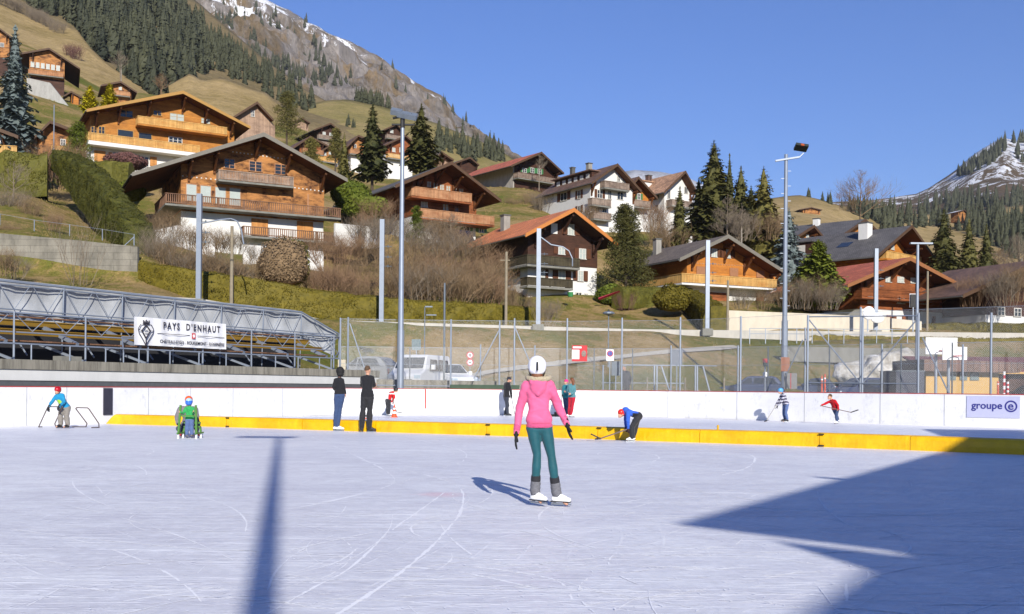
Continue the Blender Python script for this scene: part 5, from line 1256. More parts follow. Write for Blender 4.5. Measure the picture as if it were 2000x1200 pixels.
text('lettering', 'PAYS  D\'ENHAUT', bw*0.076, M_BINK, bn, (bw*0.60, -.06, .81), sx=0.84, bold=.006, sp=1.35)
text('small_lettering', "CHÂTEAU-D'ŒX - ROUGEMONT - ROSSINIÈRE", bw*0.037, M_BINK, bn, (bw*0.61, -.06, .22), sx=0.94, bold=.001)
B = MB(); B.box(bw*.22, bw*.57, -.062, -.058, .5, .52); B.box(bw*.655, bw*.97, -.062, -.058, .5, .52); B.build('rule_line', M_BINK, bn)
MB().box(bw*.595, bw*.632, -.064, -.058, .39, .61).build('swiss_flag', M_RED, bn)
B = MB(); B.box(bw*.601, bw*.626, -.068, -.065, .475, .525); B.box(bw*.609, bw*.618, -.068, -.0651, .42, .474); B.box(bw*.609, bw*.618, -.068, -.0651, .526, .58); B.build('white_cross', M_WHT, bn)
# crest: crown, shield ring, star-like body
B = MB(); cx_, cz_ = bw*.105, .5
sh_ = [(0,-.46),(.14,-.25),(.33,.0),(.36,.14),(.25,.3),(.0,.36),(-.25,.3),(-.36,.14),(-.33,.0),(-.14,-.25)]
for (a0, b0), (a1, b1) in zip(sh_, sh_[1:]+sh_[:1]): B.bar((cx_+a0, -.06, cz_+b0), (cx_+a1, -.06, cz_+b1), 0.03, 0.01)
sq_ = [(0,-.2),(.2,.08),(0,.28),(-.2,.08)]
for (a0, b0), (a1, b1) in zip(sq_, sq_[1:]+sq_[:1]): B.bar((cx_+a0, -.064, cz_+b0), (cx_+a1, -.064, cz_+b1), 0.07, 0.01)
for a0, b0, a1, b1 in ((.2,.08,.34,.1),(-.2,.08,-.34,.1),(0,-.2,0,-.44),(-.12,.3,-.14,.46),(.12,.3,.14,.46),(0,.3,0,.48),(-.06,.3,-.07,.44),(.06,.3,.07,.44),(-.14,.31,.14,.31),(-.14,.36,.14,.36),(-.08,.1,.08,.1),(-.06,.0,.08,.0)): B.bar((cx_+a0, -.068, cz_+b0), (cx_+a1, -.068, cz_+b1), 0.045, 0.01)
B.build('crest', M_BINK, bn)
# ---- low beige wall and green cover behind the far boards
wallrun('low_wall', 'low beige concrete wall behind the far boards', [(735,741,49,775),(1040,746,49.5,775)], 0.3, M_CW)
tag(MB().box(-2.9,.35,48.0,48.6,.9,1.36).build('cover', plain('green_sheet', S(70,92,74,0.8), 0.7, 0, 0.2, 2)), 'low dark green tarpaulin cover behind the far boards', 'cover')
# ---- fence
def netmat(name, wire, cell, c=(0.5,0.51,0.52)):
    m, t, b = newmat(name)
    tc = N(t, 'ShaderNodeTexCoord'); sep = N(t, 'ShaderNodeSeparateXYZ'); t.links.new(tc.outputs['UV'], sep.inputs[0])
    A = mathn(t, 'ADD', sep.outputs[0], sep.outputs[1]); Bq = mathn(t, 'SUBTRACT', sep.outputs[0], sep.outputs[1])
    r = None
    for q in (A, Bq):
        l = mathn(t, 'LESS_THAN', mathn(t, 'FRACT', mathn(t, 'DIVIDE', q, cell)), wire/cell); r = l if r is None else mathn(t, 'MAXIMUM', r, l)
    b.inputs['Base Color'].default_value = (*c, 1); b.inputs['Roughness'].default_value = 0.5; b.inputs['Metallic'].default_value = 0.2
    t.links.new(r, b.inputs['Alpha']); return m
M_NET = netmat('wire_netting', 0.0028, 0.06); M_NET2 = netmat('dense_netting', 0.0062, 0.07)
def netpanel(name, pts, z0, z1, m, parent):
    B = MB(); u = 0; uv = []
    for i, p in enumerate(pts):
        if i: u += (Vector(p)-Vector(pts[i-1])).length
        B.v += [(p[0], p[1], z0), (p[0], p[1], z1)]; uv += [(u, z0), (u, z1)]
    for i in range(len(pts)-1): B.f.append((2*i, 2*i+2, 2*i+3, 2*i+1))
    o = B.build(name, m, parent); L = o.data.uv_layers.new(name='UVMap')
    for l in o.data.loops: L.data[l.index].uv = uv[l.vertex_index]
    return o
def off(x, o_):
    p, tn = atbp(x); nr = Vector((-tn.y, tn.x)); q = p+nr*o_; return q
def fence_d(x): return interp([(660,48),(880,48.5),(1100,48.5),(1330,47.0),(1580,42.5),(1800,39.5),(2000,37.5),(2200,34)], x)
def fpt(x): d = fence_d(x); return Vector(((x-1000)/2000*d, d))
fe = empty('chain_link_fence', (0,0,0), 0, 'high chain link fence with slim grey posts behind the far rink boards', 'fence')
tall = [(664,621),(679,620),(880,624),(975,626),(1004,622),(1107,622),(1214,621),(1328,620),(1446,618),(1577,616),(1684,618),(1793,612),(1935,611),(2080,606)]
for x, y in tall:
    p = fpt(x); z1 = EYE+(hor(x)-y)*p.y/F; MB().bar((p.x, p.y, 0.3), (p.x, p.y, z1), 0.085, n=8).build('fence_post', GALV, fe)
for x, y in ((938,673),(1044,675),(1310,675),(1441,675),(1572,640),(1680,600),(1722,672),(1880,673)):
    d = fence_d(x)+1.2; MB().bar(((x-1000)/2000*d, d, 0.3), ((x-1000)/2000*d, d, EYE+(hor(x)-y)*d/F), 0.08, n=8).build('fence_post', GALV, fe)
for (xa, ya), (xb, yb) in (((682,632),(720,745)),((974,645),(925,740)),((1005,640),(1040,720)),((1568,664),(1535,735)),((1580,625),(1680,748)),((1790,625),(1686,748)),((1802,660),(1855,770))):
    pa, pb = fpt(xa), fpt(xb); MB().bar((pa.x, pa.y+.05, EYE+(hor(xa)-ya)*pa.y/F), (pb.x, pb.y+.05, EYE+(hor(xb)-yb)*pb.y/F), 0.055, n=6).build('fence_brace', GALV, fe)
for (xa, xb, y0, y1) in ((1578,1793,619,617),(1578,1790,748,750),(675,1000,752,756)):
    pa, pb = fpt(xa), fpt(xb); MB().bar((pa.x, pa.y, EYE+(hor(xa)-y0)*pa.y/F), (pb.x, pb.y, EYE+(hor(xb)-y1)*pb.y/F), 0.05, n=6).build('fence_rail', GALV, fe)
xs = list(range(664, 2140, 24)); pts = [tuple(fpt(x)) for x in xs]
netpanel('wire_net', pts, 0.4, 4.4, M_NET, fe); B = MB()
for z in (4.4, 2.3): 
    B = MB()
    for a, b_ in zip(pts, pts[1:]): B.bar((a[0], a[1], z), (b_[0], b_[1], z), 0.014, n=3)
    B.build('tension_wire', GALV, fe)
f2 = empty('net_fence', (0,0,0), 0, 'lower dense grey net fence in front of the parked vehicles', 'fence')
pts2 = [((x-1000)/2000*(fence_d(x)+1.2), fence_d(x)+1.2) for x in xs]
netpanel('dense_net', pts2, 0.4, 3.15, M_NET2, f2); B = MB()
for a, b_ in zip(pts2, pts2[1:]): B.bar((a[0], a[1], 3.15), (b_[0], b_[1], 3.15), 0.018, n=3)
B.build('tension_wire', GALV, f2)
for x in (800,1160,1235,1500,1620,1760,1860): 
    d = fence_d(x)+1.2; MB().bar(((x-1000)/2000*d, d+.03, 0.3), ((x-1000)/2000*d, d+.03, 3.15), 0.06, n=6).build('net_post', GALVD, f2)
# ---- masts
def mast(x, y0, y1, d, w0, w1, label, name='floodlight_mast'):
    a, b_ = P(x, y0, d), P(x+(y0-y1)*ROLL, y1, d); b_ = Vector((a.x, a.y, b_.z)); e = empty(name, a, 0, label, 'mast'); h = b_.z-a.z
    MB().bar((0,0,-1.5), (0,0,h*0.2), w0*1.25, n=14).build('pole_base', GALV, e)
    MB().bar((0,0,h*.2), (0,0,h), w0, n=14, w2=w1).build('pole', GALV, e); return e, h
M_LAMP = plain('lamp_housing', S(132,142,154,0.9), 0.4, 0.3); M_LENS = plain('lamp_lens', S(190,210,225,0.8), 0.1)
e, h = mast(782, 745, 246, 47.5, .26, .17, 'tall floodlight mast standing behind the boards near the centre left')
B = MB(); B.bar((0,0,h-.1), (0,0,h+.35), .22, n=8); B.bar((-.45,0,h+.35), (.45,-.1,h+.5), .12, n=6); B.bar((-.5,0,h+.05), (.55,0,h+.05), .1, n=6); B.build('lamp_bracket', BLACK, e)
for i, (ox, oz, rr) in enumerate(((-.28,.62,-8),(.42,.42,-10),(.02,.5,-12))):
    M = Matrix.Translation((ox, -.1, h+oz)) @ Matrix.Rotation(R(-10), 4, 'Y').inverted() @ Matrix.Rotation(R(35), 4, 'X')
    l = MB().box(-.25,.25,-.18,.18,-.11,.11,M).build('floodlight', M_LAMP, e); fixn(l); MB().box(-.22,.22,-.15,.15,-.13,-.112,M).build('lens', M_LENS, l)
e, h = mast(1532, 708, 302, 62, .30, .2, 'tall lamp mast with climbing rungs at the right centre', 'lamp_mast')
B = MB(); B.bar((-.65,0,h-.4), (.75,-.2,h-.2), .14, .1, n=4); B.bar((.75,-.2,h-.2), (1.0,-.2,h+.05), .08, n=5); B.build('cross_arm', GALV, e)
M = Matrix.Translation((.85, -.2, h+.38)) @ Matrix.Rotation(R(8), 4, 'Y') @ Matrix.Rotation(R(-28), 4, 'X')
l = MB().box(-.38,.38,-.26,.26,-.08,.1,M).build('floodlight', plain('dark_lamp', (0.02,0.025,0.02), 0.5), e); MB().box(-.1,.1,-.29,-.24,-.1,.05,M).build('lamp_yoke', plain('rusty_orange', S(180,80,30), 0.7), l)
B = MB()
for k in range(26):
    z = h*0.02+k*h*0.036; sgn = 1 if k % 2 else -1; B.bar((0,0,z), (sgn*.3,0,z), .03, n=4)
B.build('climbing_rungs', GALV, e); MB().box(-.26,.26,-.22,-.16,-.55,.3).build('brown_notice', plain('brown_board', S(168,104,66), 0.7), e)
# mast behind the photographer whose shadow falls across the ice
tipA = PG(545, 855); k = 1/math.tan(SUN_EL); hm_ = 15.0; sd = Vector((sundir.x, sundir.y)).normalized()
bx, by_ = tipA.x+sd.x*hm_*k, tipA.y+sd.y*hm_*k
e = empty('floodlight_mast', (bx, by_, 0), 0, 'mast behind the viewer that throws the long pole shadow on the ice', 'mast')
MB().bar((0,0,0), (0,0,hm_), .24, n=14, w2=.14).build('pole', GALV, e); B = MB(); B.bar((-.95,0,hm_), (.35,0,hm_), .1, n=6); B.build('cross_arm', GALV, e)
MB().box(-1.0,.4,-.3,.3,hm_+.02,hm_+.14).build('floodlight', M_LAMP, e)
# roof behind the viewer that throws the angular shadow
def shadow_src(x, y, z): g = PG(x, y); q = Vector((g.x, g.y))+sd*(z*k); return (q.x, q.y)
HR = 8.0; spx = [(1320,1025),(1845,882),(1856,858),(1802,838.5),(2160,843)]
pr_ = [shadow_src(x, y, HR) for x, y in spx]
far = [(pr_[-1][0]+14, pr_[-1][1]), (pr_[-1][0]+14, pr_[-1][1]-22)]
lo = [shadow_src(x, y, HR) for x, y in ((1700,1115),(1514,1058),(1764,1087),(1766,1080),(1503,1047))]
pa_ = shadow_src(1575,1200,HR); q = Vector(pa_)+(Vector(pa_)-Vector(lo[0]))*2.5
rp = pr_+far+[(q.x, q.y)]+lo
B = MB(); n = len(rp); B.v = [(x, y, HR) for x, y in rp]+[(x, y, HR+.02) for x, y in rp]
B.f = [tuple(range(n)), tuple(range(2*n-1, n-1, -1))]+[(i, (i+1) % n, n+(i+1) % n, n+i) for i in range(n)]
e = empty('pavilion', (0,0,0), 0, 'open rink side pavilion whose roof shades the right corner of the ice', 'building')
fixn(B.build('roof', T_SLATE, e)); B = MB()
for i in (5,6,7): x, y = rp[i]; B.bar((x*0.98, y, -.5), (x*0.98, y, HR-.05), .3)
B.build('post', GALV, e)
a, b_ = shadow_src(1600,933,HR), shadow_src(1660,937,HR); MB().bar((*a, HR), (*b_, HR), .1).build('gutter_spout', GALV, e)
# ---- railway
tr = [Vector((X.x, X.y, X.z)) for X in (P(-300,560,64), P(388,592,72), P(640,634,75), P(745,637,78), P(1000,644,81.5), P(1250,651,86), P(1500,653,91), P(1750,655,97), P(2000,657,102), P(2600,662,118))]
def track(off0, off1, z0, z1, name, m, parent=None):
    B = MB(); n = len(tr)
    for i, p in enumerate(tr):
        a = tr[max(i-1,0)]; c_ = tr[min(i+1,n-1)]; td = (c_-a); td.z = 0; td.normalize(); nr = Vector((-td.y, td.x, 0))
        for o_, z in ((off0,z0),(off0,z1),(off1,z1),(off1,z0)): q = p+nr*o_; B.v.append((q.x, q.y, q.z+z))
    for i in range(n-1):
        for k in range(4): a = i*4+k; b_ = i*4+(k+1) % 4; B.f.append((a, b_, b_+4, a+4))
    return fixn(B.build(name, m, parent))
rl = empty('railway_track', (0,0,0), 0, 'railway track on a ballast bed with a pale concrete edge beam', 'railway')
track(.5, 4.4, -.6, .12, 'ballast', plain('ballast', S(120,104,88,0.7), 0.95, 0, 0.4, 5), rl)
track(0, .35, -.9, .32, 'edge_beam', plaster('pale_edge', S(214,208,196,0.8), 0.25), rl)
for o_ in (1.7, 2.75): track(o_, o_+.07, .13, .29, 'rail', plain('rusty_rail', S(104,80,66,0.8), 0.5, 0.4), rl)
def railpole(x, y0, y1, d, label, arm=None):
    a = P(x, y0, d); z = P(x, y1, d).z-a.z; e = empty('catenary_pole', a, 0, label, 'railway pole', 'galvanised poles along the railway')
    B = MB(); B.box(-.17,.17,-.15,-.12,0,z); B.box(-.17,.17,.12,.15,0,z); B.box(-.03,.03,-.119,.119,0,z); B.box(-.17,-.13,-.118,.118,0,z); B.box(.13,.17,-.118,.118,0,z); B.build('pole', GALV, e)
    MB().box(-.45,.45,-.4,.4,-.5,.12).build('footing', CONC, e); B = MB()
    for f in (.55,.64,.74): B.bar((.17,0,z*f), (.75,0,z*f), .05, n=5); B.bar((.45,0,z*f-.08), (.45,0,z*f+.1), .1, n=6)
    B.build('insulator_bracket', GALVD, e)
    if arm:
        s = d/F; q = [Vector(((ax-x)*s, 0, (y0-ay)*s)) for ax, ay in arm]; B = MB(); B.path(q, .1, 6); B.build('curved_arm', GALV, e)
railpole(388,588,379,72,'grey railway pole with curved arm, standing behind the stand', [(390,437),(430,429),(450,427),(462,432),(470,448),(475,476)])
railpole(745,632,429,78,'grey railway pole just left of the floodlight mast')
railpole(1051,637,447,82,'grey railway pole with curved arm before the terracotta roofed chalet', [(1053,462),(1075,478),(1098,482),(1110,490),(1117,505),(1117,520)])
railpole(1381,645,470,88,'grey railway pole before the orange chalet')
railpole(1710,648,486,97,'grey railway pole before the red timber chalet')
def post(name, x, y0, y1, d, w, m, label, cat='pole', extra=None):
    a = P(x, y0, d); z = P(x, y1, d).z-a.z; e = empty(name, a, 0, label, cat); MB().bar((0,0,-.6), (0,0,z), w, n=8, w2=w*.8).build('pole', m, e)
    if extra: extra(e, z, d/F)
    return e
MW = plain('weathered_pole', S(160,148,126,0.8), 0.9, 0, 0.2, 3)
ins = lambda e, z, s: (MB().bar((-.5,0,z-.7),(.3,0,z-.7),.07).build('cross_arm', MW, e))
post('utility_pole', 452,596,442,77,.28,MW,'wooden utility pole beside the railway pole with the curved arm','utility pole',ins)
post('utility_pole', 988,640,492,84,.26,MW,'wooden utility pole left of the terracotta roofed chalet','utility pole',ins)
post('utility_pole', 1421,648,548,92,.26,MW,'wooden utility pole at the end of the cream wall','utility pole')
post('utility_pole', 1811,640,530,104,.24,MW,'wooden utility pole right of the red timber chalet','utility pole')
post('flagpole', 105,300,205,122,.14,GALV,'thin white pole in the garden left of the golden chalet')
post('lamp_post', 867,748,553,52,.13,GALVD,'thin tall grey lamp post in front of the white van','lamp post')
def l1(e, z, s): MB().box(.02,.5,-.1,.1,z-.02,z+.06).build('lamp_head', M_LAMP, e); MB().box(.1,.75,-.1,.1,z-.55,z-.48).build('sign_plate', M_LAMP, e)
post('street_lamp', 829,690,600,66,.09,GALVD,'slim street lamp against the hedge right of the floodlight mast','street lamp',l1)
def l2(e, z, s): MB().ball((0,0,z), .42, .42, .13, nu=10, nv=5).build('lamp_head', M_LAMP, e); MB().bar((0,0,z),(0,0,z+.25),.25,n=8,w2=.1).build('lamp_cap', BLACK, e)
post('street_lamp', 1188,700,612,68,.09,GALVD,'street lamp with disc shaped head on the bank','street lamp',l2)
def l3(e, z, s): MB().box(-.45,.85,-.12,.12,z-.04,z+.05).build('lamp_head', GALV, e)
post('lamp_mast', 1790,760,476,60,.2,GALV,'lamp mast with flat double head at the right','mast',l3)
def l4(e, z, s): MB().box(-.1,.75,-.4,-.3,z-.9,z).build('panel', M_LAMP, e)
# white satellite dish like disc beside the red chalet
e = empty('mirror', P(1697,612,96), 0, 'large white round dish in front of the red timber chalet', 'dish'); 
MB().ball((0,0,0), .6, .2, .65, nu=16, nv=8).build('dish', M_WHT, e); MB().ball((.8,0,-.45), .65, .2, .5, nu=14, nv=7).build('lower_dish', M_WHT, e); MB().bar((-.1,0,-2.2),(-.1,0,0),.1).build('post', GALV, e)
e = empty('railway_signal', P(1783,648,99), 0, 'black railway signal with white rim beside the lamp mast', 'signal')
MB().bar((0,0,0),(0,0,2.8),.1).build('post', GALV, e); MB().box(-.3,.3,-.15,0,2.4,3.6).build('signal_head', BLACK, e); MB().box(-.34,.34,.003,.05,2.34,3.66).build('signal_rim', M_WHT, e)
# ---- road across the bank, parking, path
road = MB(); M_ROAD = plain('old_asphalt', S(190,182,168,0.8), 0.9, 0, 0.15, 2)
rpx = [(905,742),(960,730),(1040,719),(1130,709),(1220,699),(1310,690),(1400,684),(1440,680)]; rr_ = [hit(x, y) for x, y in rpx]
for i, p in enumerate(rr_):
    a = rr_[max(i-1,0)]; c_ = rr_[min(i+1,len(rr_)-1)]; td = (c_-a); td.z = 0; td.normalize(); nr = Vector((-td.y, td.x, 0))
    for o_ in (-.4,.4): q = p+nr*o_; road.v.append((q.x, q.y, max(ground(q.x, q.y), p.z-.1)+.12))
for i in range(len(rr_)-1): road.f.append((2*i, 2*i+2, 2*i+3, 2*i+1))
tag(road.build('path', M_ROAD), kind='structure')
def zpark(X, Y): return ground(X, Y)+0.012
sheet('parking_area', list(range(700,2300,40)), [46.5,50,54,58,62], lambda X, Y: ground(X, Y, False), plain('asphalt', (0.09,0.09,0.09), 0.9, 0, 0.2, 2), 0.03)
# lower wall/railing at the right: pale kerb and handrail
wallrun('kerb_wall', 'low pale kerb wall with handrail across the right bank', [(1530,677,80,681),(1700,680,83,686),(1830,681,86,687)], .3, CONC)
hr = MB(); q = [hit(x, 672)+Vector((0,0,.3)) for x in (1464,1495,1524,1556,1586,1618,1648,1680,1712,1742,1772)]
for a, b_ in zip(q, q[1:]):
    for z in (.55,1.0): hr.bar(a+Vector((0,0,z)), b_+Vector((0,0,z)), .05, n=4)
for a in q: hr.bar(a-Vector((0,0,.3)), a+Vector((0,0,1.0)), .06, n=4)
tag(hr.build('handrail', GALV), 'two bar metal handrail along the right hand bank', 'railing')
# ---- vehicles
def vehicle(name, label, loc, heading, kind='car', color=(0.02,0.025,0.05), L=4.3, W=1.75, H=1.5, cat='car', group=None):
    e = empty(name, loc, heading, label, cat, group); pm = plain('paint_%d_%d_%d' % tuple(int(c*999) for c in color), color, 0.25, 0.1, 0.05, 2, spec=0.6)
    h2 = L/2
    if kind == 'van': prof = [(-h2,.35),(-h2,H*.96),(-h2+.15,H),(h2-1.35,H),(h2-1.1,H-.12),(h2-.62,H*.62),(h2-.08,H*.50),(h2,H*.42),(h2,.35)]; cab = None
    else: prof = [(-h2,.32),(-h2,H*.6),(-h2+.1,H*.66),(h2-1.25,H*.64),(h2-.15,H*.52),(h2,H*.45),(h2,.3)]; cab = [(-h2+.12,H*.655),(-h2+.55,H*.96),(-h2+.85,H),(h2-2.2,H),(h2-1.95,H*.97),(h2-1.2,H*.635)]
    def ext(p, w0, w1, zc):    # extrude along y with tumblehome above zc
        n = len(p); B = MB(); 
        def ww(z): return (w0 if z <= zc else w0+(w1-w0)*(z-zc)/(H-zc))/2
        B.v = [(x, -ww(z), z) for x, z in p]+[(x, ww(z), z) for x, z in p]
        B.f = [tuple(range(n)), tuple(range(2*n-1, n-1, -1))]+[(i, n+i, n+(i+1) % n, (i+1) % n) for i in range(n)]; return B
    body = fixn(ext(prof, W, W*.86, H*.6).build('body', pm, e))
    bv = body.modifiers.new('bevel', 'BEVEL'); bv.width = .06; bv.segments = 3
    if cab: 
        c_ = fixn(ext(cab, W*.98, W*.78, H*.62).build('cabin', pm, e)); bv = c_.modifiers.new('bevel', 'BEVEL'); bv.width = .05; bv.segments = 2
    def side_glass(x0, x1, x0t, x1t, z0, z1):
        for sgn in (-1,1):
            ya = sgn*((W*.98 if cab else W)/2-(0 if z0 < H*.63 else .0)-.0+.012-(z0-H*.62)*(.2*W/2)/(H*.38)*(1 if cab else .7)); yb = sgn*((W*.98 if cab else W)/2+.012-(z1-H*.62)*(.2*W/2)/(H*.38)*(1 if cab else .7))
            MB().add([(x0,ya,z0),(x1,ya,z0),(x1t,yb,z1),(x0t,yb,z1)], [(0,1,2,3)]).build('side_window', M_GLASS, e)
    if cab:
        side_glass(-h2+.45, -.15, -h2+.75, -.15, H*.68, H*.93); side_glass(-.05, h2-1.45, -.05, h2-2.05, H*.68, H*.93)
        MB().add([(h2-1.22,-W*.4,H*.66),(h2-1.22,W*.4,H*.66),(h2-1.9,W*.35,H*.95),(h2-1.9,-W*.35,H*.95)], [(0,1,2,3)]).build('windscreen', M_GLASS, e).location = (.02,0,.02)
        MB().add([(-h2+.14,-W*.4,H*.69),(-h2+.14,W*.4,H*.69),(-h2+.5,W*.35,H*.93),(-h2+.5,-W*.35,H*.93)], [(0,1,2,3)]).build('rear_window', M_GLASS, e).location = (-.02,0,.02)
    else:
        side_glass(h2-2.4, h2-1.15, h2-2.4, h2-1.45, H*.58, H*.88); side_glass(-h2+.4, h2-2.55, -h2+.4, h2-2.55, H*.58, H*.88)
        MB().add([(h2-.64,-W*.43,H*.64),(h2-.64,W*.43,H*.64),(h2-1.06,W*.40,H*.92),(h2-1.06,-W*.40,H*.92)], [(0,1,2,3)]).build('windscreen', M_GLASS, e).location = (.03,0,.01)
    for sx in (-h2+.8, h2-.85):
        for sy in (-1,1):
            t_ = MB().bar((sx, sy*(W/2-.2), .33), (sx, sy*(W/2+.01), .33), .66, n=20).build('wheel', BLACK, e); MB().bar((sx, sy*(W/2), .33), (sx, sy*(W/2+.03), .33), .4, n=14).build('rim', GALV, t_)
    for sy in (-1,1): 
        MB().box(h2-.12, h2+.015, sy*W*.40-.16, sy*W*.40+.16, H*.38, H*.47).build('headlight', M_LENS, e); MB().box(-h2-.015, -h2+.05, sy*W*.43-.08, sy*W*.43+.08, H*.42, H*.6).build('tail_light', M_RED, e)
        MB().box(h2-1.5, h2-1.35, sy*(W/2+.02), sy*(W/2+.2), H*.62, H*.74).build('mirror', pm, e)
    MB().box(h2-.02, h2+.02, -W*.25, W*.25, .35, H*.36).build('grille', BLACK, e); MB().box(h2-.05, h2+.06, -W*.48, W*.48, .28, .36).build('bumper', BLACK, e)
    return e
def vp(x, yr, d, H): p = P(x, yr, d); return Vector((p.x, p.y, p.z-H))
vehicle('van', 'white passenger van facing left, parked behind the fence', vp(822,694,53.5,2.0), R(-108), 'van', (0.62,0.63,0.65), 4.3, 1.8, 2.0, 'van')
vehicle('parked_car', 'small white hatchback parked just right of the white van', vp(884,711,55,1.5), R(-62), 'car', (0.75,0.76,0.78), 3.4, 1.6, 1.5)
G_ = 'dark cars parked behind the fence'
vehicle('parked_car', 'dark blue estate car parked behind the red and green lamp', vp(1466,735,70,1.6), R(170), 'car', (0.03,0.045,0.1), 4.4, 1.8, 1.6, group=G_)
vehicle('parked_car', 'small dark blue car parked between the lamp mast and the gate frame', vp(1582,739,72,1.45), R(160), 'car', (0.03,0.045,0.1), 3.6, 1.7, 1.45, group=G_)
vehicle('parked_car', 'dark blue people carrier parked in front of the snow heap', vp(1675,738,66,1.6), R(200), 'car', (0.03,0.045,0.11), 4.0, 1.8, 1.6, group=G_)
vehicle('parked_car', 'dark slate blue car parked left of the yellow hut', vp(1785,752,62,1.45), R(205), 'car', (0.03,0.06,0.1), 3.8, 1.7, 1.45, group=G_)
vehicle('parked_car', 'dark car cut by the right edge behind the boards', vp(2016,752,56,1.45), R(190), 'car', (0.02,0.025,0.03), 4.2, 1.7, 1.45, group=G_)
vehicle('parked_car', 'grey car parked in the shade left of the couple', vp(708,697,54,1.6), R(160), 'car', (0.2,0.21,0.22), 3.8, 1.7, 1.6)
# ---- hut, roof building, snow heap, hoops, signs
e = empty('hut', P(1880,772,58), R(0), 'yellow timber hut with three grey shutters behind the fence', 'hut'); s = 58/F
MB().box(-72*s, 70*s, 0, 3.5, -1, 48*s).build('wall', plain('yellow_timber', S(226,184,112,0.8), 0.8, 0, 0.08, 3), e)
B = MB(); B.prism([(-84*s, 46*s),(100*s, 44*s),(120*s,64*s),(-84*s, 80*s*.86)], -.6, 4.2); fixn(B.build('roof', T_BROWN, e))
for a, b_ in ((-30,-14),(-6,8),(14,31)): MB().box(a*s, b_*s, -.06, -.003, 29*s, 47*s).build('shutter', plain('grey_shutter', S(120,134,134,0.8), 0.7), e)
e = empty('roof_building', P(1900,745,66), 0, 'long low building with dark red roof behind the yellow hut', 'building'); s = 66/F
MB().add([(-98*s,0,28*s),(160*s,0,20*s),(160*s,4,52*s),(-92*s,4,52*s),(-98*s,0,24*s),(160*s,0,16*s),(160*s,4,48*s),(-92*s,4,48*s)], [(0,1,2,3),(7,6,5,4),(0,4,5,1),(3,2,6,7),(0,3,7,4),(1,5,6,2)]).build('roof', plain('dark_red_sheet', S(124,62,62,0.8), 0.7, 0, 0.15, 1), e)
MB().box(-90*s,155*s,.6,4,-2,20*s).build('wall', W_DARK, e); MB().box(-98*s,160*s,-.06,-.01,15*s,19*s).build('gutter', W_PALE, e)
e = empty('container', P(1775,772,57), 0, 'dark blue container beside the heap of snow', 'container'); s = 57/F
MB().box(-25*s, 30*s, 0, 2.5, -1, 46*s).build('box', plain('dark_blue_sheet', S(64,68,84,0.8), 0.6, 0, 0.1, 1), e); MB().box(-26*s,31*s,-.05,2.55,46.2*s,48*s).build('lid', GALVD, e)
B = MB(); c0 = P(1738,745,72)
B.ball((0,0,0), 1.9, 1.6, 1.7, nu=40, nv=24)
for i, v in enumerate(B.v):
    q = Vector(v); kx = 1.0; q.x += -max(0, -q.x)*0.9*(1 if q.z < .9 else .4); q.z += 0.35*max(0, q.x); k_ = noise.fractal(q*0.9, 1, 2, 5)*.45; B.v[i] = tuple(q*(1+k_*.6)+Vector((0,0,.3)))
sm_, t, b = newmat('dirty_snow'); n1 = noiset(t, geo(t), 0.9, 6, 0.75)
t.links.new(ramp(t, n1, [(0.3, S(150,136,112,0.8)), (0.5, S(214,208,196,0.85)), (0.7, (0.8,0.8,0.8))]), b.inputs['Base Color']); b.inputs['Roughness'].default_value = 0.8; bump(t, b, n1, 1, 0.3)
tag(B.build('snow_heap', sm_, None, True, c0), 'heap of dirty snow behind the parked cars', 'snow heap')
def hoop(x0, y0, x1, y1, d, label):
    a, b_ = P(x0, y1, d), P(x1, y0, d); w = b_.x-a.x; hh = b_.z-a.z; e = empty('basketball_hoop', a, 0, label, 'basketball hoop')
    MB().box(0, w, 0, .05, 0, hh).build('backboard', M_WHT, e); MB().bar((w/2, .6, -a.z+.2), (w/2, .6, hh*.4), .13, n=8).build('pole', GALV, e); MB().bar((w/2, .6, hh*.4), (w/2, .06, hh*.5), .1, n=6).build('arm', GALV, e)
    B = MB(); 
    for i in range(14): q0, q1 = 6.283*i/14, 6.283*(i+1)/14; B.bar((w/2+.23*math.cos(q0), -.3+.23*math.sin(q0), .15), (w/2+.23*math.cos(q1), -.3+.23*math.sin(q1), .15), .03, n=4)
    B.build('rim', M_RED, e)
hoop(1808,660,1870,692,46,'large white basketball backboard behind the fence'); hoop(1841,678,1889,703,42,'smaller white basketball backboard with red rim in front of the larger one')
# striped poles and red posts
for i, (x, y0, y1, d) in enumerate(((1961,775,726,50),(1968,775,746,48))):
    B0 = MB(); B1 = MB(); z0 = P(x,y0,d).z; z1 = P(x,y1,d).z; nS = 7
    for k_ in range(nS): (B0 if k_ % 2 else B1).bar((0,0,(z1-z0)*k_/nS), (0,0,(z1-z0)*(k_+1)/nS), .11, n=8)
    e = empty('striped_pole', P(x,y0,d), 0, ['taller red and white striped pole near the right edge','shorter red and white striped pole near the right edge'][i], 'pole'); B0.build('red_band', M_RED, e); B1.build('white_band', M_WHT, e)
MOR = plain('orange_plastic', S(230,90,40,0.85), 0.5)
for x, y1, d, l in ((1605,734,60,'left one of the two orange marker posts behind the gate frame'),(1611,731,60,'right one of the two orange marker posts behind the gate frame'),(1949,745,50,'orange marker post left of the striped poles')):
    e = empty('marker_post', P(x,770,d), 0, l, 'marker post'); z = P(x,y1,d).z-P(x,770,d).z; MB().bar((0,0,0),(0,0,z),.1,n=8).build('post', MOR, e); MB().bar((0,0,z*.75),(0,0,z*.82),.115,n=8).build('reflector', M_WHT, e)
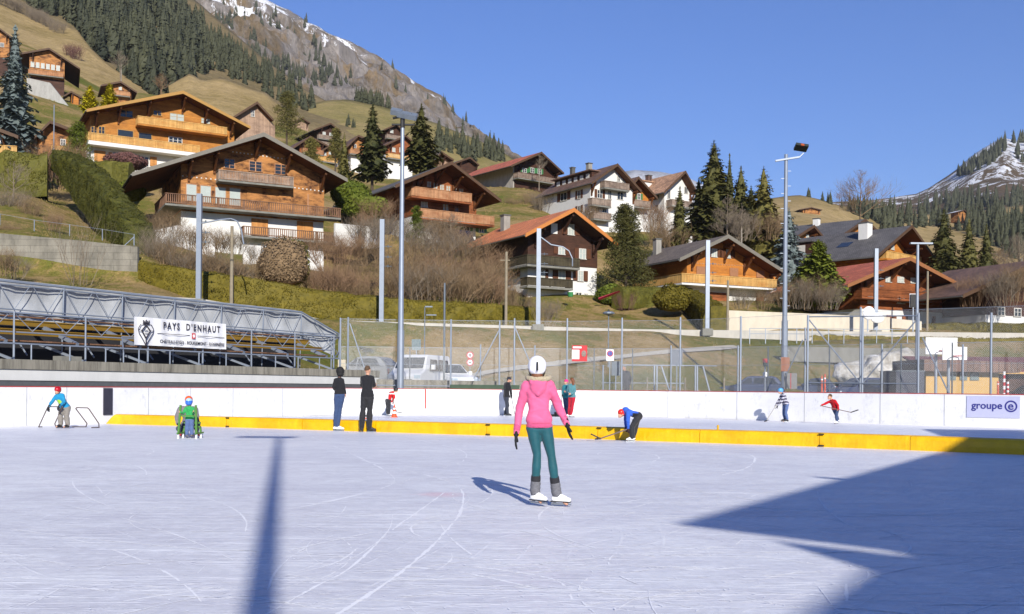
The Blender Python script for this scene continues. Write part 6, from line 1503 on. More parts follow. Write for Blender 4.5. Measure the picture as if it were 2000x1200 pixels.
def sign(x0, y0, x1, y1, d, m, label, name='sign', post_to=None, th=.03):
    a, b_ = P(x0, y1, d), P(x1, y0, d); w = b_.x-a.x; hh = b_.z-a.z; e = empty(name, a, 0, label, 'sign'); MB().box(0, w, 0, th, 0, hh).build('panel', m, e)
    if post_to is not None: MB().bar((w/2, th+.04, -(a.z-post_to)), (w/2, th+.04, hh), .06, n=8).build('post', GALV, e)
    return e, w, hh
e, w, hh = sign(1117,675,1147,706,47.9,M_RED,'red and white notice hung on the fence behind the far boards','notice_board')
MB().box(.0,w*.48,-.008,-.002,hh*.14,hh*.72).build('white_text_area', M_WHT, e); MB().box(w*.06,w*.62,-.01,-.004,hh*.82,hh*.92).build('heading_band', M_WHT, e)
B = MB(); 
for k_ in range(6): B.box(w*.05,w*(.42-.04*(k_ % 3)),-.012,-.009,hh*(.2+k_*.08),hh*(.225+k_*.08))
B.build('text_lines', M_SEAM, e); MB().ball((w*.78,-.01,hh*.48), w*.16, .01, hh*.2).build('picture', plain('photo_print', S(150,130,120), 0.6, 0, .5, 20), e)
e, w, hh = sign(1184,683,1199,705,48.2,M_WHT,'white no stopping sign with blue and red disc on a post','no_parking_sign',.6)
for r_, m, yy in ((w*.42,M_RED,-.008),(w*.3,plain('sign_blue', S(50,80,190), 0.5),-.014)): MB().bar((w/2,-.001+yy,hh*.64),(w/2,yy-.006,hh*.64),r_*2,n=24).build('disc', m, e)
MB().bar((w*.32,-.024,hh*.82),(w*.68,-.024,hh*.46),.035,.006).build('slash', M_RED, e)
sign(1194,706,1212,734,48.3,GALVD,'grey metal plate below the no stopping sign','metal_plate',.6)
sign(1312,683,1333,713,48.4,plain('blue_grey_board', S(128,136,150,.8), .6),'blue grey rear side of a board behind the fence','board',.6)
sign(804,663,822,684,58,plain('teal_grey_board', S(116,134,138,.8), .6),'teal grey board above the white van','board',.6)
sign(660,703,675,722,48.3,plain('beige_board', S(220,208,180,.8), .6),'small beige board at the end of the stand','board',.6)
e, w, hh = sign(1531,729,1557,760,45.5,plain('grey_panel', S(150,148,146,.8), .6),'grey rounded panel with a red stripe behind the boards','board'); MB().box(w*.48,w*.54,-.012,-.003,0,hh).build('red_stripe', M_RED, e)
for i, y in enumerate((694,708)):
    e = empty('traffic_sign', P(918,y,58), 0, ['upper round red bordered traffic sign right of the vehicles','lower round red bordered traffic sign right of the vehicles'][i], 'sign')
    MB().bar((0,0,0),(0,.03,0),.42,n=24).build('border', M_RED, e); MB().bar((0,-.006,0),(0,-.003,0),.28,n=24).build('face', M_WHT, e)
    if i: MB().box(-.09,.09,-.012,-.008,-.03,.03).build('symbol', M_BINK, e); MB().bar((0,.05,-2.2),(0,.05,.6),.05,n=6).build('post', GALV, e)
    else: MB().box(-.04,.04,-.012,-.008,-.09,.09).build('symbol', M_BINK, e)
e = empty('signal_lamp', P(1494,762,46.5), 0, 'red and green signal lamp on a pole behind the boards', 'signal lamp'); s = 46.5/F
MB().bar((0,0,-.5),(0,0,46*s),.07,n=8).build('post', GALV, e); MB().bar((0,0,46*s),(0,0,53*s),.2,n=12).build('green_lamp', plain('dark_green', S(40,74,60), .4), e); MB().bar((0,0,53.1*s),(0,0,61*s),.22,n=12).build('red_lamp', M_RED, e); MB().box(-.09,.09,-.1,.06,26*s,35*s).build('control_box', M_WHT, e)
# goal-like tubular frame and leaning boards beyond the fence
B = MB(); a = [P(1215,713,52), P(1400,715,52)]
B.bar(a[0], a[1], .06, n=6)
for x in (1178,1278,1283,1358,1362): B.bar(P(x, 713, 52), P(x, 765, 52), .09, n=6)
B.bar(P(1292,716,52), P(1308,765,52), .09, n=6); B.bar(P(1373,716,52), P(1386,765,52), .09, n=6); B.bar(P(1175,748,52), P(1340,749,52), .05, n=6)
tag(B.build('tubular_frame', GALV), 'tubular metal frame with slanting bars beyond the fence', 'metal frame')
for x in (1122,1264,1338,1414,985): 
    q = P(x,765,50.5); tag(MB().bar((0,0,0),(0,0,(765-738)*50.5/F),.09,n=6).build('bollard', MW, loc=q), 'short pale wooden post standing behind the far boards', 'post', 'short pale posts behind the far boards')
bush_ball('bush', P(1212,577,104), .8, .6, .3, plain('pink_plastic', S(226,70,100), .5), 'small pink plastic tarp lying beside the white based chalet', n=0) if False else None
tag(MB().add([(0,0,0),(2.2,.4,.9),(2.3,.9,.75),(.2,.6,-.1),(.1,.3,.15)], [(0,1,4),(1,2,3,4),(0,4,3)]).build('tarpaulin', plain('pink_plastic', S(226,70,100), .5), loc=P(1168,584,103)), 'small bright pink tarpaulin lying on the lawn beside the white based chalet', 'tarpaulin')
tag(MB().bar((0,0,0),(0,0,.45),.5,n=10,w2=.6).build('bin', plain('green_plastic', S(60,140,80), .5), loc=P(1114,580,102)), 'small green bin in front of the white based chalet', 'bin')
# light garden fence on the retaining wall
B = MB()
q = [P(x, y, 80.6) for x, y in ((0,440),(67,452),(136,461),(200,470),(262,480))]
for a in q: B.bar(a, a+Vector((0,0,.9)), .05, n=4)
for a, b_ in zip(q, q[1:]): B.bar(a+Vector((0,0,.88)), b_+Vector((0,0,.88)), .02, n=3)
B.bar(P(262,480,80.6), P(262,461,80.6), .06); B.bar(P(243,480,80.6), P(262,463,80.6), .05)
tag(B.build('wire_fence', GALV), 'light wire garden fence on top of the grey retaining wall', 'fence')
# ================= people
M_SKIN = plain('skin', S(226,170,140,0.8), 0.55, 0, 0.05, 10)
M_EYE = plain('eye_dark', (0.02,0.015,0.01), 0.3)
M_BLADE = plain('skate_blade', S(190,195,200,.8), .25, .8)
M_WSK = plain('white_skate_leather', (0.78,0.78,0.78), 0.45, 0, .04); M_BSK = plain('black_skate_boot', (0.02,0.02,0.022), 0.5)
M_BGL = plain('black_glove_knit', (0.012,0.012,0.014), 0.9)
def cloth(name, c, rough=0.85, fold=0.35, sc=9):
    if name in _mc: return _mc[name]
    m, t, b = newmat(name); n = noiset(t, coords(t, (1,1,1.6)), sc, 4, 0.55, 0.6); f = noiset(t, coords(t), 260, 2)
    col = ramp(t, n, [(0.3, tuple(k*.86 for k in c)), (0.7, tuple(min(1, k*1.08) for k in c))]); t.links.new(col, b.inputs['Base Color'])
    b.inputs['Roughness'].default_value = rough; b.inputs['Specular IOR Level'].default_value = .2; b.inputs['Sheen Weight'].default_value = .15
    bump(t, b, mathn(t, 'ADD', n, mathn(t, 'MULTIPLY', f, .05)), fold, 0.03); _mc[name] = m; return m
def blob(B, name, m, parent, vox=0.01, sm=3, fn=None, tex=None):
    o = B.build(name+'_src', m); o.parent = None
    r = o.modifiers.new('r', 'REMESH'); r.mode = 'VOXEL'; r.voxel_size = vox; r.use_smooth_shade = True
    s_ = o.modifiers.new('s', 'SMOOTH'); s_.iterations = sm; s_.factor = 0.5
    dg = bpy.context.evaluated_depsgraph_get(); me = bpy.data.meshes.new_from_object(o.evaluated_get(dg)); me.name = name
    bpy.data.objects.remove(o); q = bpy.data.objects.new(name, me); COL.objects.link(q); q.parent = parent
    me.materials.clear()
    for k in (m if isinstance(m, (list, tuple)) else [m]): me.materials.append(k)
    me.polygons.foreach_set('use_smooth', [True]*len(me.polygons))
    if name in ('jacket', 'hooded_sweater', 'sweater', 't_shirt', 'pullover', 'jersey', 'trousers', 'jeans', 'hockey_trousers', 'leggings'):   # cloth folds
        am = .0015 if name == 'leggings' else (.0055 if vox < .009 else .009)
        nr_ = [v.normal.copy() for v in me.vertices]
        for v, vn in zip(me.vertices, nr_):
            q = v.co; f = noise.noise(Vector((q.x*5, q.y*5, q.z*12+q.x*9)))+0.35*noise.noise(Vector((q.x*11+3, q.y*11, q.z*22)))
            v.co = v.co+vn*(abs(f)*1.6-0.35)*am
    if fn:
        for p in me.polygons: p.material_index = fn(p.center)
    return q
def hand(B, w, tip, k, gl=0.0, curl=0.35, inward=None, thumb=1):
    """palm, four unequal bent fingers and a thumb leaving the side of the palm"""
    w = Vector(w); d = (Vector(tip)-w); 
    if d.length < 1e-4: d = Vector((0,0,-1))
    d.normalize(); s = d.cross(inward or Vector((1,0,0)))
    if s.length < .1: s = d.cross(Vector((0,1,0)))
    s.normalize(); n = s.cross(d).normalized(); r = .0085*k+gl
    pe = w+d*.085*k
    for i in range(4): o = (i-1.5)*.021*k; B.capsule(w+s*o*.6, .015*k+gl*.6, pe+s*o, .0115*k+gl*.6, 8)
    for i, L in enumerate((.068,.078,.073,.056)):
        o = (i-1.5)*.023*k; a = pe+s*o; b_ = a+(d*(1-curl*.3)+n*curl*.5+s*(i-1.5)*.06).normalized()*L*.55*k; c_ = b_+(d*(1-curl)+n*curl*1.1).normalized()*L*.5*k
        B.capsule(a, r, b_, r*.95, 8); B.capsule(b_, r*.95, c_, r*.8, 8)
    a = w+d*.03*k-s*.03*k*thumb; b_ = a+(d*.7-s*.7*thumb+n*.2).normalized()*.04*k; c_ = b_+(d*.95-s*.2*thumb+n*.35).normalized()*.032*k
    B.capsule(w+d*.015*k, .014*k+gl*.5, a, .013*k+gl*.5, 8); B.capsule(a, .0115*k+gl, b_, .0105*k+gl, 8); B.capsule(b_, .0105*k+gl, c_, .009*k+gl, 8)
def person(label, d, foot, J, c, k=1.0, face=0.0, vox=0.011, group=None, torso=1.0, hr=1.0, waist=None):
    """J: joint -> (x px, y px, depth offset m); c: clothing dict; face: yaw of the face in degrees, 0 = towards the viewer"""
    base = P(foot[0], foot[1], d); dz = -base.z; root = empty('person', (base.x, base.y, 0), 0, label, 'person', group)
    def g(n):
        x, y, *q = J[n]; o = q[0] if q else 0; p = P(x, y, d+o); s0 = P(x, y, d); return Vector((s0.x-base.x, o, s0.z-base.z))
    j = {n: g(n) for n in J}; cs = (j['sl']+j['sr'])/2; ch = (j['hl']+j['hr'])/2
    hd = j['head']; up = (hd-cs).normalized(); lean = Matrix.Rotation(R(face), 4, 'Z')
    sw = (j['sl']-j['sr']).length; hw = (j['hl']-j['hr']).length
    T = torso*k
    hemk = c.get('hem', .10)
    def core(B, e=0.0):
        mid = cs*.45+ch*.55; ax = (j['sr']-j['sl']).normalized()
        B.capsule(j['sl'].lerp(j['sr'], .16), .062*T+e, j['sl'].lerp(j['sr'], .84), .062*T+e)
        for f in (.26,.38,.5,.62,.74):
            a = j['sl'].lerp(j['sr'], f)+(ch-cs)*.12; b_ = mid+ax*(f-.5)*sw*.62; c_ = j['hl'].lerp(j['hr'], .5+(f-.5)*2.0)+(cs-ch)*hemk
            B.capsule(a, .092*T+e, b_, .080*T+e); B.capsule(b_, .080*T+e, c_, .092*T+e)
    def legs(B, e=0.0, e2=None):
        e2 = e if e2 is None else e2
        B.capsule(j['hl'], .088*k+e, j['hr'], .088*k+e)
        for a, b_, q in (('hl','kl','al'),('hr','kr','ar')):
            m_ = j[a].lerp(j[b_], .35); B.capsule(j[a], .083*k+e, m_, .077*k+e); B.capsule(m_, .077*k+e, j[b_], .052*k+e)
            c1 = j[b_].lerp(j[q], .32)+Vector((0,.012*k*(1 if abs(face) > 90 else -1)*-1,0)); B.capsule(j[b_], .052*k+e, c1, .054*k+e2); B.capsule(c1, .054*k+e2, j[q], .036*k+e2)
    def arms(B, e=0.0, f1=1.0, e2=None):
        e2 = e if e2 is None else e2
        for a, b_, q in (('sl','el','wl'),('sr','er','wr')):
            B.capsule(j[a], .052*k+e, j[b_].lerp(j[a], .0 if f1 >= 1 else 1-f1*2), .041*k+e)
            if f1 >= 1: B.capsule(j[b_], .041*k+e, j[q], .030*k+e2)
    # continuous body
    B = MB(); core(B, -.006); legs(B, -.004); arms(B, -.004 if c.get('sleeve', 1) >= 1 else 0); B.capsule(cs+up*.01, .05*k, hd-up*.06*hr, .048*k)
    M = Matrix.Translation(hd) @ lean
    def hb(x, y, z, a, b_, q): B.ball(M @ Vector((x*hr, y*hr, z*hr)), a*hr, b_*hr, q*hr, nu=14, nv=10, M=lean.to_3x3().to_4x4())
    hb(0,.012,.015,.074,.092,.100); hb(0,-.03,-.04,.056,.062,.068); hb(0,-.095,-.012,.012,.018,.022); hb(0,-.06,-.085,.03,.03,.022); hb(.075,.01,-.01,.012,.02,.032); hb(-.075,.01,-.01,.012,.02,.032); hb(0,-.088,-.05,.024,.01,.008)
    gl = c.get('glove')
    if not gl:
        for a, q, tt in (('wl','tipl',1),('wr','tipr',-1)):
            tip = j.get(q, j[a]+(j[a]-j['el' if a == 'wl' else 'er'])); hand(B, j[a], tip, k, 0, c.get('curl', .5), thumb=tt)
    for a, q in (('al','tl'),('ar','tr')): B.capsule(j[a], .034*k, j[q], .026*k)
    blob(B, 'body', M_SKIN, root, vox, 3)
    B = MB()
    for sx in (-1,1): B.ball(M @ Vector((sx*.031*hr, -.079*hr, .004*hr)), .011*hr)
    B.build('eye', M_EYE, root)
    # clothing
    if c.get('top'):
        B = MB(); e = c.get('te', .014); core(B, e); arms(B, e*.8, c.get('sleeve', 1), e*.55)
        ch2 = ch+(cs-ch)*.02; B.capsule(cs+up*.02, .066*k+e*.5, cs+up*.05, .056*k+e*.5)
        if c.get('hood'):
            away = lean.to_3x3() @ Vector((0,1,0)); B.ball(cs+away*.085*k+up*.0-Vector((0,0,.02)), .10*k, .06*k, .10*k); B.capsule(cs+away*.07*k+Vector((-.08*k,0,.04*k)), .035*k, cs+away*.1*k+Vector((0,0,-.1*k)), .035*k); B.capsule(cs+away*.07*k+Vector((.08*k,0,.04*k)), .035*k, cs+away*.1*k+Vector((0,0,-.1*k)), .035*k)
        fn = c.get('topfn'); fn2 = (lambda p: fn(p, j, k)) if fn else None
        blob(B, c.get('tname', 'jacket'), c['top'], root, vox, 4, fn2)
    B = MB(); legs(B, c.get('le', .008), c.get('lc', c.get('le', .008))); fn = c.get('legfn'); blob(B, c.get('lname', 'trousers'), c['leg'], root, vox, 3, (lambda p: fn(p, j, k)) if fn else None)
    for a, q in (('al','tl'),('ar','tr')):
        A, Tq = j[a], j[q]; dr = Tq-A; dr.z = 0; dr = dr.normalized() if dr.length > 1e-3 else Vector((0,-1,0)); rt = c.get('shoe', 'skate'); sp = M_WSK if c.get('skate', 'w') == 'w' else M_BSK
        lift = A.z-.11*k; z0 = max(0, lift-.02) if rt == 'skate' else 0
        zs = A.z-.115*k; gz = max(0.0, zs-.02); B = MB(); heel = Vector((A.x, A.y, gz+.075*k))-dr*.03*k; toe = Vector((A.x, A.y, gz+.065*k))+dr*.155*k
        B.capsule(A+Vector((0,0,.05*k)), .047*k, Vector((A.x, A.y, gz+.09*k)), .046*k); B.capsule(heel, .040*k, toe, .033*k); B.capsule(Vector((A.x, A.y, gz+.12*k)), .04*k, toe-dr*.05*k+Vector((0,0,.015)), .036*k)
        sm_ = c.get('shoe_m', sp); s_ = blob(B, 'skate' if rt == 'skate' else 'boot', sm_, root, min(vox, .009), 3)
        if rt == 'skate':
            y_ = MB(); sd_ = Vector((-dr.y, dr.x, 0)); mm = Matrix((( dr.x, sd_.x, 0, A.x), (dr.y, sd_.y, 0, A.y), (0,0,1,gz), (0,0,0,1)))
            y_.box(-.07*k, .19*k, -.004, .004, 0, .022*k, mm); y_.box(-.04*k, -.005*k, -.008, .008, .0222*k, .05*k, mm); y_.box(.09*k, .13*k, -.008, .008, .0222*k, .05*k, mm); y_.build('blade', M_BLADE, s_)
            MB().box(-.07*k, .18*k, -.032*k, .032*k, .034*k, .046*k, mm).build('sole', BLACK, s_)
    if gl:
        for a, q, tt in (('wl','tipl',1),('wr','tipr',-1)):
            B = MB(); tip = j.get(q, j[a]+(j[a]-j['el' if a == 'wl' else 'er'])); w_ = j[a]; ge = c.get('ge', .003); hand(B, w_, tip, k*c.get('gk', 1.05), ge, c.get('curl', .4), thumb=tt)
            B.capsule(w_+(Vector(tip)-w_).normalized()*.02*k, .030*k+ge, w_-(Vector(tip)-w_).normalized()*.05*k, .026*k+ge); blob(B, 'glove', gl, root, .0055 if vox < .01 else .009, 1)
    hc = c.get('hair')
    if hc:
        B = MB(); st = c.get('hstyle', 'short'); q = M @ Vector((0,.02*hr,.028*hr))
        if st == 'short': B.ball(M @ Vector((0,.022*hr,.035*hr)), .080*hr, .094*hr, .094*hr, M=lean)
        elif st == 'afro': 
            B.ball(M @ Vector((0,.03*hr,.02*hr)), .118*hr, .118*hr, .125*hr); B.ball(M @ Vector((-.02,.04*hr,-.07*hr)), .10*hr, .09*hr, .07*hr)
        elif st == 'long': B.ball(M @ Vector((0,.024*hr,.03*hr)), .084*hr, .098*hr, .098*hr, M=lean); B.capsule(M @ Vector((0,.07*hr,0)), .075*hr, M @ Vector((0,.085*hr,-.16*hr)), .055*hr)
        elif st == 'nape': B.ball(M @ Vector((0,.04*hr,-.07*hr)), .066*hr, .06*hr, .06*hr)
        blob(B, 'hair', hc, root, vox*.8, 2)
    hm_ = c.get('helmet')
    if hm_:
        B = MB(); e = c.get('he', 1.0); B.ball(M @ Vector((0,.014*hr,.042*hr)), .100*hr*e, .120*hr*e, .105*hr*e, M=lean, nu=24, nv=16)
        B.ball(M @ Vector((0,.045*hr,.012*hr)), .096*hr*e, .085*hr*e, .080*hr*e, M=lean)
        fn = c.get('helfn'); hh_ = blob(B, c.get('hname', 'helmet'), hm_, root, .008 if vox > .009 else .006, 3, (lambda p: fn(p, hd, M)) if fn else None)
        if c.get('vent'): v_ = MB(); q = M @ Vector((0,.124*hr,.03*hr)); v_.box(q.x-.011, q.x+.011, q.y-.03, q.y+.012, q.z-.045, q.z+.045); v_.build('vent_slot', BLACK, hh_)
        if c.get('strap'): s_ = MB(); s_.path([M @ Vector((.09*hr,.02*hr,0)), M @ Vector((.06*hr,-.03*hr,-.10*hr)), M @ Vector((-.06*hr,-.03*hr,-.10*hr)), M @ Vector((-.09*hr,.02*hr,0))], .014); s_.build('chin_strap', BLACK, hh_)
    return root, j, base
def stick(label, pts, d, m=None, blade=True, z0=None, fix=None):
    q = [P(x, y, d+(o[0] if o else 0)) for x, y, *o in pts]; dz = 0 if fix is None else fix
    base = q[0].copy(); e = empty('hockey_stick', base+Vector((0,0,dz)), 0, label, 'hockey stick'); q = [p-base for p in q]
    MB().bar(q[0], q[-2] if blade else q[-1], .038, .028).build('shaft', m or plain('stick_shaft', S(120,110,104,.8), .5), e)
    if blade: MB().bar(q[-2]+(q[0]-q[-2]).normalized()*.02, q[-1], .085, .03).build('blade', BLACK, e)
    return e
PINK = cloth('pink_fleece', S(246,112,158,0.82)); TEAL = cloth('teal_leggings', S(38,96,106,0.8), .6, .12); SOCKG = plain('grey_knit_sock', S(120,120,126,.8), .95, 0, .35, 60); SOCKB = plain('black_sock_top', (.02,.02,.024), .95)
def girl_leg(p, j, k):
    for a in ('al','ar'):
        if (Vector((p.x, p.y))-Vector((j[a].x, j[a].y))).length < .13:
            h_ = p.z-j[a].z
            if h_ < .105: return 2
            if h_ < .165: return 1
    return 0
def hel_pink(p, hd, M):
    q = p-hd
    for cx, cz, r_ in ((-.058,.105,.026),(.058,.105,.028),(-.075,.03,.012),(.075,.03,.012),(-.03,.07,.010),(.036,.07,.011),(0,.14,.018)):
        if (q.x-cx)**2+(q.z-cz)**2 < r_*r_ and q.y > 0: return 1
    return 0
M_HEL = plain('white_helmet_shell', (0.8,0.79,0.82), 0.25, 0, .03, 2); M_HELP = plain('pink_helmet_flower', S(232,130,196,.85), .3)
G_R, G_J, G_B = person('girl in pink hoodie and teal leggings standing on white figure skates', 10.8, (1070,990), dict(
    head=(1049,722.5), sl=(1028,755,.0), sr=(1073,753,.0), el=(1015,800,.04), er=(1091,795,.05), wl=(1008.5,846,-.02), wr=(1107,829,-.02), tipl=(1006,874,-.03), tipr=(1111,846,-.03),
    hl=(1041,838), hr=(1066,838), kl=(1049,889,-.02), kr=(1077,893,-.02), al=(1045,962), ar=(1087,965), tl=(1056,980,-.05), tr=(1106,984,-.04)),
    dict(top=PINK, leg=[TEAL, SOCKB, SOCKG], legfn=girl_leg, le=.000, lc=.004, te=.015, hood=True, hem=.20, tname='hooded_sweater', lname='leggings', skate='w', glove=M_BGL, ge=.004, gk=1.2, helmet=[M_HEL, M_HELP], helfn=hel_pink, vent=True, strap=True, hair=plain('auburn_hair', S(128,78,48,.8), .6, 0, .3, 40), hstyle='nape', he=1.0, curl=.25), k=.86, face=180, vox=.0085, torso=.80, hr=.98)
e_ = [o for o in bpy.data.objects if o.name.startswith('person') and 'pink hoodie' in o.get('label', '')][0]
fb = MB(); cpos = P(1052, 741, 10.8+.02)-e_.location; zc = P(1070,990,10.8).z
for i in range(24):
    a = 6.283*i/24; fb.ball((cpos.x+.115*math.cos(a), .02+.10*math.sin(a), cpos.z-zc+.01+.015*math.sin(a)), .030, nu=8, nv=6)
blob(fb, 'fleece_collar', cloth('beige_fleece', S(206,190,160,.85), .95, .8, 40), e_, .008, 1)
# knitted leg warmers with black tops, ribbed cuffs and hem
j_ = G_J
for a, kn in (('al','kl'),('ar','kr')):
    A_ = j_[a]; u_ = (j_[kn]-A_).normalized(); B = MB(); B.capsule(A_-u_*.005, .050, A_+u_*.10, .053)
    for q in range(5): B.capsule(A_+u_*(.0+.022*q)+Vector((.003*(-1)**q,0,0)), .0535, A_+u_*(.008+.022*q), .0535)
    lw = blob(B, 'leg_warmer', SOCKG, e_, .006, 1); B = MB(); B.capsule(A_+u_*.125, .053, A_+u_*.165, .051); blob(B, 'leg_warmer_top', SOCKB, lw, .006, 1)
RIB = cloth('pink_rib', S(226,96,142,0.82), .9, .5, 40)
for a, el in (('wl','el'),('wr','er')):
    A_ = j_[a]; u_ = (j_[el]-A_).normalized(); B = MB(); B.capsule(A_+u_*.035, .037, A_+u_*.075, .039); blob(B, 'cuff', RIB, e_, .005, 1)
B = MB(); hm0 = j_['hl'].lerp(j_['hr'], .5)+Vector((0,0,.03)); ax_ = (j_['hr']-j_['hl']).normalized()
for i in range(40):
    a = 6.283*i/40; B.ball(hm0+ax_*math.cos(a)*.128+Vector((0, math.sin(a)*.088, 0)), .014, .014, .026, nu=8, nv=6)
blob(B, 'hem_band', RIB, e_, .006, 1)
# hoodie hem band
DEN = cloth('denim', S(64,84,124,.8), .8, .4); BLK = cloth('black_cotton', (.012,.012,.015), .8); CHAR = cloth('charcoal_trousers', (.022,.023,.027), .7, .5)
person('woman with bushy black hair in black top and blue jeans, watching the far side', 28.3, (660,843), dict(
    head=(666,727), sl=(655,743.5,.05), sr=(668.5,743.5,-.02), el=(652.5,757,-.05), er=(671.5,758,0), wl=(656,766,.18), wr=(674,769,.04), tipl=(662,768,.24), tipr=(675,777,.04),
    hl=(659,773), hr=(667.5,773), kl=(657,801), kr=(663.5,801), al=(654.5,833,.05), ar=(660,833,-.03), tl=(664,838,.05), tr=(669,839,-.03)),
    dict(top=BLK, leg=DEN, te=.012, le=.012, lc=.016, skate='w', hair=plain('black_curly_hair', (.01,.009,.009), .8, 0, .5, 30), hstyle='afro', tname='sweater', lname='jeans'), k=.97, face=140, torso=.92)
tr_ = cloth('reflex_trousers', (.018,.018,.021), .7, .5)
person('man with cropped hair and folded arms in black t-shirt and black trousers', 27.9, (717,845), dict(
    head=(718.5,724), sl=(708,740,.0), sr=(727,739.5,.0), el=(706,756,.1), er=(731,756,.06), wl=(716,757,.26), wr=(733,758,.22), tipl=(722,756,.27), tipr=(731,753,.30),
    hl=(711.5,778), hr=(723,778), kl=(709,803), kr=(722,803), al=(706.5,835), ar=(721.5,835), tl=(703,841,.15), tr=(731,842,-.02)),
    dict(top=BLK, sleeve=.45, leg=tr_, te=.012, le=.018, lc=.034, skate='w', shoe_m=M_BSK, hair=plain('cropped_brown_hair', S(96,74,54,.8), .8, 0, .3, 40), tname='t_shirt'), k=1.03, face=150, torso=1.05)
RJ = cloth('red_jersey', S(214,32,36,.85)); WJ = cloth('white_jersey', (.75,.74,.74)); 
def jers(p, j, k): return 1 if (p.x < j['hl'].x+.06 and p.z < j['sl'].z-.05) or abs((p.z-j['hl'].z)-.30) < .025 else 0
person('boy in red and white jersey and black helmet bending by the orange cone', 43.2, (757.5,813), dict(
    head=(773.5,763), sl=(762,768,.08), sr=(768,767,-.1), el=(768,777,.05), er=(771,776,-.16), wl=(767.5,784,.0), wr=(766,785,-.14), tipl=(768,788,0), tipr=(767,789,-.12),
    hl=(756,783,.06), hr=(760,783,-.06), kl=(757,796,.06), kr=(760,796,-.08), al=(756.5,807,.07), ar=(760,807.5,-.08), tl=(762,811,.07), tr=(766,811.5,-.08)),
    dict(top=[RJ, WJ], topfn=jers, te=.03, leg=CHAR, le=.035, lc=.04, skate='w', helmet=M_BSK, hair=None, glove=cloth('red_glove', S(190,50,50)), tname='jersey', lname='hockey_trousers'), k=.72, face=70, torso=.8, hr=.88, vox=.013)
stick('hockey stick held by the boy in the red and white jersey', [(766,777),(775.5,805),(786,806)], 43.0, fix=-.02)
person('elderly man in black jacket and cap leaning forward with a stick near the far boards', 44.6, (991,813.5), dict(
    head=(995,742.5), sl=(987,751,.12), sr=(993,750.5,-.12), el=(989,764,.2), er=(997.5,764,-.18), wl=(995,776,.15), wr=(999,777,-.12), tipl=(997,780,.15), tipr=(1000,782,-.1),
    hl=(987.5,777,.08), hr=(990,777,-.08), kl=(992,793,.08), kr=(990,793,-.1), al=(986.5,807,.1), ar=(991.5,807.5,-.1), tl=(992,811,.12), tr=(998,811.5,-.1)),
    dict(top=BLK, leg=cloth('navy_trousers', (.03,.035,.05), .8), te=.025, le=.02, lc=.028, skate='w', shoe_m=M_BSK, hair=plain('grey_hair', S(150,146,140,.8), .8), helmet=plain('dark_cap', (.03,.03,.04), .8), hname='cap', he=.86), k=.96, face=75)
stick('thin stick held by the elderly man in black', [(999,776),(1006,812)], 44.4, plain('dark_stick', (.05,.05,.05), .5), False)
stick('stick lying on the ice behind the girl in pink', [(970,812.5),(1000,812.5),(1003,812.5)], 45.0) if False else None
TJ = cloth('turquoise_jacket', S(48,150,160,.8)); TG = cloth('grey_teal_fleece', S(92,148,156,.8)); RP = cloth('red_ski_trousers', S(190,34,54,.85))
person('child with pink hat and turquoise jacket holding a pole beside the woman in red trousers', 43.6, (1104,815), dict(
    head=(1105.5,746), sl=(1101,755,.1), sr=(1108,755,-.08), el=(1099,764,.1), er=(1105,765,-.15), wl=(1098,772,.0), wr=(1099,770,-.15), tipl=(1097,776,0), tipr=(1097,773,-.12),
    hl=(1103,778,.06), hr=(1108,778,-.06), kl=(1104,794,.06), kr=(1108,794,-.06), al=(1104.5,808,.06), ar=(1108,808,-.06), tl=(1098,812,.06), tr=(1101,812,-.06)),
    dict(top=TJ, leg=DEN, te=.02, le=.014, skate='b', helmet=plain('pink_wool_hat', S(236,60,140,.85), .9), hname='hat', he=.84, glove=M_BGL), k=.84, face=-60, hr=.92, vox=.013)
person('woman with auburn hair in grey teal fleece and red ski trousers', 42.8, (1114,815.5), dict(
    head=(1116.5,743), sl=(1111,753,.05), sr=(1121,752.5,-.03), el=(1109,763,.12), er=(1122.5,764,-.1), wl=(1106.5,766,.25), wr=(1115,769,-.25), tipl=(1104,765,.28), tipr=(1112,769,-.28),
    hl=(1114,776,.05), hr=(1120,776,-.05), kl=(1112.5,794,.05), kr=(1117.5,794,-.05), al=(1111.5,808.5,.05), ar=(1115,808.5,-.06), tl=(1108,813,.05), tr=(1120,813,-.1)),
    dict(top=TG, leg=RP, te=.022, le=.016, lc=.026, skate='w', hair=plain('auburn_hair', S(128,78,48,.8), .6, 0, .3, 40), hstyle='long'), k=.92, face=-130, vox=.013)
stick('slim pole held by the child with the pink hat', [(1097,758),(1097.5,814)], 43.3, plain('dark_stick', (.05,.05,.05), .5), False, fix=.02)
tag(MB().box(-.35,.35,-.12,.12,0,.1).box(-.1,.1,-.1,.1,.1,.2).build('bag', BLK, loc=PG(1087,814)), 'small dark bag lying on the ice beside the child with the pink hat', 'bag')
BJ = cloth('blue_ski_jacket', S(56,104,214,.85)); 
def bj(p, j, k): return 1 if (p.z < j['sl'].z-.03 and p.x > j['sl'].x+.12) and p.z < j['hl'].z+.16-.0*(p.x) and p.x < j['hl'].x+.02 else 0
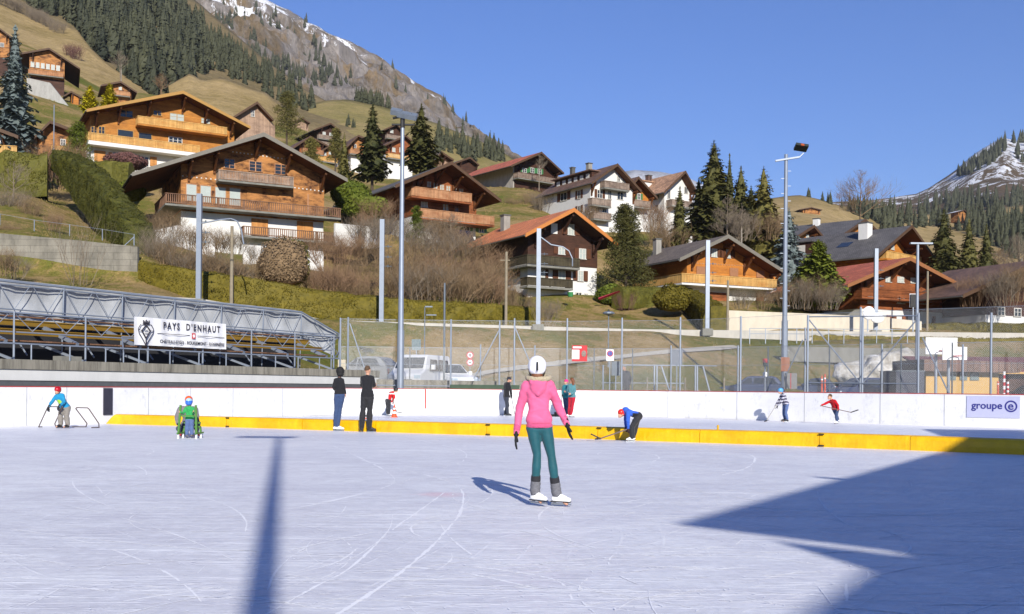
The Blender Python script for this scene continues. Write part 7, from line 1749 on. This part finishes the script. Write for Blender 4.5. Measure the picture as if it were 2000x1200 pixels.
person('boy in blue jacket and red helmet bending far forward before the yellow barrier', 24.1, (1235,862), dict(
    head=(1213,808), sl=(1224,804,.1), sr=(1225.5,805,-.12), el=(1223,819,.12), er=(1225,821,-.15), wl=(1223,834,.05), wr=(1226,836,-.12), tipl=(1222,840,.02), tipr=(1225,843,-.10),
    hl=(1247,811,.09), hr=(1247,812,-.09), kl=(1243,831,.12), kr=(1233,833,-.12), al=(1238,852,.12), ar=(1233.5,852.5,-.12), tl=(1230,858,.12), tr=(1224,859,-.12)),
    dict(top=[BJ, BLK], topfn=bj, leg=CHAR, te=.02, le=.022, lc=.03, skate='w', helmet=plain('red_helmet_shell', S(236,48,40,.85), .3), he=.92, glove=cloth('dark_glove', S(70,40,44)), ge=.008, hood=False, curl=.9), k=.78, face=-60, torso=.9, hr=.86, vox=.0095)
e_ = [o for o in bpy.data.objects if 'bending far forward' in o.get('label', '')][0]; o_ = MB(); q = P(1222,800,24.1)-e_.location-Vector((0,0,P(1235,862,24.1).z)); o_.ball(q, .085,.1,.07); o_.capsule(q+Vector((.02,.05,-.03)), .05, q+Vector((.02,-.05,-.03)), .05); blob(o_, 'hood', BJ, e_, .01, 3)
stick('hockey stick held low by the bending boy in blue', [(1227,838),(1171,857.5),(1154,848)], 24.0, plain('grey_stick', S(110,90,84,.8), .5))
STRA, STRB = cloth('light_stripe', S(200,200,214,.85)), cloth('navy_stripe', S(56,50,84,.8))
def stripe(p, j, k): return int(math.floor(((p.z-.0)+.18*abs(p.x-j['hl'].x))/.058)) % 2
person('boy in navy and white striped sweater and light blue helmet playing a puck', 39.6, (1533,824.5), dict(
    head=(1524,764.5), sl=(1528,772,.1), sr=(1530,772,-.12), el=(1522,783,.1), er=(1524,784,-.18), wl=(1515,792,.02), wr=(1517,792,-.14), tipl=(1512,798,0), tipr=(1514,798,-.12),
    hl=(1533.5,790,.08), hr=(1536,790,-.08), kl=(1531.5,806,.08), kr=(1533.5,806,-.08), al=(1534,818,.08), ar=(1536.5,818.5,-.08), tl=(1527,822,.08), tr=(1529,823,-.08)),
    dict(top=[STRA, STRB], topfn=stripe, leg=cloth('light_denim', S(98,120,168,.8)), te=.018, le=.014, lc=.02, skate='w', shoe_m=M_BSK, helmet=plain('light_blue_helmet', S(96,176,232,.85), .3), glove=M_BGL, ge=.004, tname='sweater', lname='jeans', curl=.8), k=.80, face=-75, hr=.9, vox=.013)
stick('thin hockey stick of the boy in the striped sweater', [(1517,790),(1497,822),(1493,823.5)], 39.5, plain('pale_stick', S(190,186,180,.8), .5), fix=0)
RS = cloth('red_pullover', S(208,20,34,.85))
person('boy in red pullover and jeans swinging a hockey stick by the right boards', 37.7, (1634,828), dict(
    head=(1620.5,775), sl=(1624,783,.1), sr=(1629,783,-.12), el=(1614,788,.1), er=(1633,791,-.2), wl=(1605,791,.02), wr=(1633.5,799,-.22), tipl=(1601,793,0), tipr=(1631,801,-.22),
    hl=(1630,799,.07), hr=(1634,799,-.07), kl=(1635,811,.1), kr=(1632,812,-.08), al=(1640,819,.2), ar=(1633.5,821.5,-.08), tl=(1637,823,.15), tr=(1629,826,-.12)),
    dict(top=RS, leg=DEN, te=.018, le=.014, lc=.02, skate='w', hair=plain('cropped_brown_hair', S(96,74,54,.8), .8, 0, .3, 40), tname='pullover', lname='jeans', curl=.9), k=.74, face=-70, hr=.9, vox=.013)
stick('hockey stick held level by the boy in the red pullover', [(1602,792.5,.0),(1663,806,-.2),(1676,801,-.2)], 37.6, plain('grey_stick', S(110,90,84,.8), .5), fix=0)
BLU = cloth('blue_softshell', S(36,148,196,.85)); YG = cloth('lime_patch', S(178,226,70,.85))
def lime(p, j, k): return 1 if (p-(j['hl']*.45+j['sl']*.55+Vector((.03,-.12,-.04)))).length < .10 and p.y < 0 else 0
GP = cloth('grey_ski_trousers', S(150,144,136,.8), .8, .5)
person('boy in blue jacket and red helmet pushing a tubular skating aid at the left boards', 28.4, (122,836), dict(
    head=(112.5,762), sl=(109.5,773,.0), sr=(121,771,.05), el=(105,784,-.12), er=(127,784,-.05), wl=(102.5,793,-.22), wr=(122.5,792,-.22), tipl=(101,799,-.26), tipr=(121,798,-.26),
    hl=(119,796,.1), hr=(128,796,.12), kl=(117.5,811,.0), kr=(128,812,.05), al=(118,826.5,.02), ar=(130,827,.08), tl=(114,832,-.12), tr=(127,833,-.08)),
    dict(top=[BLU, YG], topfn=lime, leg=GP, te=.016, le=.024, lc=.034, skate='b', helmet=plain('dark_red_helmet', S(190,24,38,.85), .25), glove=M_BSK, ge=.010, gk=1.2, curl=.9, strap=True), k=.80, face=-12, hr=.86, vox=.0095)
M_TUBE = plain('bent_tube_steel', S(110,94,88,.8), .4, .3)
def tube_aid(label, L1, L2, d, dd=0.5):
    fz = EYE-(L1[0][1]-hor(L1[0][0]))*0; base = P(*L1[-1][:2], d); e = empty('skating_aid', (base.x, base.y, 0), 0, label, 'skating aid'); B = MB()
    q = [P(x, y, d+(o[0] if o else 0))-Vector((base.x, base.y, 0)) for x, y, *o in L1]; zmin = min(p.z for p in q); q = [p-Vector((0,0,zmin-.02)) for p in q]
    B.path(q, .03, 8); 
    for p in q: B.ball(p, .015, nu=8, nv=6)
    B.build('tube_frame', M_TUBE, e); return e
tube_aid('tubular steel skating aid gripped by the boy in the red helmet', [(82,834.5,.35),(75.5,835,-.02),(93,797,-.25),(98,795.5,-.25),(122,795.5,-.25),(107,829,-.02),(110,836,.0),(133,835.5,.4)], None, 28.5)
tube_aid('empty tubular steel skating aid standing left of the dark gap in the boards', [(141,832.5,-.3),(168,832.5,.1),(170,826,.1),(148,797,-.2),(150,795,-.2),(171,795.5,-.2),(174,798,-.2),(193,826,.1),(193.5,833.5,.1),(179,834,-.3)], None, 28.9)
# child on green sled and adult behind
GRN = cloth('green_hoodie', S(58,176,96,.85)); GRY = cloth('grey_melange_jacket', S(140,134,136,.8))
HB2 = plain('sky_blue_helmet', S(64,120,226,.85), .25); HO = plain('orange_helmet_shell', S(250,104,40,.85), .3); HBW = plain('pale_blue_shell', S(180,218,240,.85), .3)
person('grown up in grey jacket and orange helmet crouching behind the green sled', 24.6, (372,853), dict(
    head=(368.5,784), sl=(352,799,.0), sr=(382,800,.0), el=(347.5,815,-.08), er=(387,814,-.1), wl=(352,827,-.2), wr=(384,822,-.3), tipl=(356,830,-.25), tipr=(381,824,-.34),
    hl=(360,832,.1), hr=(381,831,.1), kl=(357,836,-.32), kr=(389,818,-.22), al=(360,847,-.05), ar=(388,843,-.15), tl=(358,851,-.15), tr=(396,851,-.22)),
    dict(top=GRY, leg=cloth('dark_blue_jeans', S(66,74,96,.8)), te=.025, le=.016, shoe='boot', shoe_m=plain('red_white_shoe', S(206,40,50,.85), .5), helmet=HO, glove=M_BGL), k=.92, face=5, hr=.92, vox=.0105)
def h2(p, hd, M): return 1 if (p.z-hd.z) > .06 else 0
person('small child in green hoodie and blue helmet standing between the rails of the green sled', 23.9, (369.5,857), dict(
    head=(369.5,788.5), sl=(363,799,.0), sr=(377,799,.0), el=(360,808,-.08), er=(380,808,-.08), wl=(357.5,806,-.2), wr=(382,806,-.2), tipl=(356,804,-.24), tipr=(383.5,804,-.24),
    hl=(366.5,821), hr=(374,821), kl=(365.5,834), kr=(374.5,834), al=(365,848), ar=(374.5,848), tl=(363,853,.1), tr=(376,853,.1)),
    dict(top=GRN, leg=cloth('light_denim', S(98,120,168,.8)), te=.014, le=.016, lc=.022, hood=True, shoe='boot', shoe_m=plain('grey_boot', S(130,122,118,.8), .8), helmet=[HB2, HBW], helfn=h2, tname='hooded_sweater', lname='jeans'), k=.56, face=180, hr=.84, vox=.009)
e = empty('push_sled', PG(369,857), 0, 'green wooden push sled frame with white tips around the small child', 'sled'); s = 23.9/F; M_GR = plain('green_lacquer', S(84,136,54,.8), .5); MG2 = M_WHT
B = MB(); b2 = MB()
for x0, x1 in ((-20,-16),(15,13.5)):
    for off_ in (-.02, .32): B.bar((x0*s, off_, .10), (x1*s, off_-.0, 65*s*(1 if off_ < 0 else .35)), .032, .045); b2.bar((x0*s, off_, .0), (x0*s, off_, .098), .036, .05)
    B.bar((x0*s, -.1, .12), (x0*s, .5, .12), .035)
B.bar((-17*s,.0,44*s), (14.5*s,.0,44*s), .03); B.bar((-18*s,.3,22*s), (15*s,.3,22*s), .04); B.bar((-18*s,.3,30*s), (15*s,.3,30*s), .04)
B.build('frame', M_GR, e); b2.build('white_tip', M_WHT, e)
# man behind the fence
person('elderly man in dark grey jacket standing beyond the fence behind the far boards', 49.2, (1224,785), dict(
    head=(1219,718.5), sl=(1217,728,.12), sr=(1227,728,-.12), el=(1218,741,.12), er=(1231,741,-.15), wl=(1219,751,.1), wr=(1229,752,-.12), tipl=(1220,755,.1), tipr=(1230,756,-.12),
    hl=(1221,754,.08), hr=(1226,754,-.08), kl=(1221,769,.08), kr=(1226,769,-.08), al=(1221,780,.08), ar=(1226,780,-.08), tl=(1216,784,.08), tr=(1221,784,-.08)),
    dict(top=cloth('slate_jacket', S(62,64,78,.8)), leg=CHAR, te=.03, le=.02, shoe='boot', shoe_m=M_BSK, hair=plain('grey_hair', S(150,146,140,.8), .8)), k=.96, face=-70, vox=.014)
o = [o for o in bpy.data.objects if 'beyond the fence behind' in o.get('label', '') and o['category'] == 'person'][0]; o.location.z = P(1224,785,49.2).z
# cones and pucks
def cone(x, y, hpx, label):
    d = 2500/(y-hor(x)); s = d/F; h_ = hpx*s; e = empty('traffic_cone', PG(x, y), 0, label, 'cone'); r = h_*.23; B = MB(); W_ = MB()
    for i, (a, b_) in enumerate(((.06,.3),(.3,.45),(.45,.62),(.62,.74),(.74,1.0))): (W_ if i in (1,3) else B).bar((0,0,h_*a), (0,0,h_*b_), 2*r*(1-a*.85), n=16, w2=2*r*(1-b_*.85))
    B.box(-h_*.26,h_*.26,-h_*.26,h_*.26,0,h_*.058); B.build('cone_body', MOR, e); W_.build('reflective_band', M_WHT, e)
cone(770, 815.5, 25, 'orange and white cone on the ice beside the boy in the red and white jersey'); cone(713.5, 819, 10, 'small orange cone half hidden behind the legs of the man in black')
for x, y, l in ((1496,823.5,'black puck at the stick tip of the boy in the striped sweater'),(1165,859,'black puck beside the stick blade of the bending boy')):
    tag(MB().bar((0,0,0),(0,0,.03),.08,n=20).build('puck', BLACK, loc=PG(x,y)), l, 'puck')
pg_ = PG(1403,839,.3); tag(MB().bar((0,0,0),(0,0,.12),.05,n=10).build('peg', M_YEL2, loc=(pg_.x, pg_.y+.05, .28)), 'small yellow peg sticking up from the yellow barrier', 'peg')

# ---- skate cuts with thrown up ice shavings
SC = MB(); rk = random.Random(3)
ZC = [.0012]
def cut(pts, w, keep=.7, seed=0):
    ZC[0] += .000008; z0_ = ZC[0]
    path = smoothpath([tuple(p) for p in pts], 14); n = len(path)
    for i in range(n-1):
        a, b_ = path[i], path[i+1]; L = (b_-a).length; m = max(1, int(L/.12))
        for q in range(m):
            p0 = a+(b_-a)*(q/m); p1 = a+(b_-a)*((q+1)/m); k_ = noise.noise(Vector((p0.x*1.7, p0.y*1.7, seed)))+.5*noise.noise(Vector((p0.x*9, p0.y*9, seed)))
            if k_ < (0.5-keep): continue
            t_ = (p1-p0).normalized(); nr = Vector((-t_.y, t_.x)); w0 = w*(.35+1.1*max(0, k_+.3))*rk.uniform(.6,1.3); o = nr*rk.uniform(-.3,.3)*w
            z = z0_+.000003*((i*m+q) % 2)
            SC.add([(p0.x+o.x-nr.x*w0, p0.y+o.y-nr.y*w0, z), (p1.x+o.x-nr.x*w0*.8, p1.y+o.y-nr.y*w0*.8, z), (p1.x+o.x+nr.x*w0*.8, p1.y+o.y+nr.y*w0*.8, z), (p0.x+o.x+nr.x*w0, p0.y+o.y+nr.y*w0, z)], [(0,1,2,3)])
def cpx(l, w, keep=.7, seed=0): cut([(PG(x, y).x, PG(x, y).y) for x, y in l], w, keep, seed)
for l, w_, kp in (([(520,1200),(600,1155),(690,1105),(760,1040),(830,990),(868,962)],.012,.8),([(660,1200),(780,1120),(860,1050),(903,990),(890,948),(800,920),(700,898)],.014,.85),([(790,1108),(880,1115),(960,1130),(1050,1150)],.022,.95),([(930,1108),(1010,1118),(1080,1132),(1108,1150),(1116,1172)],.020,.9),
  ([(1310,1112),(1390,1112),(1462,1108)],.018,.9),([(60,1036),(250,1020),(450,1008),(620,985),(720,960)],.014,.8),([(600,850),(700,893),(768,932),(735,958),(610,985)],.014,.7),([(1150,865),(1265,885),(1280,900),(1180,918),(1060,935)],.018,.65),([(1390,878),(1468,890),(1462,912),(1410,928)],.018,.7),([(240,1175),(450,1142),(640,1105),(700,1070)],.013,.75),
  ([(0,1015),(120,1012),(210,1016)],.014,.8),([(0,992),(100,985),(200,983)],.012,.7),([(820,860),(900,880),(905,900),(860,915),(760,925)],.016,.65),([(1100,1040),(1250,1030),(1450,1035)],.010,.6),([(1200,985),(1330,965),(1500,955)],.012,.6),([(1210,1085),(1340,1078),(1500,1090),(1610,1105)],.011,.7),([(300,905),(180,915),(60,940)],.016,.6),([(250,870),(300,880),(270,892),(180,898)],.016,.6)):
    cpx(l, w_, kp, len(l)+w_*100)
for i in range(430):
    x = rk.uniform(-100, 2100); y = 848+350*rk.random()**1.2; p = PG(x, y); a = rk.uniform(0, 6.28) if rk.random() < .5 else rk.gauss(.25, .35); L = rk.uniform(.5, 4.5); cv = rk.gauss(0, .28)
    pts = []; q = Vector((p.x, p.y))
    for k_ in range(5): pts.append((q.x, q.y)); q = q+Vector((math.cos(a), math.sin(a)))*L/4; a += cv*L/4
    if any((1-(0)) and not (-16 < u[0] < 22 and 3 < u[1] < 44) for u in pts): continue
    bx_ = [PG(1000, interp(bar_l, 1000)).y]
    cut(pts, rk.uniform(.002,.009)*(0.7+p.y/18), rk.uniform(.45,.8), i)
for i in range(1500):     # loose flecks of shavings
    x = rk.uniform(-100, 2100); y = 846+354*rk.random()**1.1; p = PG(x, y); s_ = rk.uniform(.004,.016)*(0.6+p.y/16); a = rk.random()*3
    zf_ = .006+i*.000001; SC.add([(p.x-s_*2*math.cos(a), p.y-s_*2*math.sin(a), zf_), (p.x+s_*.5*math.sin(a), p.y-s_*.5*math.cos(a), zf_), (p.x+s_*2*math.cos(a), p.y+s_*2*math.sin(a), zf_), (p.x-s_*.5*math.sin(a), p.y+s_*.5*math.cos(a), zf_)], [(0,1,2,3)])
tag(SC.build('ice_shavings', plain('ice_shavings', (0.9,0.9,0.92), 0.7, 0, .06, 30)), 'white skate cuts and loose shavings on the ice', 'ice shavings', kind='stuff')
# ================= haze
hz = MB().box(-4500, 4500, -200, 4400, -3.0, 860.0).build('haze', None)
hm2 = bpy.data.materials.new('haze_air'); hm2.use_nodes = True; t = hm2.node_tree; t.nodes.clear()
pv = t.nodes.new('ShaderNodeVolumePrincipled'); pv.inputs['Color'].default_value = (0.80, 0.87, 1.0, 1); pv.inputs['Density'].default_value = 0.00005
ou = t.nodes.new('ShaderNodeOutputMaterial'); t.links.new(pv.outputs[0], ou.inputs['Volume']); hz.data.materials.clear(); hz.data.materials.append(hm2)
tag(hz, 'thin pale blue mountain air', 'haze', kind='stuff')
